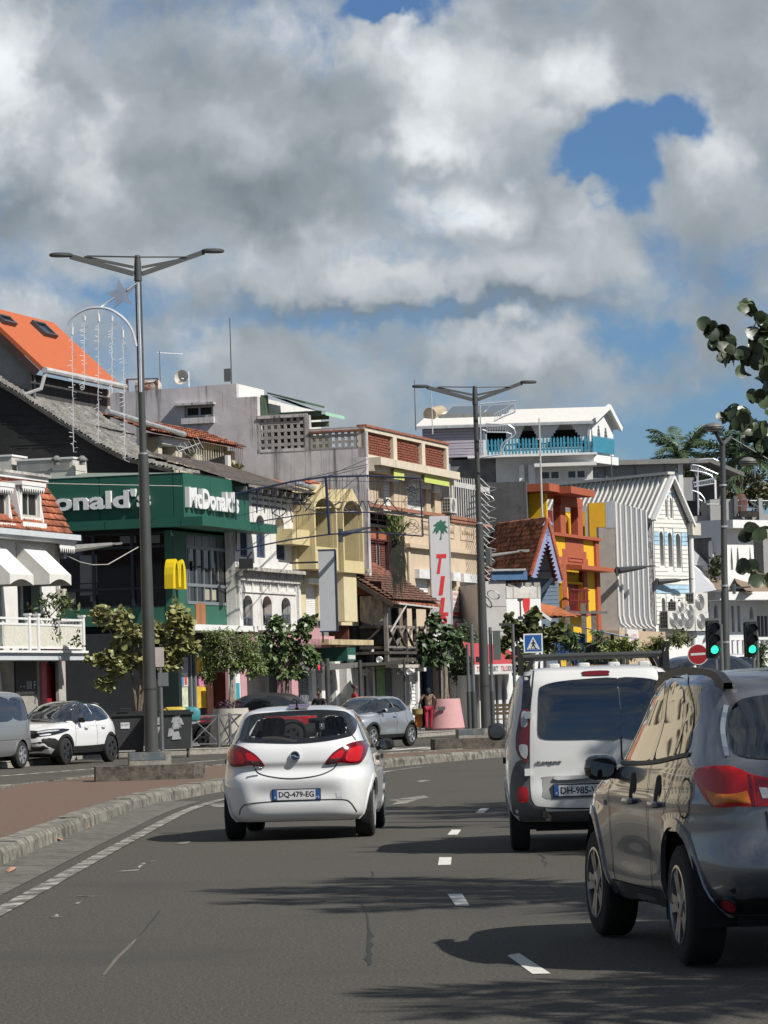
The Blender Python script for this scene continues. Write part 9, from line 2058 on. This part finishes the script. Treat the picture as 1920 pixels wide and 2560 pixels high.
tree(1112,1748,137,1.1,[(1062,1600,28,40),(1100,1560,26,22),(1108,1610,36,36),(1070,1640,24,28),(1130,1590,28,28),(1095,1650,40,18),(1085,1545,14,22)],950,'heart',M('deep_leaf',(.055,.095,.035),.5,var=.4,sc=5),.22,'young large leaved tree staked in the front pink planter',[(1110,1640)],'planter_tree',BARKP,droop=.6,stake=True)
tree(1150,1745,140,1.1,[(1148,1610,30,46),(1165,1590,26,36),(1140,1660,34,28),(1175,1640,22,36),(1155,1690,28,16)],2600,'fine',DKL,.17,'dense dark rounded tree behind the front pink planter',[(1150,1690)],'planter_tree')
tree(1330,1800,125,.15,[(1275,1560,14,18),(1290,1590,26,24),(1320,1570,26,30),(1262,1610,12,16),(1300,1640,34,26),(1345,1600,22,30),(1330,1545,16,26),(1375,1600,30,34),(1400,1580,24,26),(1310,1670,14,20)],1500,'round',M('grape_mid_leaf',(.125,.145,.05),.45,var=.4,sc=5),.20,'spreading sea grape tree behind the pedestrian sign',[(1325,1640),(1350,1630)],'sea_grape_tree')
for i,(bl,lb,y)in enumerate((([(1440,1620,50,34),(1480,1640,40,24),(1425,1600,24,26),(1500,1600,24,30)],'low straggly shrub before the cafe shelter',138),([(1552,1618,34,26),(1580,1625,30,20),(1520,1632,30,18)],'bright green low bush in front of the white sign',136),([(1650,1605,44,22),(1700,1600,40,24),(1630,1625,24,16)],'leafy bush under the air conditioner cluster',150),([(1905,1640,22,40),(1900,1700,30,40),(1865,1720,30,40)],'dark bush behind the right traffic light',150))):
 tree(bl[0][0],1780,y,.15,bl,(1700,1500,1700,1300)[i],'fine',(DKL,M('bright_leaf',(.15,.19,.03),.5,var=.4,sc=5),M('yellowish_leaf',(.13,.15,.04),.5,var=.4,sc=5),DKL)[i],.18,lb,[(bl[0][0],bl[0][1])],'shrub',parts=120)
# palms
PALM=M('palm_leaf',(.070,.115,.045),.55,var=.4,sc=2);PALMD=M('dry_palm',(.20,.13,.06),.8,var=.3)
def frond(c,az,el,L,curl,mat,parent,wid=.52,n=40,name='frond'):
 d=V((math.cos(az)*math.cos(el),math.sin(az)*math.cos(el),math.sin(el)));p=V(c);mb=MB();pts=[p.copy()];st=L/n;hz=V((math.cos(az),math.sin(az),0));sd=V((-math.sin(az),math.cos(az),0))
 for i in range(n):
  q=i/n;d=(d-V((0,0,curl*st*(.4+1.6*q)))).normalized();p=p+d*st;pts.append(p.copy());ln=wid*L*(.35+1.3*q*(1-q)*2)*(1 if q<.9 else .6)*.5
  up=sd.cross(d)
  for sg in(-1,1):
   for rep in range(2):
    e=(sd*sg*rnd.uniform(.6,1)+d*rnd.uniform(.4,.9)+up*rnd.uniform(-.5,.5)-V((0,0,.35))).normalized()*ln*rnd.uniform(.7,1.1);w_=d*.016*L
    mb.add([p,p+e*.5+w_,p+e,p+e*.5-w_],[(0,1,2,3)])
 mb.tube(pts[::3],.012*L,4);return mb.build(name,mat,parent)
def palm(u,v,y,vb,label,n,L,seed,X=None,H=None,up=0.0,grp=None):
 rnd.seed(seed);c=P(u,v,y)if X is None else V((X,y,H));b=V((c.x,c.y,0));t=wthing('palm_tree',label,'palm',b,grp)
 MB().tube([b,b.lerp(c,.5)+V((.1,0,0)),c-V((0,0,1.4)),c],[.28,.22,.2,.14],10).build('trunk',BARK,t,1);MB().tube([c-V((0,0,1.5)),c-V((0,0,.8)),c+V((0,0,.1))],[.17,.2,.1],10).build('crown_shaft',M('shaft_green',(.10,.13,.05),.5,var=.2),t,1)
 for i in range(n):
  az=6.2832*i/n+rnd.uniform(-.25,.25);el=rnd.uniform(.15,1.25)if i%3 else rnd.uniform(-.3,.3);frond(c,az,el+up,L*rnd.uniform(.85,1.1),rnd.uniform(.26,.42)*3/L,PALM,t)
 return t
palm(1703,1138,270,0,'palm with two upright fronds rising behind the grey house',17,3.5,3,up=.12)
palm(1848,1150,262,0,'palm with arching fronds just right of the mushroom lamp',18,4.2,5)
palm(1925,1145,255,0,'palm with drooping fronds at the right edge behind the terrace',15,4.0,8)
q=wthing('agave','spiky dark plant pot standing before the palm trunk','plant',P(1848,1250,225));c=P(1850,1248,225)
for u,v in((1829,1203),(1838,1212),(1865,1222),(1854,1210),(1845,1215)):MB().tube([c,c.lerp(P(u,v,225),.6)+V((-.1,0,0)),P(u,v,225)],[.12,.09,.02],6).build('spike_leaf',PALM,q)
MB().lathe([(.35,-.3),(.5,.6),(.3,1.0)],c-V((0,0,.7)),12).build('rust_trunk',M('rust_trunk',(.16,.06,.04),.9,var=.4),q)
q=wthing('background_tree','reddish green tree crown behind the sloping grey roof','tree',P(1760,1300,290));MB().tube([P(1760,1300,290),P(1760,1170,290)],.2,8).build('trunk',BARK,q);mb=MB()
for u,v,r in((1735,1165,1.3),(1765,1160,1.6),(1795,1180,1.8),(1810,1215,1.6),(1885,1200,1.8),(1900,1230,1.6)):leaf_cloud(P(u,v+12,292),(r,r,r*.7),420,.5,PALM,.5,mb=mb)
mb.build('crown',M('autumn_leaf',(.075,.075,.026),.6,var=.6,sc=1.5,spot=.3,spotc=(.20,.07,.02),spotsc=.8),q)
for i,(x,y,h,L,n)in enumerate(((9.3,23.0,7.6,3.7,18),(9.5,14.6,7.4,3.3,15),(9.9,43.0,8.0,3.8,20),(9.6,32.0,7.8,2.6,12))):palm(0,0,y,0,'palm beside the right lane, '+('second','nearest','farthest','third')[i]+' of the row shading the road',n,L,20+i,x,h,grp='palms along the right lane')
rnd.seed(77)
# sea grape bough hanging in from the right
t=wthing('sea_grape_bough','dark round leaved sea grape boughs reaching in at the right edge','tree',(7.4,40,0));y=40
lm=leaf_mesh('round',SGD);wood=MB().tube([(7.4,40,0),(7.3,40,3),(7.0,40,5.5),(6.8,40,8)],[.22,.18,.14,.08],10)
for pl,k,wd in(([(1768,812),(1790,838),(1815,866),(1845,890),(1880,900),(1925,885)],44,13),([(1868,756),(1882,782),(1900,798),(1925,812)],18,9),([(1890,845),(1905,860),(1935,870)],26,24),([(1818,1028),(1840,1042),(1862,1060),(1885,1085),(1925,1105)],44,14),([(1885,1070),(1905,1085),(1935,1090)],34,24),([(1895,985),(1910,1000),(1935,1010)],8,10),([(1872,1322),(1900,1330),(1935,1335)],14,13),([(1872,1420),(1895,1430),(1935,1440)],12,11),([(1905,930),(1930,940)],10,14)):
 sp_=spl(pl,6,False);wood.tube([P(u,v+3,y+.05)for u,v in sp_[::2]]+[V((6.9,40,P(*pl[-1],y).z-.3))],.012,5)
 for i in range(k):
  u,v=sp_[int(len(sp_)*(i+.5)/k)];p=P(u+rnd.uniform(-wd,wd)*.8,v+rnd.uniform(-wd,wd),y+rnd.uniform(-.25,.25));s=rnd.uniform(.13,.19)
  o=link('leaf',lm,t);o.matrix_basis=leaf_at(p-V((0,0,s*.4)),V((rnd.uniform(-.6,.6),rnd.uniform(-.5,.5),rnd.uniform(-.2,1))),V((rnd.uniform(-.6,.6),-1,rnd.uniform(-.1,.7))),s)
wood.build('branch',BARK,t,1)
# people
def skin_mesh(name,J,E,mat,parent,sub=2):
 me=bpy.data.meshes.new(name);ks=list(J);me.from_pydata([J[k][:3]for k in ks],[(ks.index(a),ks.index(b))for a,b in E],[]);me.materials.append(mat);o=link(name,me,parent)
 md=o.modifiers.new('skin','SKIN');md.use_smooth_shade=True
 for i,k in enumerate(ks):v=me.skin_vertices[0].data[i];v.radius=(J[k][3],J[k][3]*(J[k][4]if len(J[k])>4 else 1));v.use_root=(i==0)
 s_=o.modifiers.new('subdivision','SUBSURF');s_.levels=sub;s_.render_levels=sub;return o
SKN=M('brown_skin',(.10,.05,.032),.55,var=.05);HAIR=M('black_hair',(.010,.009,.009),.8,var=.3)
def person(X,Y,face,label,top,bottom,k=1.0,arms=((.30,.05,1.12),(.34,.16,.95),(-.30,.05,1.12),(-.34,.14,.95)),stride=.12,hair='short',z=.15,sleeve=True,headdz=0):
 t=thing('person',label,'person',(X,Y,z),face);t.scale=(k,k,k)
 J={'pelvis':(0,0,.93,.125,.8),'waist':(0,0,1.08,.12,.75),'chest':(0,0,1.28,.14,.72),'neck0':(0,.0,1.42,.06),'neck':(0,.01,1.47,.05),'jaw':(0,.035,1.535,.062),'head':(0,.02,1.60,.088),'crown':(0,.01,1.665,.070),'nose':(0,.125,1.585,.012)}
 E=[('pelvis','waist'),('waist','chest'),('chest','neck0'),('neck0','neck'),('neck','jaw'),('jaw','head'),('head','crown'),('head','nose')]
 for s_,n in((1,'r'),(-1,'l')):
  e,h=arms[0 if s_>0 else 2],arms[1 if s_>0 else 3]
  J.update({'sh'+n:(s_*.18,0,1.39,.055),'el'+n:(*e,.040),'wr'+n:(*h,.027),'pa'+n:(h[0],h[1]+.02,h[2]-.07,.032,.6),'hip'+n:(s_*.09,0,.88,.10),'kn'+n:(s_*.10,s_*stride*.6+.03,.50,.060),'an'+n:(s_*.10,s_*stride,.09,.038),'to'+n:(s_*.115,s_*stride+.16,.035,.034)})
  E+=[('chest','sh'+n),('sh'+n,'el'+n),('el'+n,'wr'+n),('wr'+n,'pa'+n),('pelvis','hip'+n),('hip'+n,'kn'+n),('kn'+n,'an'+n),('an'+n,'to'+n)]
  for f,(dx,dl)in enumerate(((-.030,.075),(-.010,.088),(.010,.082),(.028,.065))):J['f%d'%f+n]=(h[0]+dx,h[1]+.035,h[2]-.07-dl,.009);E.append(('pa'+n,'f%d'%f+n))
  J['th'+n]=(h[0]-s_*.045,h[1]+.05,h[2]-.10,.010);E.append(('wr'+n,'th'+n))
 b_=skin_mesh('body',J,E,SKN,t)
 g=lambda n_,m_,kk:{q:(*J[q][:3],J[q][3]*m_,*J[q][4:])for q in kk}
 ks=['pelvis','waist','chest','neck0','shr','shl','elr','ell']if sleeve else['pelvis','waist','chest']
 JJ=g(0,1.16,ks);
 if sleeve:JJ['elr']=tuple(V(J['shr'][:3]).lerp(V(J['elr'][:3]),.7))+(.056,);JJ['ell']=tuple(V(J['shl'][:3]).lerp(V(J['ell'][:3]),.7))+(.056,);JJ['neck0']=(0,0,1.41,.075)
 skin_mesh('top',JJ,[e for e in E if e[0]in JJ and e[1]in JJ],top,t)
 JJ=g(0,1.14,['pelvis','hipr','hipl','knr','knl','anr','anl']);skin_mesh('trousers',JJ,[e for e in E if e[0]in JJ and e[1]in JJ],bottom,t)
 if hair=='long':skin_mesh('hair',{'a':(0,-.0,1.66,.098),'b':(0,-.05,1.58,.11),'c':(0,-.08,1.47,.10),'d':(0,-.09,1.40,.06)},[('a','b'),('b','c'),('c','d')],HAIR,t)
 else:skin_mesh('hair',{'a':(0,.02,1.685,.075),'b':(0,-.025,1.64,.088),'c':(0,-.035,1.58,.07)},[('a','b'),('b','c')],HAIR,t)
 for s_ in(-1,1):MB().lathe([(.003,-.012),(.012,0),(.003,.012)],(s_*.034,.100,1.605),8).build('eye',M('eye_white',(.5,.48,.45),.3),t,1)
 return t
p=P(886,1740,117);person(p.x,117,-1.35,'person with short black hair in a red shirt behind the silver crossover',M('red_shirt',(.34,.012,.025),.8,var=.1),M('dark_trousers',(.03,.03,.035),.8),1.06,z=.15)
p=P(798,1740,114);person(p.x,114,2.6,'person with dark hair and dark top seen over the hatchback roof',M('dark_top',(.02,.02,.024),.85),M('dark_trousers'),.97)
p=P(1072,1800,136);w_=person(p.x,136,.12,'person in a brown patterned top and red trousers walking away with a basket',M('brown_pattern',(.16,.09,.06),.85,var=.5,sc=22,spot=.55,spotc=(.55,.46,.34),spotsc=11),M('red_trousers',(.42,.01,.05),.8,var=.1),.98,hair='long',sleeve=True,arms=((.30,-.02,1.14),(.28,.08,.98),(-.33,-.04,1.16),(-.36,.06,.98)))
c=V((p.x-.42,136.0,.75));q=wthing('basket','woven yellow brown basket bag hanging from the walking person','bag',c);MB().lathe([(.10,0),(.20,.05),(.22,.25),(.20,.25),(.18,.06),(.08,.02)],c,14).build('basket_body',M('basket',(.26,.20,.06),.9,var=.4,sc=18),q,1);MB().tube([c+V((-.18,0,.25)),c+V((0,0,.5)),c+V((.18,0,.25))],.015,5).build('handle',BARK,q);q2=wthing('orange_bag','orange cloth bag carried low behind the basket','bag',c-V((0,0,.4)));blob_box(c.x-.12,c.x+.16,136.1,136.25,.30,.78,M('orange_cloth',(.55,.17,.02),.8,var=.25,sc=9),'bag_body',q2)
p=P(1297,1740,133);w_=person(p.x,133,.4,'person with a pale cap half hidden behind the white van',M('pink_shirt',(.45,.30,.27),.8),M('dark_trousers'),1.0);MB().lathe([(.10,0),(.105,.04),(.08,.10),(.01,.12)],(0,.01,1.66),14).build('cap',M('pale_cap',(.5,.48,.45),.8),w_,1)
